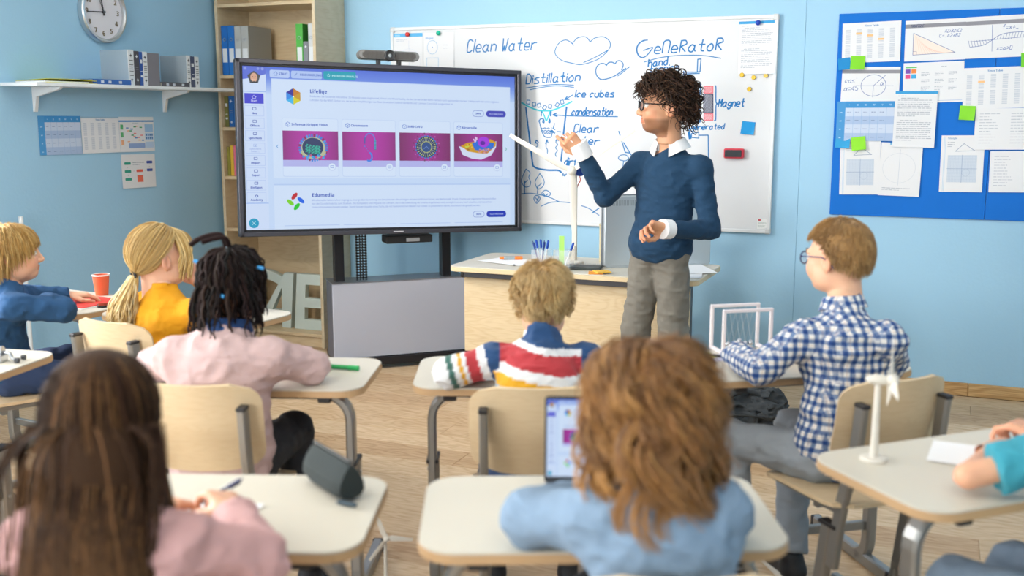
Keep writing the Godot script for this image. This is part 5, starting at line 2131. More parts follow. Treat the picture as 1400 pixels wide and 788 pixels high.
func wind_turbine(label: String, at: Vector3, h: float, r: float, spin: float, turn: float, tilt: float, motor := false, bulk := 1.0) -> Node3D:
	var t := thing("wind_turbine_model", label, "turbine model", at, turn)
	var white := mat("model white", Color("dedad0"), 0.4)
	var g := Geo.new()
	var k := r / 0.43 * bulk
	g.lathe([Vector2(0, 0), Vector2(0.055 * k, 0), Vector2(0.056 * k, 0.008 * k), Vector2(0.05 * k, 0.014 * k), Vector2(0.02 * k, 0.018 * k), Vector2(0.0, 0.018 * k)], 28)
	part("base", g, white, t)
	g = Geo.new()
	g.tube([Vector3(0, 0.012 * k, 0), Vector3(0, h * 0.5, 0), Vector3(0, h - 0.01 * k, 0)], [0.017 * k, 0.014 * k, 0.011 * k], 16)
	part("tower", g, white, t)
	var fr := Basis(Vector3.RIGHT, tilt)
	g = Geo.new()
	g.ball(Vector3(0, h, 0.0), Vector3(0.022, 0.022, 0.05) * k, 12, 18)
	part("nacelle", g, white, t)
	g = Geo.new()
	g.ball(Vector3(0, h, 0.055 * k), Vector3(0.027, 0.027, 0.028) * k, 12, 18)
	part("hub", g, white, t)
	for b in 3:
		var a := spin + TAU * b / 3.0
		var out := Vector3(sin(a), cos(a), 0)
		var side := Vector3(cos(a), -sin(a), 0)
		var rows := []
		for i in 13:
			var s := i / 12.0
			var chord := (0.028 + 0.024 * smoothstep(0.0, 0.16, s)) * (1.0 - 0.55 * s) * k
			var tw := 0.55 * (1.0 - s)
			var c := out * (0.015 * k + s * (r - 0.015 * k)) + Vector3(0, h, 0.055 * k)
			var ax := side * cos(tw) + Vector3(0, 0, 1) * sin(tw)
			var nn := ax.cross(out).normalized()
			var row := []
			for q in 13:
				var an := TAU * q / 12.0
				row.append(c + ax * (cos(an) * chord * 0.5 - chord * 0.12) + nn * sin(an) * chord * 0.11 * (1.3 - s))
			rows.append(row)
		g = Geo.new()
		g.sheet(rows)
		part("blade", g, white, t)
	if motor:
		g = Geo.new()
		g.lathe([Vector2(0, 0), Vector2(0.026, 0), Vector2(0.026, 0.03), Vector2(0.022, 0.032), Vector2(0.01, 0.032), Vector2(0, 0.033)], 24, Transform3D(Basis(Vector3(0, 0, 1), -PI / 2) * Basis(Vector3(1, 0, 0), 0.9), Vector3(0.02, h - 0.004, 0.0)))
		part("motor", g, mat("motor blue", Color("1f3f8f"), 0.35, 0.3), t)
		g = Geo.new()
		g.tube(curve([Vector3(0.03, h - 0.02, 0.02), Vector3(0.04, h - 0.05, 0.03), Vector3(0.025, h - 0.075, 0.02), Vector3(0.012, h - 0.1, 0.01)], 5), 0.003, 6)
		part("wire", g, mat("wire red", Color("b4453a"), 0.5), t)
	return t


# ---------------------------------------------------------------- pupils' desks and chairs
var frame_grey: StandardMaterial3D


func make_desk() -> Node3D:
	var t := thing("school_desk", "", "desk", Vector3.ZERO, 0.0, "pupils' desks")
	var cream := mat("desk laminate", Color("d3cec0"), 0.4)
	var core := mat("desk beech edge", Color("c2a078"), 0.55)
	frame_grey = mat("satin grey steel", Color("9a9a98"), 0.38, 0.7)
	var cap := mat("black plastic", Color("26262a"), 0.5)
	var g := Geo.new()
	g.plate(rounded(0.71, 0.42, 0.075, 8), 0.696, 0.7155, lying(), 0.003, true)
	part("edge_board", g, core, t)
	g = Geo.new()
	g.plate(rounded(0.708, 0.418, 0.074, 8), 0.7155, 0.72, lying(), 0.002, true)
	part("table_top", g, cream, t)
	# one bent tube carries the top, its ends slide in the outer legs
	var arch := [Vector3(-0.3, 0.3, 0.1)]
	for i in 7:
		var a := PI - PI / 2 * i / 6.0
		arch.append(Vector3(-0.22 + cos(a) * 0.08, 0.6 + sin(a) * 0.08, 0.1))
	for i in 7:
		var a := PI / 2 - PI / 2 * i / 6.0
		arch.append(Vector3(0.22 + cos(a) * 0.08, 0.6 + sin(a) * 0.08, 0.1))
	arch.append(Vector3(0.3, 0.3, 0.1))
	g = Geo.new()
	g.bar(arch, 0.045, 0.026, Vector3(0, 0, 1), 0.006)
	part("inner_frame", g, frame_grey, t)
	for s in [-1, 1]:
		g = Geo.new()
		g.bar([Vector3(s * 0.24, 0.688, 0.17), Vector3(s * 0.24, 0.688, -0.17)], 0.035, 0.018, Vector3.RIGHT)
		part("rail", g, frame_grey, t)
		for e in [-1, 1]:
			g = Geo.new()
			g.box(Vector3(s * 0.24, 0.686, e * 0.178), Vector3(0.04, 0.024, 0.02), 0.004)
			part("rail_cap", g, cap, t)
		g = Geo.new()
		var low := [Vector3(s * 0.3, 0.46, 0.055), Vector3(s * 0.3, 0.12, 0.055)]
		for i in 6:
			var a := PI / 2 * i / 5.0
			low.append(Vector3(s * 0.3, 0.10 - sin(a) * 0.075, -0.02 + cos(a) * 0.075))
		low.append(Vector3(s * 0.3, 0.025, -0.3))
		g.bar(low, 0.034, 0.045, Vector3.RIGHT, 0.006)
		g.bar([Vector3(s * 0.3, 0.025, 0.0), Vector3(s * 0.3, 0.025, 0.2)], 0.034, 0.045, Vector3.RIGHT, 0.006)
		part("outer_leg", g, frame_grey, t)
		g = Geo.new()
		g.box(Vector3(s * 0.3, 0.463, 0.075), Vector3(0.037, 0.014, 0.09), 0.003)
		part("leg_cap", g, cap, t)
		for e in [-0.3, 0.2]:
			g = Geo.new()
			g.box(Vector3(s * 0.3, 0.024, e), Vector3(0.038, 0.046, 0.02), 0.004)
			part("foot_cap", g, cap, t)
		for y in [0.42, 0.3]:
			g = Geo.new()
			g.tube([Vector3(s * 0.315, y, 0.055), Vector3(s * 0.3205, y, 0.055)], 0.006, 8)
			part("screw", g, silver_mat(), t)
	g = Geo.new()
	g.bar([Vector3(-0.285, 0.15, 0.05), Vector3(0.285, 0.15, 0.05)], 0.02, 0.03, Vector3.BACK)
	part("stretcher", g, frame_grey, t)
	return t


func make_chair() -> Node3D:
	var t := thing("school_chair", "", "chair", Vector3.ZERO, 0.0, "pupils' chairs")
	var ply := tex_mat("chair plywood", wood_image(256, 256, Color("d9c3a0"), Color("c4a67c"), 0.35, 52), 0.42)
	ply.uv1_scale = Vector3(1, 1, 1)
	var edge := mat("pale ply edge", Color("eadfc8"), 0.5)
	var cap := mat("black plastic", Color("26262a"), 0.5)
	var g := Geo.new()
	# backrest: rounded, bowed round the sitter's back
	var rows := []
	for i in 17:
		var v := i / 16.0 * 2.0 - 1.0
		var half := 0.18
		var e := absf(v)
		if e > 0.55:
			half = 0.18 - 0.075 * (1.0 - sqrt(maxf(0.0, 1.0 - pow((e - 0.55) / 0.45, 2.0))))
		if v < 0:
			half -= 0.008 * e
		var row := []
		for j in 17:
			var u := j / 16.0 * 2.0 - 1.0
			row.append(Vector3(u * half, 0.672 + v * 0.128, 0.205 + 0.03 * v - 0.055 * u * u * half * half / 0.0324 + 0.012 * (1 - e)))
		rows.append(row)
	g.sheet(rows, 0.011)
	part("backrest", g, ply, t)
	g = Geo.new()
	rows = []
	for i in 13:
		var v := i / 12.0 * 2.0 - 1.0
		var e := absf(v)
		var half := 0.185 - 0.06 * (1.0 - sqrt(maxf(0.0, 1.0 - pow(maxf(0.0, (e - 0.6) / 0.4), 2.0))))
		var row := []
		for j in 13:
			var u := j / 12.0 * 2.0 - 1.0
			row.append(Vector3(u * half, 0.432 + 0.006 * u * u - 0.022 * pow(maxf(0.0, v), 3.0), 0.005 - v * 0.19))
		rows.append(row)
	g.sheet(rows, 0.012)
	part("seat", g, ply, t)
	for s in [-1, 1]:
		g = Geo.new()
		g.bar(curve([Vector3(s * 0.142, 0.735, 0.225), Vector3(s * 0.142, 0.58, 0.205), Vector3(s * 0.142, 0.44, 0.165), Vector3(s * 0.142, 0.24, 0.135)], 4), 0.024, 0.04, Vector3.RIGHT, 0.005)
		part("back_post", g, frame_grey, t)
		g = Geo.new()
		g.box(Vector3(s * 0.142, 0.738, 0.2255), Vector3(0.026, 0.012, 0.042), 0.003)
		part("post_cap", g, cap, t)
		g = Geo.new()
		g.bar([Vector3(s * 0.142, 0.415, 0.15), Vector3(s * 0.142, 0.415, -0.15)], 0.024, 0.02, Vector3.RIGHT, 0.004)
		part("seat_rail", g, frame_grey, t)
		g = Geo.new()
		g.bar([Vector3(s * 0.142, 0.36, 0.115), Vector3(s * 0.142, 0.17, 0.088)], 0.034, 0.044, Vector3.RIGHT, 0.006)
		part("outer_leg", g, frame_grey, t)
		g = Geo.new()
		g.box(Vector3(s * 0.142, 0.363, 0.12), Vector3(0.037, 0.012, 0.075), 0.003)
		part("leg_cap", g, cap, t)
		for e in [-1.0, 1.0]:
			g = Geo.new()
			g.bar(curve([Vector3(s * 0.142, 0.26, 0.1 + e * 0.008), Vector3(s * 0.142, 0.15, 0.087 + e * 0.012), Vector3(s * 0.142, 0.06, 0.09 + e * 0.045), Vector3(s * 0.142, 0.02, 0.09 + e * 0.11), Vector3(s * 0.142, 0.018, (0.24 if e > 0 else -0.2))], 4), 0.03, 0.024, Vector3.RIGHT, 0.005)
			part("foot", g, frame_grey, t)
	g = Geo.new()
	g.bar([Vector3(-0.142, 0.4, 0.05), Vector3(0.142, 0.4, 0.05)], 0.024, 0.024, Vector3.BACK)
	part("cross_rail", g, frame_grey, t)
	return t


func build_furniture():
	var d0 := make_desk()
	var desks := [
		[-0.63, -2.04, -2.0, "school desk with the black pencil case, before the long haired girl"],
		[0.172, -2.035, 1.5, "school desk carrying the laptop, before the curly haired child"],
		[1.10, -2.32, 21.0, "school desk with small wind turbine model at the right edge"],
		[-0.785, -3.19, -3.0, "school desk with green marker, before the girl with braids"],
		[0.055, -3.2, 0.0, "school desk of the boy in the striped sweater"],
		[0.90, -3.34, 12.0, "school desk with the white cradle frames, before the boy in plaid"],
		[-1.96, -4.47, -28.0, "school desk with the red folder beside the left wall"],
		[-1.28, -4.17, -28.0, "school desk with white cup, before the girl in yellow"],
		[-1.92, -3.34, -12.0, "school desk with metal gadget at the left edge of the photo"],
	]
	for i in desks.size():
		var q: Array = desks[i]
		var turn: float = VIEW_TURN + deg_to_rad(q[2])
		if i == 0:
			d0.set_meta("label", q[3])
			d0.position = seat_frame(q[0], 0, q[1])
			d0.rotation.y = turn
		else:
			copy(d0, q[3], seat_frame(q[0], 0, q[1]), turn)
	var c0 := make_chair()
	var chairs := [
		[0.065, -2.92, 0.0, "plywood school chair of the boy in the striped sweater"],
		[-0.85, -2.95, -4.0, "plywood school chair under the girl in pink with braids"],
		[1.0, -3.0, 21.0, "plywood school chair under the boy in the plaid shirt"],
		[-1.33, -3.80, -28.0, "pale school chair under the girl in yellow"],
		[0.27, -1.765, 2.0, "school chair under the curly haired child in denim"],
		[-0.63, -1.60, 0.0, "school chair under the long haired girl, mostly out of view"],
		[1.23, -2.0, 21.0, "school chair under the child in turquoise at the right edge"],
		[-1.98, -3.98, -50.0, "school chair under the boy in the blue sweater"],
	]
	for i in chairs.size():
		var q: Array = chairs[i]
		var turn: float = VIEW_TURN + deg_to_rad(q[2])
		if i == 0:
			c0.set_meta("label", q[3])
			c0.position = seat_frame(q[0], 0, q[1])
			c0.rotation.y = turn
		else:
			copy(c0, q[3], seat_frame(q[0], 0, q[1]), turn)


# ---------------------------------------------------------------- people
# a distance field on a grid, meshed as surface nets
class Field:
	var o: Vector3
	var s: float
	var nx: int
	var ny: int
	var nz: int
	var f := PackedFloat32Array()

	func _init(lo: Vector3, hi: Vector3, cell: float):
		o = lo
		s = cell
		nx = int(ceil((hi.x - lo.x) / cell)) + 1
		ny = int(ceil((hi.y - lo.y) / cell)) + 1
		nz = int(ceil((hi.z - lo.z) / cell)) + 1
		f.resize(nx * ny * nz)
		f.fill(1.0)

	# a tapered limb from a to b; flat < 1 thins it along the given axis
	func cone(a: Vector3, b: Vector3, ra: float, rb: float, k := 0.02, axis := Vector3.ZERO, flat := 1.0):
		var m := maxf(ra, rb) + k + s * 2.5
		var lo := ((a.min(b) - Vector3.ONE * m - o) / s).floor().max(Vector3.ZERO)
		var hi := ((a.max(b) + Vector3.ONE * m - o) / s).ceil().min(Vector3(nx - 1, ny - 1, nz - 1))
		var ba := b - a
		var inv := 1.0 / maxf(ba.length_squared(), 1e-9)
		var squash := axis * (1.0 / flat - 1.0)
		var dr := rb - ra
		var ik := 0.25 / k
		for z in range(int(lo.z), int(hi.z) + 1):
			for y in range(int(lo.y), int(hi.y) + 1):
				var i := (z * ny + y) * nx + int(lo.x)
				var pa := o + Vector3(lo.x, y, z) * s - a
				for x in range(int(lo.x), int(hi.x) + 1):
					var t := clampf(pa.dot(ba) * inv, 0.0, 1.0)
					var q := pa - ba * t
					q += squash * q.dot(axis)
					var d := q.length() - ra - dr * t
					var w := f[i]
					var h := k - absf(w - d)
					f[i] = minf(w, d) - (h * h * ik if h > 0.0 else 0.0)
					i += 1
					pa.x += s

	func ell(c: Vector3, r: Vector3, k := 0.02, turn := Basis.IDENTITY, sub := false):
		var big := maxf(r.x, maxf(r.y, r.z))
		var m := big + k + s * 2.5
		var lo := ((c - Vector3.ONE * m - o) / s).floor().max(Vector3.ZERO)
		var hi := ((c + Vector3.ONE * m - o) / s).ceil().min(Vector3(nx - 1, ny - 1, nz - 1))
		var back := turn.transposed()
		var r1 := Vector3(1 / r.x, 1 / r.y, 1 / r.z)
		var step := back * Vector3(s, 0, 0)
		var ik := 0.25 / k
		for z in range(int(lo.z), int(hi.z) + 1):
			for y in range(int(lo.y), int(hi.y) + 1):
				var i := (z * ny + y) * nx + int(lo.x)
				var p := back * (o + Vector3(lo.x, y, z) * s - c)
				for x in range(int(lo.x), int(hi.x) + 1):
					var q := p * r1
					var k0 := q.length()
					var d := k0 * (k0 - 1.0) / maxf((q * r1).length(), 1e-6)
					var w := f[i]
					if sub:
						var h := k - absf(w + d)
						f[i] = maxf(w, -d) + (h * h * ik if h > 0.0 else 0.0)
					else:
						var h := k - absf(w - d)
						f[i] = minf(w, d) - (h * h * ik if h > 0.0 else 0.0)
					i += 1
					p += step

	# keep what lies behind the plane, inside the ball round the point
	func cut(at: Vector3, n: Vector3, reach: float):
		var lo := ((at - Vector3.ONE * reach - o) / s).floor().max(Vector3.ZERO)
		var hi := ((at + Vector3.ONE * reach - o) / s).ceil().min(Vector3(nx - 1, ny - 1, nz - 1))
		for z in range(int(lo.z), int(hi.z) + 1):
			for y in range(int(lo.y), int(hi.y) + 1):
				var i := (z * ny + y) * nx + int(lo.x)
				for x in range(int(lo.x), int(hi.x) + 1):
					var p := o + Vector3(x, y, z) * s - at
					if p.length_squared() < reach * reach:
						f[i] = maxf(f[i], p.dot(n))
					i += 1

	# folds of cloth: the surface pushed in and out a few millimetres
	func ruffle(noise: FastNoiseLite, amount: float, band := 0.03):
		var i := 0
		for z in nz:
			for y in ny:
				for x in nx:
					if absf(f[i]) < band:
						f[i] -= noise.get_noise_3d(o.x + x * s, (o.y + y * s) * 1.7, o.z + z * s) * amount
					i += 1

	func mesh(g: Geo):
		var ids := PackedInt32Array()
		ids.resize(f.size())
		ids.fill(-1)
		var far := s * 4.0
		var dy := nx
		var dz := nx * ny
		for z in nz - 1:
			for y in ny - 1:
				var i := z * dz + y * dy
				for x in nx - 1:
					var a := f[i]
					if absf(a) < far:
						var b := f[i + 1]
						var c := f[i + dy]
						var d := f[i + dy + 1]
						var e := f[i + dz]
						var h := f[i + dz + 1]
						var k := f[i + dz + dy]
						var l := f[i + dz + dy + 1]
						var ins := int(a < 0) + int(b < 0) + int(c < 0) + int(d < 0) + int(e < 0) + int(h < 0) + int(k < 0) + int(l < 0)
						if ins > 0 and ins < 8:
							var sum := Vector3.ZERO
							var n := 0
							if (a < 0) != (b < 0):
								sum += Vector3(a / (a - b), 0, 0)
								n += 1
							if (c < 0) != (d < 0):
								sum += Vector3(c / (c - d), 1, 0)
								n += 1
							if (e < 0) != (h < 0):
								sum += Vector3(e / (e - h), 0, 1)
								n += 1
							if (k < 0) != (l < 0):
								sum += Vector3(k / (k - l), 1, 1)
								n += 1
							if (a < 0) != (c < 0):
								sum += Vector3(0, a / (a - c), 0)
								n += 1
							if (b < 0) != (d < 0):
								sum += Vector3(1, b / (b - d), 0)
								n += 1
							if (e < 0) != (k < 0):
								sum += Vector3(0, e / (e - k), 1)
								n += 1
							if (h < 0) != (l < 0):
								sum += Vector3(1, h / (h - l), 1)
								n += 1
							if (a < 0) != (e < 0):
								sum += Vector3(0, 0, a / (a - e))
								n += 1
							if (b < 0) != (h < 0):
								sum += Vector3(1, 0, b / (b - h))
								n += 1
							if (c < 0) != (k < 0):
								sum += Vector3(0, 1, c / (c - k))
								n += 1
							if (d < 0) != (l < 0):
								sum += Vector3(1, 1, d / (d - l))
								n += 1
							var gr := Vector3(b + d + h + l - a - c - e - k, c + d + k + l - a - b - e - h, e + h + k + l - a - b - c - d)
							ids[i] = g.vert(o + (Vector3(x, y, z) + sum / n) * s, gr.normalized())
					i += 1
		for z in range(1, nz - 1):
			for y in range(1, ny - 1):
				var i := z * dz + y * dy + 1
				for x in range(1, nx - 1):
					var a := f[i]
					if absf(a) < far:
						if (a < 0) != (f[i + 1] < 0):
							side(g, ids[i - dy - dz], ids[i - dz], ids[i], ids[i - dy], a < 0)
						if (a < 0) != (f[i + dy] < 0):
							side(g, ids[i - 1 - dz], ids[i - 1], ids[i], ids[i - dz], a < 0)
						if (a < 0) != (f[i + dz] < 0):
							side(g, ids[i - 1 - dy], ids[i - dy], ids[i], ids[i - 1], a < 0)
					i += 1

	func side(g: Geo, a: int, b: int, c: int, d: int, out: bool):
		if a < 0 or b < 0 or c < 0 or d < 0:
			return
		if out:
			g.ix.append_array(PackedInt32Array([a, c, b, a, d, c]))
		else:
			g.ix.append_array(PackedInt32Array([a, b, c, a, c, d]))


var head_shapes := {}
var hand_shapes := {}


# a head about its own middle: face towards -z, neck stub below
func head_shape(adult: bool) -> Geo:
	if head_shapes.has(adult):
		return head_shapes[adult]
	var fd := Field.new(Vector3(-0.1, -0.17, -0.125), Vector3(0.1, 0.125, 0.125), 0.0042)
	fd.ell(Vector3(0, 0.022, 0.012), Vector3(0.072, 0.083, 0.09), 0.02)
	fd.ell(Vector3(0, -0.03, -0.028), Vector3(0.058, 0.072, 0.058), 0.03)
	fd.ell(Vector3(0, -0.082, -0.05), Vector3(0.03, 0.022, 0.03), 0.03)
	for q in [-1.0, 1.0]:
		fd.ell(Vector3(q * 0.032, -0.036, -0.056), Vector3(0.027, 0.03, 0.027), 0.02)
		fd.ell(Vector3(q * 0.044, -0.065, -0.018), Vector3(0.02, 0.028, 0.03), 0.025)
		fd.ell(Vector3(q * 0.03, 0.0, -0.094), Vector3(0.019, 0.013, 0.014), 0.012, Basis.IDENTITY, true)
		fd.cone(Vector3(q * 0.012, 0.018, -0.083), Vector3(q * 0.042, 0.018, -0.072), 0.008, 0.007, 0.012)
		fd.ell(Vector3(q * 0.074, -0.014, 0.014), Vector3(0.008, 0.031, 0.02), 0.006, Basis(Vector3.UP, q * 0.35) * Basis(Vector3.RIGHT, 0.15))
		fd.ell(Vector3(q * 0.081, -0.012, 0.010), Vector3(0.005, 0.017, 0.010), 0.004, Basis(Vector3.UP, q * 0.35), true)
	fd.cone(Vector3(0, 0.006, -0.084), Vector3(0, -0.03, -0.101), 0.007, 0.011, 0.012)
	for q in [-1.0, 1.0]:
		fd.ell(Vector3(q * 0.011, -0.035, -0.092), Vector3(0.008, 0.008, 0.010), 0.006)
	fd.ell(Vector3(0, -0.056, -0.082), Vector3(0.022, 0.006, 0.010), 0.006)
	fd.ell(Vector3(0, -0.066, -0.080), Vector3(0.018, 0.006, 0.010), 0.006)
	fd.ell(Vector3(0, -0.0608, -0.094), Vector3(0.022, 0.0016, 0.006), 0.003, Basis.IDENTITY, true)
	fd.cone(Vector3(0, -0.05, 0.022), Vector3(0, -0.15, 0.03), 0.048, 0.048, 0.03)
	fd.cut(Vector3(0, -0.15, 0.03), Vector3(0, -1, 0), 0.12)
	var g := Geo.new()
	fd.mesh(g)
	for i in g.v.size():
		var p := g.v[i]
		var k := Color.WHITE
		if p.z < -0.07 and absf(p.x) < 0.022 and p.y < -0.051 and p.y > -0.071:
			k = Color(0.86, 0.62, 0.6)
		elif p.z < -0.04 and absf(p.x) > 0.02 and p.y < -0.02 and p.y > -0.055:
			k = Color(1.0, 0.9, 0.88)
		elif absf(p.x) > 0.074:
			k = Color(1.0, 0.86, 0.82)
		if adult and p.y < -0.045 and p.z < 0.01 and (p.y < -0.075 or absf(p.x) > 0.024 or p.y > -0.053) and p.y > -0.125 and p.z > -0.2:
			var beard := smoothstep(-0.045, -0.06, p.y)
			k = k.lerp(Color(0.32, 0.26, 0.22), 0.75 * beard)
		g.c[i] = k
	head_shapes[adult] = g
	return g


# a right hand: wrist at the middle, palm down, fingers towards -z, thumb towards -x; adult size
func hand_shape(pose: String) -> Geo:
	if hand_shapes.has(pose):
		return hand_shapes[pose]
	var fd := Field.new(Vector3(-0.085, -0.1, -0.22), Vector3(0.06, 0.05, 0.045), 0.0033)
	fd.cone(Vector3(0, 0, 0.05), Vector3(0, 0, -0.005), 0.027, 0.026, 0.01, Vector3.UP, 0.75)
	for x in [-0.026, -0.008, 0.010, 0.026]:
		fd.cone(Vector3(x * 0.6, 0, -0.005), Vector3(x * 1.15, 0.002, -0.086), 0.015, 0.0125, 0.014)
	fd.ell(Vector3(-0.024, -0.008, -0.03), Vector3(0.017, 0.014, 0.03), 0.012)
	var curl := {"rest": [0.35, 0.45, 0.3], "fist": [1.25, 1.45, 0.9], "grip": [0.9, 1.15, 0.6], "loose": [0.6, 0.8, 0.5], "pinch": [1.15, 1.3, 0.7]}
	var lens := [[0.042, 0.026, 0.021], [0.046, 0.029, 0.022], [0.043, 0.027, 0.022], [0.034, 0.021, 0.019]]
	for n in 4:
		var c: Array = curl[pose]
		if n == 0 and pose in ["pinch", "grip"]:
			c = [0.55, 0.85, 0.5]
		var p := Vector3([-0.030, -0.0095, 0.0115, 0.030][n], 0.002, [-0.088, -0.092, -0.088, -0.08][n])
		var a := 0.0
		var splay: float = [-0.1, -0.02, 0.05, 0.14][n] * (0.35 if pose != "rest" else 1.0)
		var r := 0.0094 if n < 3 else 0.0082
		for k in 3:
			a += c[k] + n * 0.04
			var q: Vector3 = p + Vector3(sin(splay) * cos(a), -sin(a), -cos(a)) * lens[n][k]
			fd.cone(p, q, r - k * 0.0009, r - (k + 1) * 0.0009, 0.004)
			p = q
	var th := [Vector3(-0.028, -0.006, -0.022), Vector3(-0.052, -0.018, -0.055), Vector3(-0.058, -0.022, -0.088), Vector3(-0.054, -0.026, -0.112)]
	if pose != "rest":
		th = [Vector3(-0.028, -0.008, -0.022), Vector3(-0.046, -0.03, -0.05), Vector3(-0.04, -0.044, -0.084), Vector3(-0.026, -0.05, -0.108)]
	fd.cone(th[0], th[1], 0.015, 0.0118, 0.008)
	fd.cone(th[1], th[2], 0.0115, 0.0105, 0.004)
	fd.cone(th[2], th[3], 0.0104, 0.0088, 0.004)
	var g := Geo.new()
	fd.mesh(g)
	for i in g.v.size():
		g.c[i] = Color.WHITE if g.v[i].z > -0.08 else Color(1.0, 0.9, 0.87)
	hand_shapes[pose] = g
	return g


func tinted(src: Geo, tr: Transform3D, col: Color, into: Geo):
	var first := into.v.size()
	into.add(src, tr)
	for i in range(first, into.v.size()):
		into.c[i] = into.c[i] * col


func fold_noise(freq: float, sd: int) -> FastNoiseLite:
	var n := FastNoiseLite.new()
	n.seed = sd
	n.frequency = freq
	n.noise_type = FastNoiseLite.TYPE_SIMPLEX_SMOOTH
	n.fractal_type = FastNoiseLite.FRACTAL_RIDGED
	n.fractal_octaves = 2
	return n


# p: joints in the seating frame (see below). Builds the body, then clothes over it as parts. Returns the person.
func make_person(p: Dictionary) -> Node3D:
	var k: float = p.get("size", 0.86)
	var base: Vector3 = p.hip
	var t := thing("person", p.label, "person", seat_frame(base.x, 0, base.z), VIEW_TURN + deg_to_rad(p.get("turn", 0.0)))
	var inv := t.transform.affine_inverse()
	var J := {}
	for key in ["hip", "neck", "head", "shl", "shr", "ell", "elr", "wrl", "wrr", "knl", "knr", "anl", "anr", "fil", "fir"]:
		if p.has(key):
			var q: Vector3 = p[key]
			J[key] = inv * seat_frame(q.x, q.y, q.z)
	var skin: Color = p.get("skin", lin("e6b393"))
	var hw := 0.115 * k
	for s in [[-1, "l"], [1, "r"]]:
		J["h" + s[1]] = J.hip + Vector3(s[0] * (0.066 if p.get("adult", false) else 0.085) * k, -0.02, 0)
		if not J.has("kn" + s[1]):
			J["kn" + s[1]] = J["h" + s[1]] + Vector3(s[0] * 0.05, -0.0, -0.36 * k)
		if not J.has("an" + s[1]):
			J["an" + s[1]] = Vector3(J["kn" + s[1]].x, 0.075, J["kn" + s[1]].z - 0.02)
	var chest: Vector3 = J.hip.lerp(J.neck, 0.62) + Vector3(0, 0, p.get("hunch", 0.02))
	var belly: Vector3 = J.hip.lerp(J.neck, 0.28) + Vector3(0, 0, p.get("hunch", 0.02) * 0.6)
	var fat: float = p.get("girth", 1.0)
	# ---- the body: trunk and limbs in one field, head and hands on finer grids of the same mesh
	var lo := Vector3(1e9, 1e9, 1e9)
	var hi := -lo
	for key in J:
		lo = lo.min(J[key])
		hi = hi.max(J[key])
	var g := Geo.new()
	g.tint = skin
	var fd := Field.new(lo - Vector3.ONE * 0.16, hi + Vector3.ONE * 0.16, 0.014)
	trunk(fd, J, chest, belly, k * 0.92 * fat, 0.0)
	for s in ["l", "r"]:
		fd.cone(J["sh" + s], J["el" + s], 0.037 * k, 0.032 * k, 0.03)
		fd.cone(J["el" + s], J["wr" + s], 0.031 * k, 0.023 * k, 0.012)
		fd.cone(J["h" + s], J["kn" + s], 0.066 * k, 0.046 * k, 0.03)
		fd.cone(J["kn" + s], J["an" + s], 0.046 * k, 0.031 * k, 0.02)
	var hb := Basis(Vector3.UP, deg_to_rad(p.get("head_turn", 0.0))) * Basis(Vector3.RIGHT, deg_to_rad(p.get("nod", 0.0))) * Basis(Vector3(0, 0, 1), deg_to_rad(p.get("roll", 0.0)))
	var hs: float = p.get("head_size", 1.0)
	var ht := Transform3D(hb * hs, J.head)
	var jaw := ht * Vector3(0, -0.09, 0.02)
	fd.cone(J.neck + Vector3(0, -0.02, 0), jaw, 0.052 * k, 0.046 * hs, 0.02)
	fd.mesh(g)
	tinted(head_shape(p.get("adult", false)), ht, skin, g)
	for s in [[-1.0, "l"], [1.0, "r"]]:
		var w: Vector3 = J["wr" + s[1]]
		var fing: Vector3 = J["fi" + s[1]] - w if J.has("fi" + s[1]) else (w - J["el" + s[1]])
		var z := -fing.normalized()
		var up: Vector3 = p.get("palm_" + s[1], Vector3.UP)
		var x := up.cross(z).normalized()
		var y := z.cross(x)
		var hk := k * 0.96
		tinted(hand_shape(p.get("hand_" + s[1], "rest")), Transform3D(Basis(x * -s[0] * -1.0 if s[0] > 0 else -x, y, z) * hk, w), skin, g)
	var sk := vmat("skin", 0.5)
	sk.subsurf_scatter_enabled = true
	sk.subsurf_scatter_strength = 0.12
	part("body", g, sk, t)
	# ---- eyes
	var eyes := mat("eye white", Color("e9e4df"), 0.2)
	var iris := mat("iris", p.get("iris", Color("4a3526")), 0.15)
	for s in [-1.0, 1.0]:
		g = Geo.new()
		g.ball(ht * Vector3(s * 0.03, 0.0, -0.0735), Vector3.ONE * 0.0125 * hs, 10, 14)
		var e := part("eye", g, eyes, t)
		g = Geo.new()
		g.ball(ht * Vector3(s * 0.03, 0.0, -0.0822), Vector3(0.0058, 0.0058, 0.0042) * hs, 8, 12, hb)
		part("iris", g, iris, e)
		g = Geo.new()
		g.tube([ht * Vector3(s * 0.013, 0.0205, -0.0905), ht * Vector3(s * 0.03, 0.0245, -0.087), ht * Vector3(s * 0.046, 0.019, -0.077)], [0.0024 * hs, 0.0032 * hs, 0.0015 * hs], 6)
		part("eyebrow", g, mat("brow " + (p.brow as Color).to_html(), p.brow, 0.9), t)
	# ---- top
	var grow: float = p.get("loose", 0.012)
	fd = Field.new(lo - Vector3.ONE * 0.16, hi + Vector3.ONE * 0.16, p.get("cell", 0.0105))
	trunk(fd, J, chest, belly, k * fat, grow)
	var rolled: float = p.get("sleeve", 1.0)
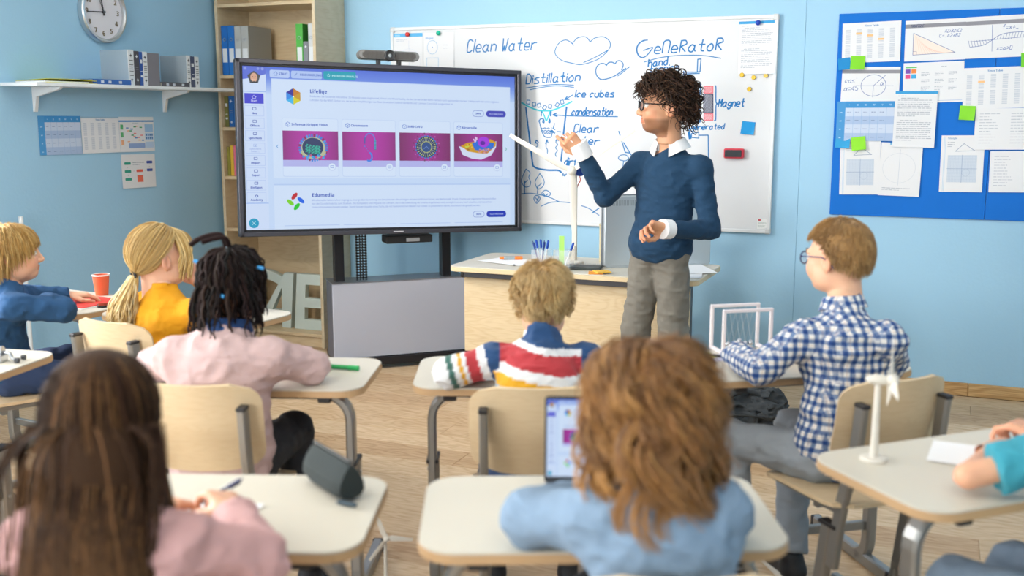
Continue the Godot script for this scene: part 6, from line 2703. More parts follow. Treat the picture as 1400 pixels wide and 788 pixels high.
	for s in ["l", "r"]:
		var el: Vector3 = J["el" + s]
		var wr: Vector3 = J["wr" + s]
		if rolled > 0.5:
			var end := el.lerp(wr, 0.98)
			fd.cone(J["sh" + s], el, 0.040 * k + grow * 0.7, 0.036 * k + grow * 0.9, 0.03)
			fd.cone(el, end, 0.035 * k + grow, 0.027 * k + grow * p.get("cuff", 0.55), 0.012)
			fd.cut(end, (wr - el).normalized(), 0.05)
		else:
			var end: Vector3 = J["sh" + s].lerp(el, 0.62)
			fd.cone(J["sh" + s], end, 0.042 * k + grow * 0.9, 0.046 * k + grow, 0.03)
			fd.cut(end, (el - J["sh" + s]).normalized(), 0.09)
	fd.cut(J.neck + Vector3(0, 0.022, 0), ((J.head - J.neck).normalized() + hb * Vector3(0, 0, -p.get("neckline", 0.15))).normalized(), p.get("neck_reach", 0.085))
	if p.has("hem"):
		fd.cut(Vector3(J.hip.x, p.hem, J.hip.z), Vector3.DOWN, 0.3)
	fd.ruffle(fold_noise(p.get("fold_freq", 9.0), 3 + taken["person"]), p.get("fold", 0.0075))
	g = Geo.new()
	fd.mesh(g)
	var tops: Material = p.top
	if p.has("stripes"):
		for i in g.v.size():
			g.c[i] = stripe(g.v[i], J, p.stripes)
	part(p.get("top_name", "sweater"), g, tops, t)
	# ---- trousers
	fd = Field.new((J.hl as Vector3).min(J.hr).min(J.knl).min(J.knr).min(J.anl).min(J.anr) - Vector3.ONE * 0.15, (J.hl as Vector3).max(J.hr).max(J.knl).max(J.knr).max(J.anl).max(J.anr) + Vector3.ONE * 0.17, 0.0125)
	fd.ell(J.hip, Vector3(0.138 * k * fat, 0.1 * k, 0.108 * k * fat), 0.03)
	if p.has("waist"):
		fd.cone(J.hip, Vector3(J.hip.x, p.waist, J.hip.z), 0.12 * k, 0.128 * k, 0.03, Vector3(0, 0, 1), 0.8)
	var lg: float = p.get("leg", 1.0)
	for s in ["l", "r"]:
		fd.cone(J["h" + s], J["kn" + s], (0.076 * k + 0.002) * minf(lg, 1.0), (0.056 * k + 0.005) * lg, 0.03)
		fd.cone(J["kn" + s], (J["kn" + s] as Vector3).lerp(J["an" + s], 0.97), (0.055 * k + 0.005) * lg, (0.045 * k + 0.006) * lg, 0.015)
		fd.cut((J["kn" + s] as Vector3).lerp(J["an" + s], 0.95), (J["an" + s] - J["kn" + s]).normalized(), 0.1)
	if p.get("adult", false):
		fd.cut(J.hip + Vector3(0, -0.02, 0), Vector3.UP, 0.35)
	fd.ruffle(fold_noise(8.0, 9 + taken["person"]), 0.009)
	g = Geo.new()
	fd.mesh(g)
	part("trousers", g, p.legs, t)
	# ---- shoes
	for s in [[-1.0, "l"], [1.0, "r"]]:
		var a: Vector3 = J["an" + s[1]]
		var fwd := (Vector3(s[0] * 0.12, 0, -1.0)).normalized()
		a.y = 0.0
		fd = Field.new(a - Vector3(0.15, 0.02, 0.26) * k, a + Vector3(0.15, 0.16, 0.12) * k, 0.009)
		fd.cone(a + Vector3(0, 0.085 * k, 0.0), a + Vector3(0, 0.05 * k, 0.005), 0.043 * k, 0.044 * k, 0.02)
		fd.cone(a + Vector3(0, 0.046 * k, 0.02), a + fwd * 0.13 * k + Vector3(0, 0.04 * k, 0), 0.04 * k, 0.043 * k, 0.02, Vector3.UP, 0.85)
		fd.cut(a + Vector3(0, 0.012, 0), Vector3.DOWN, 0.4)
		g = Geo.new()
		fd.mesh(g)
		var shoe := part("shoe", g, p.get("shoes", mat("dark shoe", Color("2b2b2e"), 0.6)), t)
		g = Geo.new()
		g.tube([a + Vector3(0, 0.0075, 0.045 * k), a + fwd * 0.05 * k + Vector3(0, 0.0075, 0), a + fwd * 0.165 * k + Vector3(0, 0.0075, 0)], [0.036 * k, 0.043 * k, 0.038 * k], 12)
		for i in g.v.size():
			g.v[i].y = clampf(g.v[i].y, 0.001, 0.018)
		part("sole", g, mat("pale sole", Color("d9d6cc"), 0.7), shoe)
	t.set_meta("head_at", ht)
	for key in J:
		t.set_meta("joint_" + key, J[key])
	return t


func trunk(fd: Field, J: Dictionary, chest: Vector3, belly: Vector3, k: float, grow: float):
	fd.ell(J.hip + Vector3(0, 0.01, 0), Vector3(0.138 * k + grow, 0.1 * k + grow, 0.108 * k + grow), 0.03)
	fd.ell(belly, Vector3(0.122 * k + grow, 0.13 * k, 0.092 * k + grow), 0.05)
	var across: Vector3 = (J.shr - J.shl)
	var b := Basis.IDENTITY
	if across.length() > 0.01:
		var x := across.normalized()
		var y: Vector3 = (J.neck - J.hip).normalized()
		y = (y - x * y.dot(x)).normalized()
		b = Basis(x, y, x.cross(y))
	fd.ell(chest, Vector3(0.130 * k + grow * 0.8, 0.15 * k, 0.088 * k + grow * 0.8), 0.05, b)
	var mid: Vector3 = (J.shl + J.shr) * 0.5
	fd.cone(J.shl, J.shr, 0.038 * k + grow * 0.7, 0.038 * k + grow * 0.7, 0.05)
	fd.cone(mid.lerp(chest, 0.25), J.neck + Vector3(0, 0.015, 0), 0.066 * k + grow, 0.047 * k + grow * 0.6, 0.045)


func stripe(v: Vector3, J: Dictionary, bands: Array) -> Color:
	for s in ["l", "r"]:
		var a: Vector3 = J["sh" + s]
		var b: Vector3 = J["el" + s]
		var c: Vector3 = J["wr" + s]
		var t1 := clampf((v - a).dot(b - a) / (b - a).length_squared(), 0, 1)
		var t2 := clampf((v - b).dot(c - b) / (c - b).length_squared(), 0, 1)
		var d1 := (v - a.lerp(b, t1)).length()
		var d2 := (v - b.lerp(c, t2)).length()
		if minf(d1, d2) < 0.062 and absf(v.x - (J.shl.x + J.shr.x) * 0.5) > absf(a.x - (J.shl.x + J.shr.x) * 0.5) * 0.9:
			var u := (t1 * (b - a).length() if d1 < d2 else (b - a).length() + t2 * (c - b).length())
			for q in bands[1]:
				if u < q[0]:
					return q[1]
	var y: float = v.y + (0.02 * sin(v.x * 9.0) if v.x else 0.0)
	for q in bands[0]:
		if y > q[0]:
			return q[1]
	return bands[0][bands[0].size() - 1][1]


# ---------------------------------------------------------------- hair
# n locks rooted on the scalp, each combed by the style, drawn as thin tapering strands in one mesh over a cap of the same colour
func make_hair(t: Node3D, st: Dictionary) -> Geo:
	var ht: Transform3D = t.get_meta("head_at")
	var r := RandomNumberGenerator.new()
	r.seed = st.get("seed", 1)
	var g := Geo.new()
	var cen := Vector3(0, 0.022, 0.013)
	var rad := Vector3(0.0755, 0.0865, 0.0935)
	var cols: Array = st.cols
	var crown: Vector3 = st.get("crown", Vector3(0, 0.88, 0.45)).normalized()
	# cap
	var rows := 26
	var grid := []
	for i in rows + 1:
		var row := []
		for j in 37:
			var az := TAU * j / 36.0
			var edge := hair_edge(az, st)
			var pol := edge * i / rows
			var d := Vector3(sin(pol) * sin(az), cos(pol), -sin(pol) * cos(az))
			row.append(ht * (cen + d * (rad + Vector3.ONE * st.get("cap", 0.004) * (1.0 - 0.7 * pow(float(i) / rows, 6.0)))))
		grid.append(row)
	g.tint = cols[1]
	for i in rows:
		for j in 36:
			var a: Vector3 = grid[i][j]
			var b: Vector3 = grid[i][j + 1]
			var c: Vector3 = grid[i + 1][j + 1]
			var d: Vector3 = grid[i + 1][j]
			var o := ht * cen
			var q := g.vert(a, (a - o).normalized())
			g.vert(b, (b - o).normalized())
			g.vert(c, (c - o).normalized())
			g.vert(d, (d - o).normalized())
			g.ix.append_array(PackedInt32Array([q, q + 2, q + 1, q, q + 3, q + 2]))
	# the inner mass of longer hair
	var back := ht.affine_inverse()
	if st.has("mass"):
		var lo := Vector3(1e9, 1e9, 1e9)
		var hi := -lo
		for q in st.mass:
			lo = lo.min(q[0] - q[1])
			hi = hi.max(q[0] + q[1])
		var fd := Field.new(lo - Vector3.ONE * 0.03, hi + Vector3.ONE * 0.03, 0.0085)
		for q in st.mass:
			fd.ell(q[0], q[1], 0.03)
		fd.mesh(g)
	var n: int = st.n
	var inv := ht.basis.inverse()
	var down := inv * Vector3.DOWN
	down = down.normalized()
	var style: Vector3 = st.get("comb", Vector3.ZERO)
	var locks := []
	for i in int(st.get("clumps", 0)):
		var az := r.randf() * TAU
		var pol := hair_edge(az, st) * sqrt(r.randf())
		locks.append([az, pol, r.randf() * TAU, r.randf_range(0.75, 1.1), r.randf_range(0.6, 1.3), Vector3(r.randf() - 0.5, r.randf() - 0.5, r.randf() - 0.5), r.randi()])
	for i in n:
		var lock: Array = locks[r.randi() % locks.size()] if locks else []
		var az := r.randf() * TAU
		var pol := hair_edge(az, st) * sqrt(r.randf()) * 0.99
		if locks and r.randf() < st.get("clumping", 0.8):
			pol = clampf(lock[1] + r.randf_range(-0.1, 0.1), 0.01, 3.0)
			az = lock[0] + r.randf_range(-0.1, 0.1) / maxf(sin(pol), 0.2)
			pol = minf(pol, hair_edge(az, st))
		else:
			lock = []
		var edge := hair_edge(az, st)
		var d := Vector3(sin(pol) * sin(az), cos(pol), -sin(pol) * cos(az))
		if i % 8 == 0 and not st.has("gather"):
			d = (crown + Vector3(r.randf() - 0.5, r.randf() - 0.5, r.randf() - 0.5) * 0.5).normalized()
			lock = []
			pol = 0.0
		var p := cen + d * rad
		var flow := d - crown * d.dot(crown)
		flow = flow.normalized() if flow.length() > 0.05 else Vector3(r.randf() - 0.5, 0, r.randf() - 0.5).normalized()
		flow = (flow + style + (lock[5] if lock else Vector3(r.randf() - 0.5, r.randf() - 0.5, r.randf() - 0.5)) * st.get("mess", 0.3)).normalized()
		var long: float = st.long * (lock[3] * r.randf_range(0.92, 1.05) if lock else r.randf_range(0.75, 1.1)) * lerpf(1.0, st.get("fade", 1.0), pol / edge)
		if st.has("side") and pol > 0.5:
			long *= lerpf(1.0, st.side, smoothstep(0.45, 0.8, absf(d.x)))
		if st.has("fringe") and d.z < -0.55 and d.y > 0.1:
			long = minf(long, st.fringe * r.randf_range(0.8, 1.1))
		var steps := int(st.get("steps", 9))
		var step := long / steps
		var lift: float = st.get("lift", 0.006) * r.randf_range(0.4, 1.2)
		var pts := []
		var curl: float = st.get("curl", 0.0) * (lock[4] if lock else r.randf_range(0.6, 1.3))
		var ph: float = lock[2] + r.randf_range(-0.25, 0.25) if lock else r.randf() * TAU
		var turns: float = st.get("turns", 2.0)
		var hang: float = st.get("hang", 0.5)
		var hugging := true
		var drape: Array = st.get("drape", [])
		for s in steps + 1:
			var u := float(s) / steps
			var side := flow.cross(d).normalized()
			var off := (side * cos(ph + u * turns * TAU) + d * (sin(ph + u * turns * TAU) * 0.8 + 0.8)) * curl * smoothstep(0.0, 0.3, u) * (0.7 + 0.6 * u)
			pts.append(ht * (p + off))
			p += flow * step
			var q := (p - cen) / (rad + Vector3.ONE * lift * minf(1.0, u * 3.0 + 0.3))
			if q.length() < 1.0 or (hugging and (st.has("gather") or (p - cen).y > st.get("free", -0.02))):
				p = cen + q.normalized() * (rad + Vector3.ONE * lift * (0.3 + 0.7 * minf(1.0, u * 3.0)))
			elif not st.has("gather"):
				hugging = false
			if st.has("wide"):
				p.x = clampf(p.x, -st.wide, st.wide)
			for e in drape:
				var w := ht * p
				var ve: Vector3 = (w - e[0]) / e[1]
				if ve.length() < 1.0:
					w.z = e[0].z + e[1].z * sqrt(1.0 - ve.x * ve.x - ve.y * ve.y) * (1.0 if ve.z > -0.35 else -1.0)
					p = back * w
			d = ((p - cen) / rad).normalized()
			var tang := down
			if hugging:
				tang = (down - d * down.dot(d))
			flow = (flow.lerp(tang.normalized(), hang) + (Vector3(sin(s * 1.1 + ph * 3.0), 0, cos(s * 0.9 + ph * 5.0)) * 0.5 if lock else Vector3(r.randf() - 0.5, 0, r.randf() - 0.5)) * st.get("wander", 0.06))
			if not hugging and st.has("flare"):
				flow += Vector3(signf(p.x) * minf(1.0, absf(p.x) * 14.0), 0, 0.3) * st.flare
			if hugging:
				flow -= d * flow.dot(d)
			flow = flow.normalized()
			if st.has("gather"):
				var tie: Vector3 = st.gather
				var to := tie - p
				hugging = to.length() > 0.05
				if to.length() > 0.012:
					flow = (flow * 0.2 + to.normalized() * 0.8).normalized()
					step = minf(step, to.length())
		var w: float = st.get("thick", 0.0022) * r.randf_range(0.7, 1.3)
		var base: Color = cols[(lock[6] if lock and r.randf() < 0.6 else r.randi()) % cols.size()]
		g.tint = base * r.randf_range(0.85, 1.15)
		g.tint.a = 1.0
		var rr := []
		for s in pts.size():
			var u := float(s) / (pts.size() - 1)
			rr.append(w * (1.0 - 0.75 * u * u) * (0.8 + 0.2 * sin(s * st.get("knots", 0.0))))
		var first := g.v.size()
		g.tube(pts, rr, int(st.get("sides", 3)), 1.0, Vector3(0.3, 1, 0.2), false)
		if st.has("tips"):
			for q in range(first, g.v.size()):
				var u := float(q - first) / (g.v.size() - first)
				g.c[q] = g.c[q].lerp(st.tips, smoothstep(st.get("tip_from", 0.3), 1.0, u) * 0.8)
	return g


func hair_edge(az: float, st: Dictionary) -> float:
	# az 0 looks forward; the line runs from the brow round over the ears to the nape
	var f := absf(wrapf(az, -PI, PI)) / PI
	var brow: float = st.get("brow_line", 1.05)
	var ear: float = st.get("ear_line", 1.5)
	var nape: float = st.get("nape_line", 2.15)
	if f < 0.3:
		return lerpf(brow, brow + 0.1, f / 0.3)
	if f < 0.47:
		return lerpf(brow + 0.1, ear, (f - 0.3) / 0.17)
	if f < 0.6:
		return lerpf(ear, nape - 0.15, (f - 0.47) / 0.13)
	return lerpf(nape - 0.15, nape, (f - 0.6) / 0.4)


func hair_mat(dark := false) -> StandardMaterial3D:
	var m := vmat("dark hair" if dark else "hair", 0.7 if dark else 0.5)
	m.metallic_specular = 0.25 if dark else 0.4
	m.rim_enabled = true
	m.rim = 0.12 if dark else 0.3
	m.rim_tint = 0.7
	return m


# a folded collar standing round the neck: a band, open at the front
func collar(t: Node3D, m: Material, r: float, h: float, gap := 0.5, flare := 1.25, called := "collar", points := 0.0):
	var nk: Vector3 = t.get_meta("joint_neck")
	var hd: Vector3 = t.get_meta("joint_head")
	var up := (hd - nk).normalized().lerp(Vector3.UP, 0.5).normalized()
	var b := Basis(Vector3.RIGHT, up, Vector3.RIGHT.cross(up)).orthonormalized()
	var rows := []
	for i in 7:
		var v := i / 6.0
		var row := []
		for j in 33:
			var a := -PI / 2 + gap + (TAU - gap * 2) * j / 32.0
			var front := maxf(0.0, -sin(a))
			var q := absf(v - 0.4)
			var rr := r * (1.0 + (flare - 1.0) * (v - 0.4) * 1.67 if v > 0.4 else 1.0)
			var y := h * (v / 0.4 if v < 0.4 else 1.0 - (v - 0.4) / 0.6 * (1.05 + points * pow(front, 3.0)))
			row.append(nk + b * Vector3(cos(a) * rr, y - 0.012 * front, sin(a) * rr * 0.92))
		rows.append(row)
	var g := Geo.new()
	g.sheet(rows, 0.004)
	part(called, g, m, t)


func plaid_image() -> Image:
	var img := Image.create(64, 64, false, Image.FORMAT_RGB8)
	var white := Color("eceae6")
	var blue := Color("163f80")
	for y in 64:
		for x in 64:
			var a := 1.0 if x % 32 < 15 else 0.0
			var b := 1.0 if y % 32 < 15 else 0.0
			var c := white.lerp(blue, clampf(a * 0.62 + b * 0.55, 0, 1))
			if x % 64 in [23, 24]:
				c = c.lerp(Color("c9a58c"), 0.6)
			if y % 64 in [55, 56]:
				c = c.lerp(Color("c9a58c"), 0.5)
			img.set_pixel(x, y, c.darkened(0.06 * float((x + y) % 2)))
	return img


func glasses(t: Node3D, col: Color, round := 0.021, th := 0.0022):
	var ht: Transform3D = t.get_meta("head_at")
	var m := mat("glasses " + col.to_html(), col, 0.25)
	var g := Geo.new()
	for s in [-1.0, 1.0]:
		var ring := []
		for k in 21:
			var a := TAU * k / 20.0
			ring.append(ht * Vector3(s * 0.031 + cos(a) * round * 1.12, -0.002 + sin(a) * round * 0.86, -0.101 + absf(s * 0.031 + cos(a) * round) * 0.16))
		g.tube(ring, th, 6, 1.0, Vector3.UP, false)
		g.tube([ht * Vector3(s * 0.054, 0.006, -0.092), ht * Vector3(s * 0.076, 0.006, -0.07), ht * Vector3(s * 0.0785, 0.004, 0.0), ht * Vector3(s * 0.077, -0.008, 0.022), ht * Vector3(s * 0.073, -0.028, 0.036)], th * 0.95, 6)
	g.tube([ht * Vector3(-0.009, 0.003, -0.1), ht * Vector3(0, 0.006, -0.103), ht * Vector3(0.009, 0.003, -0.1)], 0.002, 6)
	var f := part("glasses", g, m, t)
	var lens := mat("spectacle lens", Color(0.85, 0.92, 1.0, 0.1), 0.03)
	lens.transparency = BaseMaterial3D.TRANSPARENCY_ALPHA
	for s in [-1.0, 1.0]:
		g = Geo.new()
		var c := g.vert(ht * Vector3(s * 0.031, -0.002, -0.0965), ht.basis * Vector3.FORWARD)
		for k in 21:
			var a := TAU * k / 20.0
			g.vert(ht * Vector3(s * 0.031 + cos(a) * round * 1.12, -0.002 + sin(a) * round * 0.86, -0.101 + absf(s * 0.031 + cos(a) * round) * 0.16), ht.basis * Vector3.FORWARD)
		for k in 20:
			g.ix.append_array(PackedInt32Array([c, c + 1 + k, c + 2 + k]))
		part("lens", g, lens, f)


# a shirt cuff round a wrist
func cuff(t: Node3D, m: Material, side: String, r: float, long: float, back := 0.01):
	var w: Vector3 = t.get_meta("joint_wr" + side)
	var e: Vector3 = t.get_meta("joint_el" + side)
	var d := (w - e).normalized()
	var g := Geo.new()
	g.tube([w - d * back, w - d * back + d * long * 0.5, w - d * back + d * long], [r, r * 1.02, r * 1.04], 18, 1.0, Vector3.UP, true)
	part("cuff", g, m, t)


func build_people():
	var hm := hair_mat()
	var hd := hair_mat(true)
	var brown := lin("2a1c14")
	var blond := lin("d9b877")
	var navy := fabric("navy knit", Color("0c3655"), 120.0)
	var white_cloth := fabric("white shirt cloth", Color("e9ebee"), 150.0, 0.02)
	var jeans := fabric("pale jeans", Color("9aa3ac"), 140.0)
	var dark := fabric("dark trousers", Color("2b2d33"), 140.0)
	var dark_jeans := fabric("blue jeans", Color("31456b"), 140.0)
	# --- teacher
	var t := make_person({
		"label": "man in navy sweater with curly dark hair and glasses pointing at the whiteboard", "adult": true, "size": 1.0, "head_size": 1.15, "turn": 140.0, "head_turn": -47.0, "nod": 2.0,
		"hip": Vector3(0.70, 0.90, -4.9), "neck": Vector3(0.735, 1.365, -4.9), "head": Vector3(0.700, 1.553, -4.88),
		"shr": Vector3(0.61, 1.285, -4.99), "shl": Vector3(0.865, 1.275, -4.82), "elr": Vector3(0.435, 1.135, -4.90), "wrr": Vector3(0.322, 1.345, -4.86), "fir": Vector3(0.25, 1.415, -4.84),
		"ell": Vector3(0.905, 0.995, -4.76), "wrl": Vector3(0.685, 1.015, -4.60), "fil": Vector3(0.585, 1.03, -4.57), "hand_r": "pinch", "hand_l": "loose", "palm_r": Vector3(-0.3, 0.35, -0.9), "palm_l": Vector3(0.15, 0.5, 0.85),
		"knr": Vector3(0.60, 0.49, -4.95), "knl": Vector3(0.765, 0.49, -4.86), "anr": Vector3(0.585, 0.08, -4.98), "anl": Vector3(0.785, 0.08, -4.84),
		"skin": lin("cf9a78"), "brow": lin("2a1c14"), "top": navy, "legs": fabric("grey wool trousers", Color("77746c"), 140.0), "hem": 0.835, "girth": 1.06, "hunch": 0.0, "loose": 0.012, "leg": 1.12, "fold": 0.007, "neckline": 0.75, "neck_reach": 0.1, "shoes": mat("brown shoe", Color("4a3326"), 0.5),
	})
	collar(t, white_cloth, 0.064, 0.05, 0.42, 1.5, "collar", 0.55)
	cuff(t, white_cloth, "r", 0.043, 0.075, 0.03)
	cuff(t, white_cloth, "l", 0.043, 0.05, 0.02)
	glasses(t, Color("1d1a1c"), 0.0215, 0.0034)
	part("hair", make_hair(t, {"seed": 4, "n": 620, "long": 0.075, "steps": 12, "curl": 0.0125, "turns": 1.7, "thick": 0.0042, "sides": 4, "lift": 0.028, "mess": 1.2, "hang": 0.12, "free": -0.03, "cap": 0.014, "brow_line": 0.95, "ear_line": 1.5, "nape_line": 2.3, "cols": [lin("2b1e17"), lin("3d2c22"), lin("50392c"), lin("32241b")]}), hd, t)
	var g := Geo.new()
	var hand: Vector3 = t.get_meta("joint_fir")
	var st := thing("pointer_stick", "thin white stick pinched in the man's raised hand", "stick", seat_frame(0.25, 1.42, -4.84))
	g.tube([Vector3(0.03, -0.03, 0), Vector3(-0.1, 0.045, 0)], 0.0025, 8)
	part("rod", g, mat("white rod", Color("e6e6e6"), 0.4), st)
	# --- boy in stripes
	var W := lin("e3e6ea")
	var B := lin("9cc0de")
	var R := lin("b5363f")
	var Y := lin("dba31e")
	var N := lin("1f4674")
	var G := lin("3f6b62")
	t = make_person({
		"label": "boy in white, red and yellow striped sweater seen from behind", "size": 0.84, "head_size": 0.98, "turn": 0.0, "head_turn": -2.0, "nod": -6.0, "hunch": 0.035,
		"hip": Vector3(0.065, 0.52, -2.90), "neck": Vector3(0.088, 0.862, -3.01), "head": Vector3(0.095, 0.957, -3.12),
		"shl": Vector3(-0.05, 0.805, -3.0), "shr": Vector3(0.215, 0.805, -3.0), "ell": Vector3(-0.185, 0.765, -3.0), "wrl": Vector3(-0.02, 0.757, -3.17), "elr": Vector3(0.31, 0.765, -3.06), "wrr": Vector3(0.25, 0.757, -3.24),
		"hand_l": "rest", "hand_r": "grip", "brow": lin("8a6a45"), "top": fabric_v("striped knit"), "legs": dark_jeans, "loose": 0.014, "hem": 0.45, "cell": 0.0062,
		"stripes": [[[0.862, N], [0.846, W], [0.797, R], [0.769, W], [0.735, Y], [0.70, B], [0.66, W], [0.61, R], [0.57, W], [0.0, N]], [[0.02, N], [0.045, W], [0.08, R], [0.092, W], [0.104, Y], [0.12, W], [0.138, G], [0.153, W], [0.18, B], [0.21, W], [0.24, R], [1.0, W]]],
	})
	collar(t, fabric("white knit collar", Color("e3e6ea"), 120.0), 0.05, 0.03, 0.3, 1.1)
	part("hair", make_hair(t, {"seed": 8, "clumps": 130, "clumping": 0.75, "fade": 0.55, "n": 4800, "long": 0.07, "steps": 7, "curl": 0.004, "turns": 0.8, "thick": 0.0015, "lift": 0.022, "mess": 0.75, "hang": 0.35, "free": -0.005, "cap": 0.008, "brow_line": 0.95, "side": 0.45, "ear_line": 1.38, "nape_line": 2.3, "cols": [lin("b08b58"), lin("c0995f"), lin("cfae72"), lin("a5824f")], "tips": lin("e3cb98")}), hm, t)
	# --- boy in plaid
	var plaid := tex_mat("plaid cotton", plaid_image(), 0.85)
	plaid.uv1_triplanar = true
	plaid.uv1_scale = Vector3.ONE * 19.0
	plaid.uv1_triplanar_sharpness = 6.0
	t = make_person({
		"label": "boy in blue and white plaid shirt with glasses, seen from behind", "size": 0.9, "head_size": 1.0, "turn": 20.0, "head_turn": 18.0, "nod": -5.0, "hunch": 0.02,
		"hip": Vector3(0.98, 0.52, -3.03), "neck": Vector3(0.995, 0.945, -3.09), "head": Vector3(0.985, 1.092, -3.14),
		"shl": Vector3(0.865, 0.865, -3.05), "shr": Vector3(1.095, 0.87, -2.98), "ell": Vector3(0.745, 0.765, -3.04), "wrl": Vector3(0.705, 0.765, -3.24), "fil": Vector3(0.755, 0.758, -3.32), "elr": Vector3(1.16, 0.77, -3.12), "wrr": Vector3(1.0, 0.76, -3.3),
		"knl": Vector3(0.70, 0.50, -3.22), "knr": Vector3(0.93, 0.5, -3.34), "anl": Vector3(0.72, 0.08, -3.12), "anr": Vector3(0.92, 0.08, -3.24),
		"hand_l": "loose", "brow": lin("8a6038"), "top": plaid, "top_name": "plaid_shirt", "legs": jeans, "loose": 0.015, "fold": 0.009, "cuff": 1.1, "hem": 0.43,
	})
	collar(t, plaid, 0.056, 0.042, 0.3, 1.3, "shirt_collar")
	glasses(t, Color("2b3566"), 0.022)
	part("hair", make_hair(t, {"seed": 12, "clumps": 220, "clumping": 0.45, "fade": 0.6, "n": 5000, "long": 0.052, "steps": 6, "curl": 0.002, "turns": 0.6, "thick": 0.0014, "lift": 0.011, "mess": 0.25, "hang": 0.35, "free": -0.005, "cap": 0.005, "brow_line": 0.98, "side": 0.4, "ear_line": 1.36, "nape_line": 2.38, "comb": Vector3(-0.2, 0, -0.5), "cols": [lin("a17c4c"), lin("ab8553"), lin("b8935e"), lin("977245")]}), hm, t)
	# --- girl with braids
	t = make_person({
		"label": "girl in pale pink sweater with short dark braids seen from behind", "size": 0.9, "head_size": 1.0, "turn": -4.0, "head_turn": -6.0, "nod": -4.0, "hunch": 0.03, "skin": lin("8a5b40"),
		"hip": Vector3(-0.85, 0.52, -2.94), "neck": Vector3(-0.835, 0.885, -2.99), "head": Vector3(-0.825, 1.018, -3.06),
		"shl": Vector3(-0.975, 0.825, -2.95), "shr": Vector3(-0.70, 0.825, -2.95), "ell": Vector3(-1.08, 0.77, -3.08), "wrl": Vector3(-0.93, 0.757, -3.25), "elr": Vector3(-0.60, 0.77, -3.05), "wrr": Vector3(-0.72, 0.757, -3.27),
		"knr": Vector3(-0.69, 0.53, -3.2), "anr": Vector3(-0.64, 0.08, -3.12),
		"brow": lin("1f1614"), "top": fabric("pale pink knit", Color("c9adac"), 110.0), "legs": dark, "loose": 0.02, "fold": 0.009, "hem": 0.44, "girth": 1.08, "shoes": mat("dark canvas shoe", Color("26262a"), 0.8), "iris": Color("2a1a12"),
	})
	collar(t, fabric("dark blue collar", Color("1d3f73"), 120.0), 0.064, 0.05, 0.3, 1.3)
	part("hair", make_hair(t, {"seed": 16, "n": 330, "long": 0.175, "steps": 16, "curl": 0.004, "turns": 3.0, "thick": 0.0058, "sides": 5, "lift": 0.016, "mess": 0.25, "hang": 0.35, "free": -0.01, "cap": 0.006, "brow_line": 1.0, "ear_line": 1.5, "nape_line": 2.2, "knots": 3.1, "wander": 0.22, "crown": Vector3(0, 1, 0.1), "cols": [lin("1a1312"), lin("241a18"), lin("2c201c"), lin("150f0f")]}), hd, t)
	var ht: Transform3D = t.get_meta("head_at")
	g = Geo.new()
	g.tint = lin("1d1514")
	g.tube(curve([ht * Vector3(-0.01, 0.1, 0.02), ht * Vector3(-0.02, 0.145, 0.03), ht * Vector3(-0.05, 0.148, 0.035), ht * Vector3(-0.09, 0.135, 0.04), ht * Vector3(-0.115, 0.118, 0.04)], 5), 0.0085, 7)
	g.tube(curve([ht * Vector3(0.0, 0.1, 0.02), ht * Vector3(-0.005, 0.14, 0.04), ht * Vector3(-0.04, 0.138, 0.05), ht * Vector3(-0.07, 0.128, 0.06)], 5), 0.008, 7)
	part("loose_braid", g, hd, t)
	var clip := mat("blue hair clip", Color("2f8fd0"), 0.3)
	for q in [Vector3(0.098, 0.055, 0.03), Vector3(0.02, -0.02, 0.125), Vector3(0.0, 0.108, 0.03), Vector3(-0.09, 0.07, 0.05)]:
		g = Geo.new()
		g.tube([ht * (q + Vector3(-0.009, 0.002, 0)), ht * (q + Vector3(0.009, -0.002, 0))], 0.006, 8)
		part("hair_clip", g, clip if q.y < 0.1 else mat("pale hair clip", Color("b8d6ea"), 0.3), t)
	# --- girl in yellow
	t = make_person({
		"label": "blonde girl in yellow shirt with ponytail, chin on her hand", "size": 0.86, "head_size": 1.08, "turn": -26.0, "head_turn": -20.0, "nod": 4.0, "hunch": 0.02, "skin": lin("e9b99e"),
		"hip": Vector3(-1.31, 0.52, -3.80), "neck": Vector3(-1.295, 0.865, -3.84), "head": Vector3(-1.315, 0.995, -3.87),
		"shl": Vector3(-1.40, 0.80, -3.92), "shr": Vector3(-1.165, 0.80, -3.76), "elr": Vector3(-1.11, 0.76, -3.93), "wrr": Vector3(-1.195, 0.885, -3.965), "fir": Vector3(-1.25, 0.95, -3.95), "ell": Vector3(-1.47, 0.765, -4.05), "wrl": Vector3(-1.33, 0.757, -4.15),
		"hand_r": "fist", "palm_r": Vector3(0.75, 0.0, 0.6), "brow": lin("b08f5a"), "top": fabric("yellow jersey", Color("d8960a"), 140.0), "top_name": "shirt", "legs": dark_jeans, "loose": 0.013, "hem": 0.44,
	})
	part("hair", make_hair(t, {"seed": 20, "n": 2000, "long": 0.24, "steps": 10, "thick": 0.0017, "lift": 0.012, "mess": 0.22, "hang": 0.3, "free": -0.3, "cap": 0.006, "brow_line": 0.95, "ear_line": 1.5, "nape_line": 2.3, "gather": Vector3(0.0, -0.052, 0.098), "crown": Vector3(0, 0.3, -0.95), "cols": [lin("c09c5e"), lin("cfae6c"), lin("dbbf84"), lin("c7a565")]}), hm, t)
	ht = t.get_meta("head_at")
	g = Geo.new()
	var r := RandomNumberGenerator.new()
	r.seed = 33
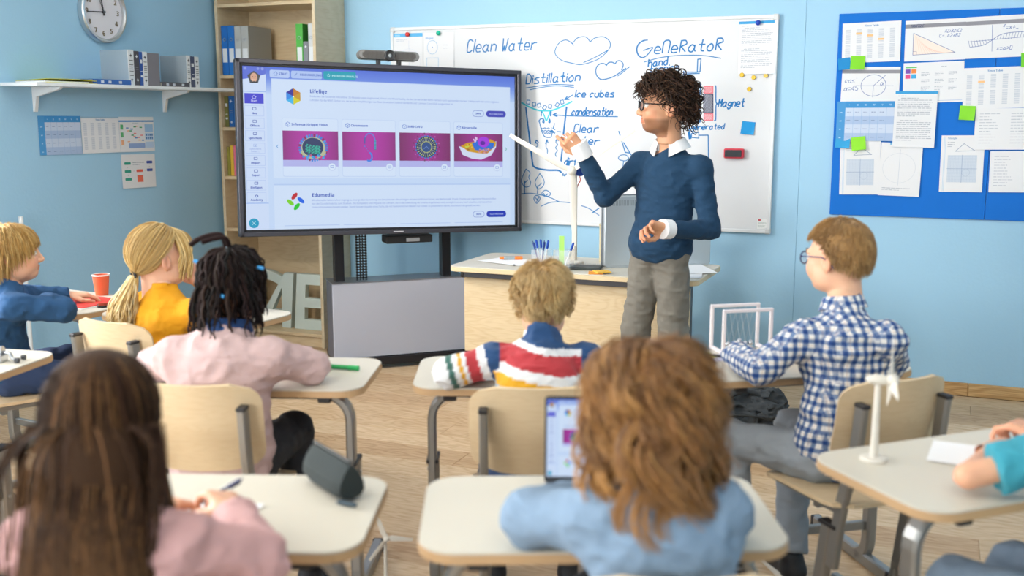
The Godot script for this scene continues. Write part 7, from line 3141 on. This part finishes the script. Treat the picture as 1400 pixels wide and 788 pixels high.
	for i in 520:
		g.tint = [lin("cfae6c"), lin("e3c98f"), lin("efdcae"), lin("bd9a58")][i % 4] * r.randf_range(0.9, 1.1)
		var a := r.randf() * TAU
		var w := sqrt(r.randf())
		var long := r.randf_range(0.75, 1.05)
		var pts := []
		for s in 12:
			var u := s / 11.0
			var wide := 0.012 + 0.062 * sin(minf(u * 1.6, 1.5))
			var c: Vector3 = ht * Vector3(0.0, -0.052, 0.1) + Vector3(-0.055 * u, -0.25 * u * long + 0.015 * u * u, 0.028 * sin(u * 2.6))
			pts.append(c + Vector3(cos(a) * wide * w + 0.007 * sin(u * 8 + i), 0, sin(a) * wide * w * 0.55 + 0.004 * sin(u * 9 + i * 2.0)))
		g.tube(pts, [0.0022, 0.0024, 0.0024, 0.0024, 0.0023, 0.0022, 0.0021, 0.002, 0.0018, 0.0015, 0.0012, 0.0006], 3, 1.0, Vector3(0.3, 0.1, 1), false)
	part("ponytail", g, hm, t)
	g = Geo.new()
	var ring := []
	for k in 13:
		ring.append(ht * Vector3(cos(TAU * k / 12) * 0.014, -0.053 + sin(TAU * k / 12) * 0.014, 0.1))
	g.tube(ring, 0.006, 8)
	part("hair_band", g, mat("dark hair band", Color("23252f"), 0.8), t)
	# face framing fringe
	g = Geo.new()
	for i in 150:
		g.tint = [lin("cfae6c"), lin("e3c98f"), lin("d8bb7c"), lin("bd9a58")][i % 4] * r.randf_range(0.9, 1.1)
		var side := 1.0 if i < 70 else (-1.0 if i < 110 else r.randf_range(-1, 1))
		var x := 0.062 + r.randf() * 0.012 if i < 110 else 0.055
		var z := -0.075 + r.randf() * 0.045 if i < 110 else -0.085
		var low := -0.085 + r.randf() * 0.07 if i < 110 else 0.005 + r.randf() * 0.03
		g.tube(curve([ht * Vector3(side * 0.01, 0.104, -0.02), ht * Vector3(side * x * 0.8, 0.075, z * 0.95), ht * Vector3(side * (x + 0.012), (low + 0.06) * 0.5, z - 0.008), ht * Vector3(side * (x + 0.006), low, z + 0.004)], 4), 0.0022, 3, 1.0, Vector3.UP, false)
	part("fringe", g, hm, t)
	# --- boy in blue at the left edge
	t = make_person({
		"label": "blond boy in dark blue sweatshirt at the left edge, face in profile", "size": 0.86, "head_size": 1.0, "turn": -45.0, "head_turn": -20.0, "nod": 2.0, "hunch": 0.03, "skin": lin("e5b395"),
		"hip": Vector3(-2.0, 0.52, -4.0), "neck": Vector3(-1.955, 0.855, -4.0), "head": Vector3(-1.945, 0.98, -4.04),
		"shl": Vector3(-2.02, 0.80, -4.10), "shr": Vector3(-1.885, 0.80, -3.88), "elr": Vector3(-1.74, 0.77, -3.98), "wrr": Vector3(-1.90, 0.765, -4.20), "fir": Vector3(-1.97, 0.76, -4.26), "ell": Vector3(-2.0, 0.765, -4.30), "wrl": Vector3(-1.88, 0.757, -4.37),
		"knr": Vector3(-1.72, 0.5, -4.06), "anr": Vector3(-1.70, 0.08, -4.0), "brow": lin("a9834f"), "top": fabric("blue sweatshirt", Color("234f7c"), 120.0), "legs": dark_jeans, "loose": 0.017, "fold": 0.009, "hem": 0.44,
	})
	part("hair", make_hair(t, {"seed": 24, "clumps": 140, "clumping": 0.7, "n": 3000, "long": 0.115, "steps": 9, "curl": 0.003, "turns": 0.7, "thick": 0.0016, "lift": 0.016, "mess": 0.3, "hang": 0.4, "free": -0.01, "cap": 0.007, "brow_line": 0.9, "ear_line": 1.5, "nape_line": 2.15, "fringe": 0.075, "crown": Vector3(0.1, 0.95, 0.3), "cols": [lin("bb9354"), lin("cda763"), lin("d8b878"), lin("b08848")]}), hm, t)
	# --- long haired girl in front
	t = make_person({
		"label": "girl with long brown hair down her back in the lower left corner", "size": 0.88, "head_size": 1.0, "turn": -2.0, "head_turn": 4.0, "nod": -14.0, "hunch": 0.02,
		"hip": Vector3(-0.655, 0.52, -1.58), "neck": Vector3(-0.665, 0.905, -1.60), "head": Vector3(-0.672, 1.025, -1.66),
		"shl": Vector3(-0.765, 0.835, -1.60), "shr": Vector3(-0.555, 0.835, -1.60), "elr": Vector3(-0.445, 0.755, -1.70), "wrr": Vector3(-0.535, 0.762, -1.91), "fir": Vector3(-0.585, 0.775, -1.985), "ell": Vector3(-0.84, 0.77, -1.74), "wrl": Vector3(-0.72, 0.757, -1.93),
		"hand_r": "grip", "palm_r": Vector3(0.35, 0.9, 0.0), "brow": lin("6a4a30"), "top": fabric("rose pink knit", Color("cfa3a2"), 110.0), "legs": dark_jeans, "loose": 0.022, "fold": 0.012, "hem": 0.44, "fold_freq": 7.0,
	})
	part("hair", make_hair(t, {"drape": drape_over(t, 0.105, 0.125), "mass": [[head_point(t, Vector3(0, 0.02, 0.012)), Vector3(0.08, 0.09, 0.098)], [head_point(t, Vector3(0, -0.08, 0.045)), Vector3(0.085, 0.12, 0.07)]], "seed": 28, "n": 5600, "long": 0.56, "steps": 13, "curl": 0.003, "turns": 1.2, "thick": 0.0017, "lift": 0.014, "mess": 0.08, "hang": 0.5, "free": -0.03, "cap": 0.008, "brow_line": 0.95, "ear_line": 1.55, "nape_line": 2.2, "wide": 0.112, "flare": 0.07, "clumps": 210, "clumping": 0.85, "wander": 0.08, "crown": Vector3(0, 0.9, -0.45), "cols": [lin("35241a"), lin("3e2b1f"), lin("483224"), lin("755436"), lin("38281d")], "tips": lin("8f6a48"), "tip_from": 0.45}), hd, t)
	# --- curly haired child in front
	t = make_person({
		"label": "child with wavy golden brown hair in pale denim shirt before the laptop", "size": 0.88, "head_size": 1.0, "turn": 2.0, "head_turn": 4.0, "nod": -10.0, "hunch": 0.03,
		"hip": Vector3(0.27, 0.52, -1.75), "neck": Vector3(0.255, 0.885, -1.76), "head": Vector3(0.250, 1.003, -1.81),
		"shl": Vector3(0.15, 0.815, -1.75), "shr": Vector3(0.36, 0.835, -1.75), "ell": Vector3(0.035, 0.77, -1.86), "wrl": Vector3(0.17, 0.762, -2.02), "elr": Vector3(0.40, 0.77, -1.88), "wrr": Vector3(0.30, 0.762, -2.05),
		"knl": Vector3(0.165, 0.5, -2.08), "knr": Vector3(0.33, 0.5, -2.08), "anl": Vector3(0.06, 0.08, -2.4), "anr": Vector3(0.17, 0.08, -2.42),
		"brow": lin("8a6238"), "top": fabric("pale denim", Color("7e97b1"), 150.0), "top_name": "denim_shirt", "legs": dark, "loose": 0.02, "fold": 0.011, "hem": 0.44, "fold_freq": 8.0,
	})
	collar(t, fabric("pale denim", Color("7e97b1")), 0.06, 0.04, 0.3, 1.35, "shirt_collar")
	part("hair", make_hair(t, {"mass": [[head_point(t, Vector3(0, 0.02, 0.012)), Vector3(0.083, 0.094, 0.102)], [head_point(t, Vector3(0, -0.06, 0.035)), Vector3(0.095, 0.085, 0.085)]], "seed": 36, "n": 3600, "clumps": 95, "clumping": 0.9, "long": 0.215, "steps": 16, "curl": 0.017, "turns": 2.1, "thick": 0.0017, "lift": 0.022, "mess": 0.25, "hang": 0.4, "free": -0.0, "cap": 0.010, "brow_line": 0.95, "ear_line": 1.55, "nape_line": 2.2, "wander": 0.25, "crown": Vector3(0, 0.95, -0.1), "cols": [lin("7a5430"), lin("8a6035"), lin("9c6f3e"), lin("b98a50"), lin("6d4a28")], "tips": lin("b98544"), "tip_from": 0.3}), hm, t)
	# --- child at the right edge
	t = make_person({
		"label": "child in turquoise shirt writing at the right edge, only an arm in view", "size": 0.86, "head_size": 1.0, "turn": 21.0, "head_turn": 4.0, "nod": -16.0, "hunch": 0.03, "skin": lin("e0ab8c"),
		"hip": Vector3(1.25, 0.52, -2.0), "neck": Vector3(1.235, 0.87, -2.07), "head": Vector3(1.24, 1.0, -2.14),
		"shl": Vector3(1.11, 0.81, -2.10), "shr": Vector3(1.36, 0.81, -2.00), "ell": Vector3(0.96, 0.765, -2.11), "wrl": Vector3(1.105, 0.757, -2.31), "fil": Vector3(1.19, 0.755, -2.37), "elr": Vector3(1.40, 0.765, -2.12), "wrr": Vector3(1.26, 0.765, -2.38), "fir": Vector3(1.205, 0.78, -2.44),
		"knl": Vector3(0.99, 0.485, -2.2), "knr": Vector3(1.16, 0.485, -2.28), "hand_r": "grip", "hand_l": "rest", "sleeve": 0.0, "brow": lin("6a4a30"), "top": fabric("turquoise jersey", Color("3d9fb5"), 140.0), "top_name": "shirt", "legs": fabric("washed jeans", Color("7d90a4"), 140.0), "hem": 0.44,
	})
	part("hair", make_hair(t, {"seed": 40, "n": 900, "long": 0.05, "steps": 7, "thick": 0.0024, "lift": 0.012, "mess": 0.4, "hang": 0.3, "free": -0.3, "cap": 0.006, "cols": [lin("5a3f28"), lin("6d4d30"), lin("4a3320")]}), hm, t)


func head_point(t: Node3D, p: Vector3) -> Vector3:
	return (t.get_meta("head_at") as Transform3D) * p


func chest_point(t: Node3D, p: Vector3) -> Vector3:
	return (t.get_meta("joint_hip") as Vector3).lerp(t.get_meta("joint_neck"), 0.62) + p


# the rounded back and shoulders that long hair lies on
func drape_over(t: Node3D, back: float, wide: float) -> Array:
	var c := chest_point(t, Vector3(0, 0, 0.02))
	var n: Vector3 = t.get_meta("joint_neck")
	return [[c, Vector3(wide, 0.2, back)], [n + Vector3(0, -0.05, 0), Vector3(wide, 0.075, 0.058)]]


func fabric_v(key: String) -> StandardMaterial3D:
	var m := fabric(key, Color.WHITE, 120.0)
	m.vertex_color_use_as_albedo = true
	return m


# ---------------------------------------------------------------- what lies on the pupils' desks and the floor
func build_small_things():
	var top := 0.7205
	# pencil case: a soft zipped wedge
	var t := thing("pencil_case", "dark green grey zipped pencil case on the long haired girl's desk", "pencil case", seat_frame(-0.385, top, -2.15), VIEW_TURN - 0.95)
	var g := Geo.new()
	var rows := []
	for i in 13:
		var a := TAU * i / 12.0
		var row := []
		for j in 11:
			var x := (j / 10.0 - 0.5) * 0.18
			var e := 1.0 - 0.12 * pow(absf(j / 10.0 - 0.5) * 2.0, 6.0)
			var c := cos(a)
			var y := 0.042 + 0.042 * sin(a) * e
			row.append(Vector3(x, y, c * 0.04 * e * (1.2 - 0.85 * y / 0.084)))
		rows.append(row)
	g.sheet(rows)
	for e in [0, 10]:
		var ring := []
		for i in 12:
			ring.append(rows[i][e])
		for i in range(1, 11):
			g.tri(ring[0], ring[i + 1] if e == 0 else ring[i], ring[i] if e == 0 else ring[i + 1])
	part("body", g, fabric("case cloth", Color("2f3839"), 100.0), t)
	g = Geo.new()
	g.tube([Vector3(-0.088, 0.085, 0), Vector3(0.088, 0.085, 0)], 0.0035, 6)
	part("zip", g, mat("black zip", Color("1e2122"), 0.5), t)
	g = Geo.new()
	g.box(Vector3(0.105, 0.006, 0.02), Vector3(0.045, 0.006, 0.012), 0.001, Basis(Vector3.UP, 0.5))
	part("zip_tag", g, mat("tag blue grey", Color("4a5d6a"), 0.5), t)
	desk_sheet("white note sheet under the long haired girl's writing hand", seat_frame(-0.60, top, -2.03), 0.11, 0.15, VIEW_TURN + 1.2)
	var pen := thing("pen", "dark blue pen in the long haired girl's hand", "pen", seat_frame(-0.655, top + 0.004, -2.03))
	pen.transform = Transform3D(Basis(Vector3.UP, VIEW_TURN) * Basis(Vector3(0, 0, 1), -1.0) * Basis(Vector3.RIGHT, 0.2), pen.position)
	stick_pen(pen, 0.14, Color("3d4a66"), Color("2a3a6a"), false)
	# laptop
	t = thing("laptop", "open dark laptop showing the display's page before the curly haired child", "laptop", seat_frame(0.205, top, -2.13), VIEW_TURN - 0.05)
	t.scale = Vector3.ONE * 0.87
	var shell := mat("laptop shell", Color("2f3238"), 0.4, 0.4)
	g = Geo.new()
	g.plate(rounded(0.315, 0.215, 0.012, 4), 0.001, 0.016, lying(), 0.002)
	part("base", g, shell, t, Vector3(0, 0, 0.085))
	var kb := mat("laptop keys", Color("17181b"), 0.6)
	for i in 5:
		for j in 13:
			g = Geo.new()
			g.box(Vector3(-0.138 + j * 0.023, 0.017, 0.035 + i * 0.02), Vector3(0.019, 0.003, 0.016), 0.001)
			part("key", g, kb, t)
	var lid := Transform3D(Basis(Vector3.RIGHT, -0.28), Vector3(0, 0.014, -0.022))
	g = Geo.new()
	g.plate(rounded(0.315, 0.215, 0.01, 4), -0.007, 0.0, lid * Transform3D(Basis.IDENTITY, Vector3(0, 0.108, 0)), 0.001)
	part("lid", g, shell, t)
	var lm := mat("laptop lit screen", Color("0c0d10"), 0.2)
	lm.emission_enabled = true
	lm.emission_operator = BaseMaterial3D.EMISSION_OP_MULTIPLY
	lm.emission = Color.WHITE
	lm.emission_texture = ImageTexture.create_from_image(screen_image)
	lm.emission_energy_multiplier = SCREEN_GLOW
	var sc := part("screen", slab(0.303, 0.19, 0.001), lm, t)
	sc.transform = lid * Transform3D(Basis.IDENTITY, Vector3(0, 0.112, 0.0004))
	# turbine models
	wind_turbine("small white wind turbine model on the desk at the right edge", seat_frame(0.845, top, -2.345), 0.193, 0.098, 0.35, VIEW_TURN + deg_to_rad(78.0), 0.0, false, 2.5)
	wind_turbine("small white wind turbine model standing on the floor between desks", seat_frame(-0.400, 0.001, -3.12), 0.205, 0.085, 1.75, VIEW_TURN + 0.3, 0.0, false, 2.0)
	desk_sheet("white paper under the writing hands at the right edge", seat_frame(1.10, top, -2.36), 0.17, 0.22, VIEW_TURN + 1.1)
	pen = thing("pen", "dark pen held by the child in turquoise", "pen", seat_frame(1.175, top + 0.004, -2.40))
	pen.transform = Transform3D(Basis(Vector3.UP, VIEW_TURN) * Basis(Vector3(0, 0, 1), -0.7), pen.position)
	stick_pen(pen, 0.14, Color("3a3346"), Color("2b2838"), false)
	# cradle: two white frames with a row of steel balls between
	t = thing("newton_cradle", "white framed ball cradle with steel balls on the plaid boy's desk", "cradle", seat_frame(0.78, top, -3.49), VIEW_TURN + 0.22)
	var white := mat("white plastic", Color("e9e2e6"), 0.4)
	for z in [-0.05, 0.05]:
		g = Geo.new()
		for s in [-1, 1]:
			g.box(Vector3(s * 0.085, 0.074, z), Vector3(0.011, 0.148, 0.011), 0.0015)
		g.box(Vector3(0, 0.148, z), Vector3(0.181, 0.011, 0.011), 0.0015)
		part("side_frame", g, white, t)
	for s in [-1, 1]:
		g = Geo.new()
		g.box(Vector3(s * 0.085, 0.006, 0), Vector3(0.012, 0.011, 0.1), 0.0015)
		part("foot_bar", g, white, t)
	for k in 5:
		g = Geo.new()
		var c := Vector3(-0.045 + k * 0.0205, 0.024 + [0.0, 0.002, 0.009, 0.0, 0.002][k], 0)
		g.ball(c, Vector3.ONE * 0.0102, 12, 16)
		var ball := part("steel_ball", g, mat("polished steel", Color("c3c8d0"), 0.08, 1.0), t)
		g = Geo.new()
		for z in [-0.05, 0.05]:
			g.tube([c + Vector3(0, 0.009, 0), Vector3(c.x, 0.145, z)], 0.0004, 4)
		part("thread", g, mat("nylon thread", Color("d9dde2"), 0.4), ball)
	desk_sheet("yellow green note sheet on the plaid boy's desk", seat_frame(0.615, top + 0.0015, -3.40), 0.12, 0.10, VIEW_TURN + 0.5, Color("d3df3a"))
	desk_sheet("pale violet sheet under the yellow green sheet on the plaid boy's desk", seat_frame(0.635, top, -3.365), 0.14, 0.09, VIEW_TURN + 0.2, Color("c3c6e0"))
	pen = thing("pen", "black pen lying on the yellow green sheet", "pen", seat_frame(0.60, top + 0.007, -3.455))
	pen.transform = Transform3D(Basis(Vector3.UP, VIEW_TURN - 0.75) * Basis(Vector3(0, 0, 1), -PI / 2), pen.position)
	stick_pen(pen, 0.13, Color("24242b"), Color("2c2c36"), false)
	# backpack on the floor
	t = thing("backpack", "dark grey backpack slumped on the floor beyond the plaid boy's desk", "backpack", seat_frame(1.06, 0, -4.72), VIEW_TURN)
	var fd := Field.new(Vector3(-0.3, -0.02, -0.2), Vector3(0.3, 0.36, 0.2), 0.011)
	fd.ell(Vector3(0, 0.11, 0), Vector3(0.2, 0.12, 0.12), 0.04)
	fd.ell(Vector3(0.1, 0.16, 0.02), Vector3(0.11, 0.09, 0.1), 0.04, Basis(Vector3(0, 0, 1), 0.5))
	fd.ell(Vector3(-0.1, 0.12, 0.05), Vector3(0.11, 0.1, 0.09), 0.03)
	fd.cut(Vector3(0, 0.002, 0), Vector3.DOWN, 0.5)
	fd.ruffle(fold_noise(11.0, 44), 0.03, 0.05)
	g = Geo.new()
	fd.mesh(g)
	part("body", g, fabric("backpack cloth", Color("33383c"), 90.0), t)
	g = Geo.new()
	g.tube(curve([Vector3(-0.12, 0.2, 0.1), Vector3(-0.05, 0.25, 0.08), Vector3(0.04, 0.255, 0.06), Vector3(0.16, 0.21, 0.09)], 5), 0.011, 8, 1.6)
	part("strap", g, fabric("strap web", Color("23272a"), 120.0), t)
	g = Geo.new()
	g.tube(curve([Vector3(-0.17, 0.13, 0.13), Vector3(-0.05, 0.17, 0.145), Vector3(0.1, 0.15, 0.135), Vector3(0.19, 0.1, 0.1)], 5), 0.005, 6)
	part("zip", g, mat("black zip", Color("1e2122"), 0.5), t)
	# braids girl's desk
	t = thing("marker_pen", "flat green marker lying on the desk of the girl with braids", "marker", seat_frame(-0.545, top + 0.008, -3.22), VIEW_TURN - 0.25)
	g = Geo.new()
	g.tube([Vector3(-0.06, 0, 0), Vector3(0.03, 0, 0)], 0.007, 10)
	part("barrel", g, mat("marker green", Color("27a35c"), 0.4), t)
	g = Geo.new()
	g.tube([Vector3(0.03, 0, 0), Vector3(0.065, 0, 0)], 0.0078, 10)
	part("cap", g, mat("marker green cap", Color("2fb868"), 0.4), t)
	t = thing("marker_pen", "bright blue marker with black cap beyond the arm of the pink sweater", "marker", seat_frame(-0.735, top + 0.011, -3.37), VIEW_TURN - 0.05)
	g = Geo.new()
	g.tube([Vector3(-0.05, 0, 0), Vector3(0.02, 0, 0)], 0.0105, 10)
	part("barrel", g, mat("marker cyan", Color("2a94e0"), 0.4), t)
	g = Geo.new()
	g.tube([Vector3(0.02, 0, 0), Vector3(0.055, 0, 0)], 0.012, 10)
	part("cap", g, mat("black plastic", Color("26262a"), 0.5), t)
	desk_sheet("pale lilac note beside the bright blue marker", seat_frame(-0.70, top, -3.32), 0.07, 0.07, VIEW_TURN + 0.4, Color("c9d0ee"))
	# pink rubber on the striped boy's desk
	g = Geo.new()
	g.box(Vector3(0, 0.008, 0), Vector3(0.03, 0.016, 0.02), 0.003)
	tag(part("eraser", g, mat("pink rubber", Color("e86aa8"), 0.6), null, seat_frame(0.30, top, -3.30)), "small pink eraser on the striped boy's desk", "eraser")
	# cups
	for q in [[Vector3(-1.045, top, -4.215), Color("eeeeec"), "plain white paper cup on the desk before the girl in yellow"], [Vector3(-1.83, top, -4.60), Color("e2643c"), "orange paper cup beyond the girl in yellow, by the left wall"]]:
		t = thing("paper_cup", q[2], "cup", seat_frame(q[0].x, q[0].y, q[0].z))
		g = Geo.new()
		g.lathe([Vector2(0, 0.002), Vector2(0.026, 0.002), Vector2(0.027, 0.0), Vector2(0.036, 0.09), Vector2(0.033, 0.088), Vector2(0.025, 0.006), Vector2(0, 0.006)], 24)
		part("wall", g, mat("cup " + (q[1] as Color).to_html(), q[1], 0.6), t)
		g = Geo.new()
		g.lathe([Vector2(0.0345, 0.087), Vector2(0.0375, 0.087), Vector2(0.0382, 0.09), Vector2(0.0372, 0.093), Vector2(0.0345, 0.092)], 24)
		part("rim", g, mat("cup rim", Color("f0f0ee"), 0.5), t)
	# red folder with papers, and a phone
	t = thing("folder", "bright red folder on the desk by the left wall", "folder", seat_frame(-1.86, top + 0.003, -4.42), VIEW_TURN - 0.5)
	g = Geo.new()
	g.plate(rounded(0.31, 0.225, 0.004, 2), 0, 0.004, lying(), 0.001)
	part("cover", g, mat("folder red", Color("e0453f"), 0.5), t)
	g = Geo.new()
	g.box(Vector3(0.01, -0.0015, 0.012), Vector3(0.31, 0.0025, 0.225), 0.0005)
	part("pages", g, mat("page white", Color("f1f1ee"), 0.8), t)
	t = thing("phone", "black smartphone lying beside the red folder", "phone", seat_frame(-1.665, top, -4.33), VIEW_TURN + 0.35)
	g = Geo.new()
	g.plate(rounded(0.15, 0.072, 0.01, 5), 0.001, 0.009, lying(), 0.0015)
	part("body", g, mat("phone body", Color("1d1f24"), 0.4), t)
	g = Geo.new()
	g.plate(rounded(0.144, 0.067, 0.008, 5), 0.009, 0.0094, lying())
	part("screen", g, mat("dark glass", Color("15171b"), 0.08), t)
	# metal gadget on the leftmost desk
	t = thing("metal_gadget", "small steel mechanism on the desk at the left edge", "gadget", seat_frame(-1.66, top, -3.33), VIEW_TURN)
	var steel := silver_mat()
	g = Geo.new()
	g.box(Vector3(-0.02, 0.012, 0), Vector3(0.05, 0.024, 0.05), 0.003)
	part("block", g, steel, t)
	g = Geo.new()
	g.tube([Vector3(-0.03, 0.035, 0), Vector3(0.0, 0.035, 0)], 0.016, 16)
	part("drum", g, steel, t)
	g = Geo.new()
	g.tube(curve([Vector3(0.0, 0.03, 0), Vector3(0.025, 0.03, 0.01), Vector3(0.035, 0.012, 0.01), Vector3(0.06, 0.009, 0.012)], 4), 0.006, 8)
	part("arm", g, steel, t)
	for z in [-0.02, 0.025]:
		g = Geo.new()
		g.tube([Vector3(0.05, 0.009, z), Vector3(0.062, 0.009, z)], 0.0085, 12)
		part("wheel", g, mat("dark rubber", Color("3a3d42"), 0.6), t)
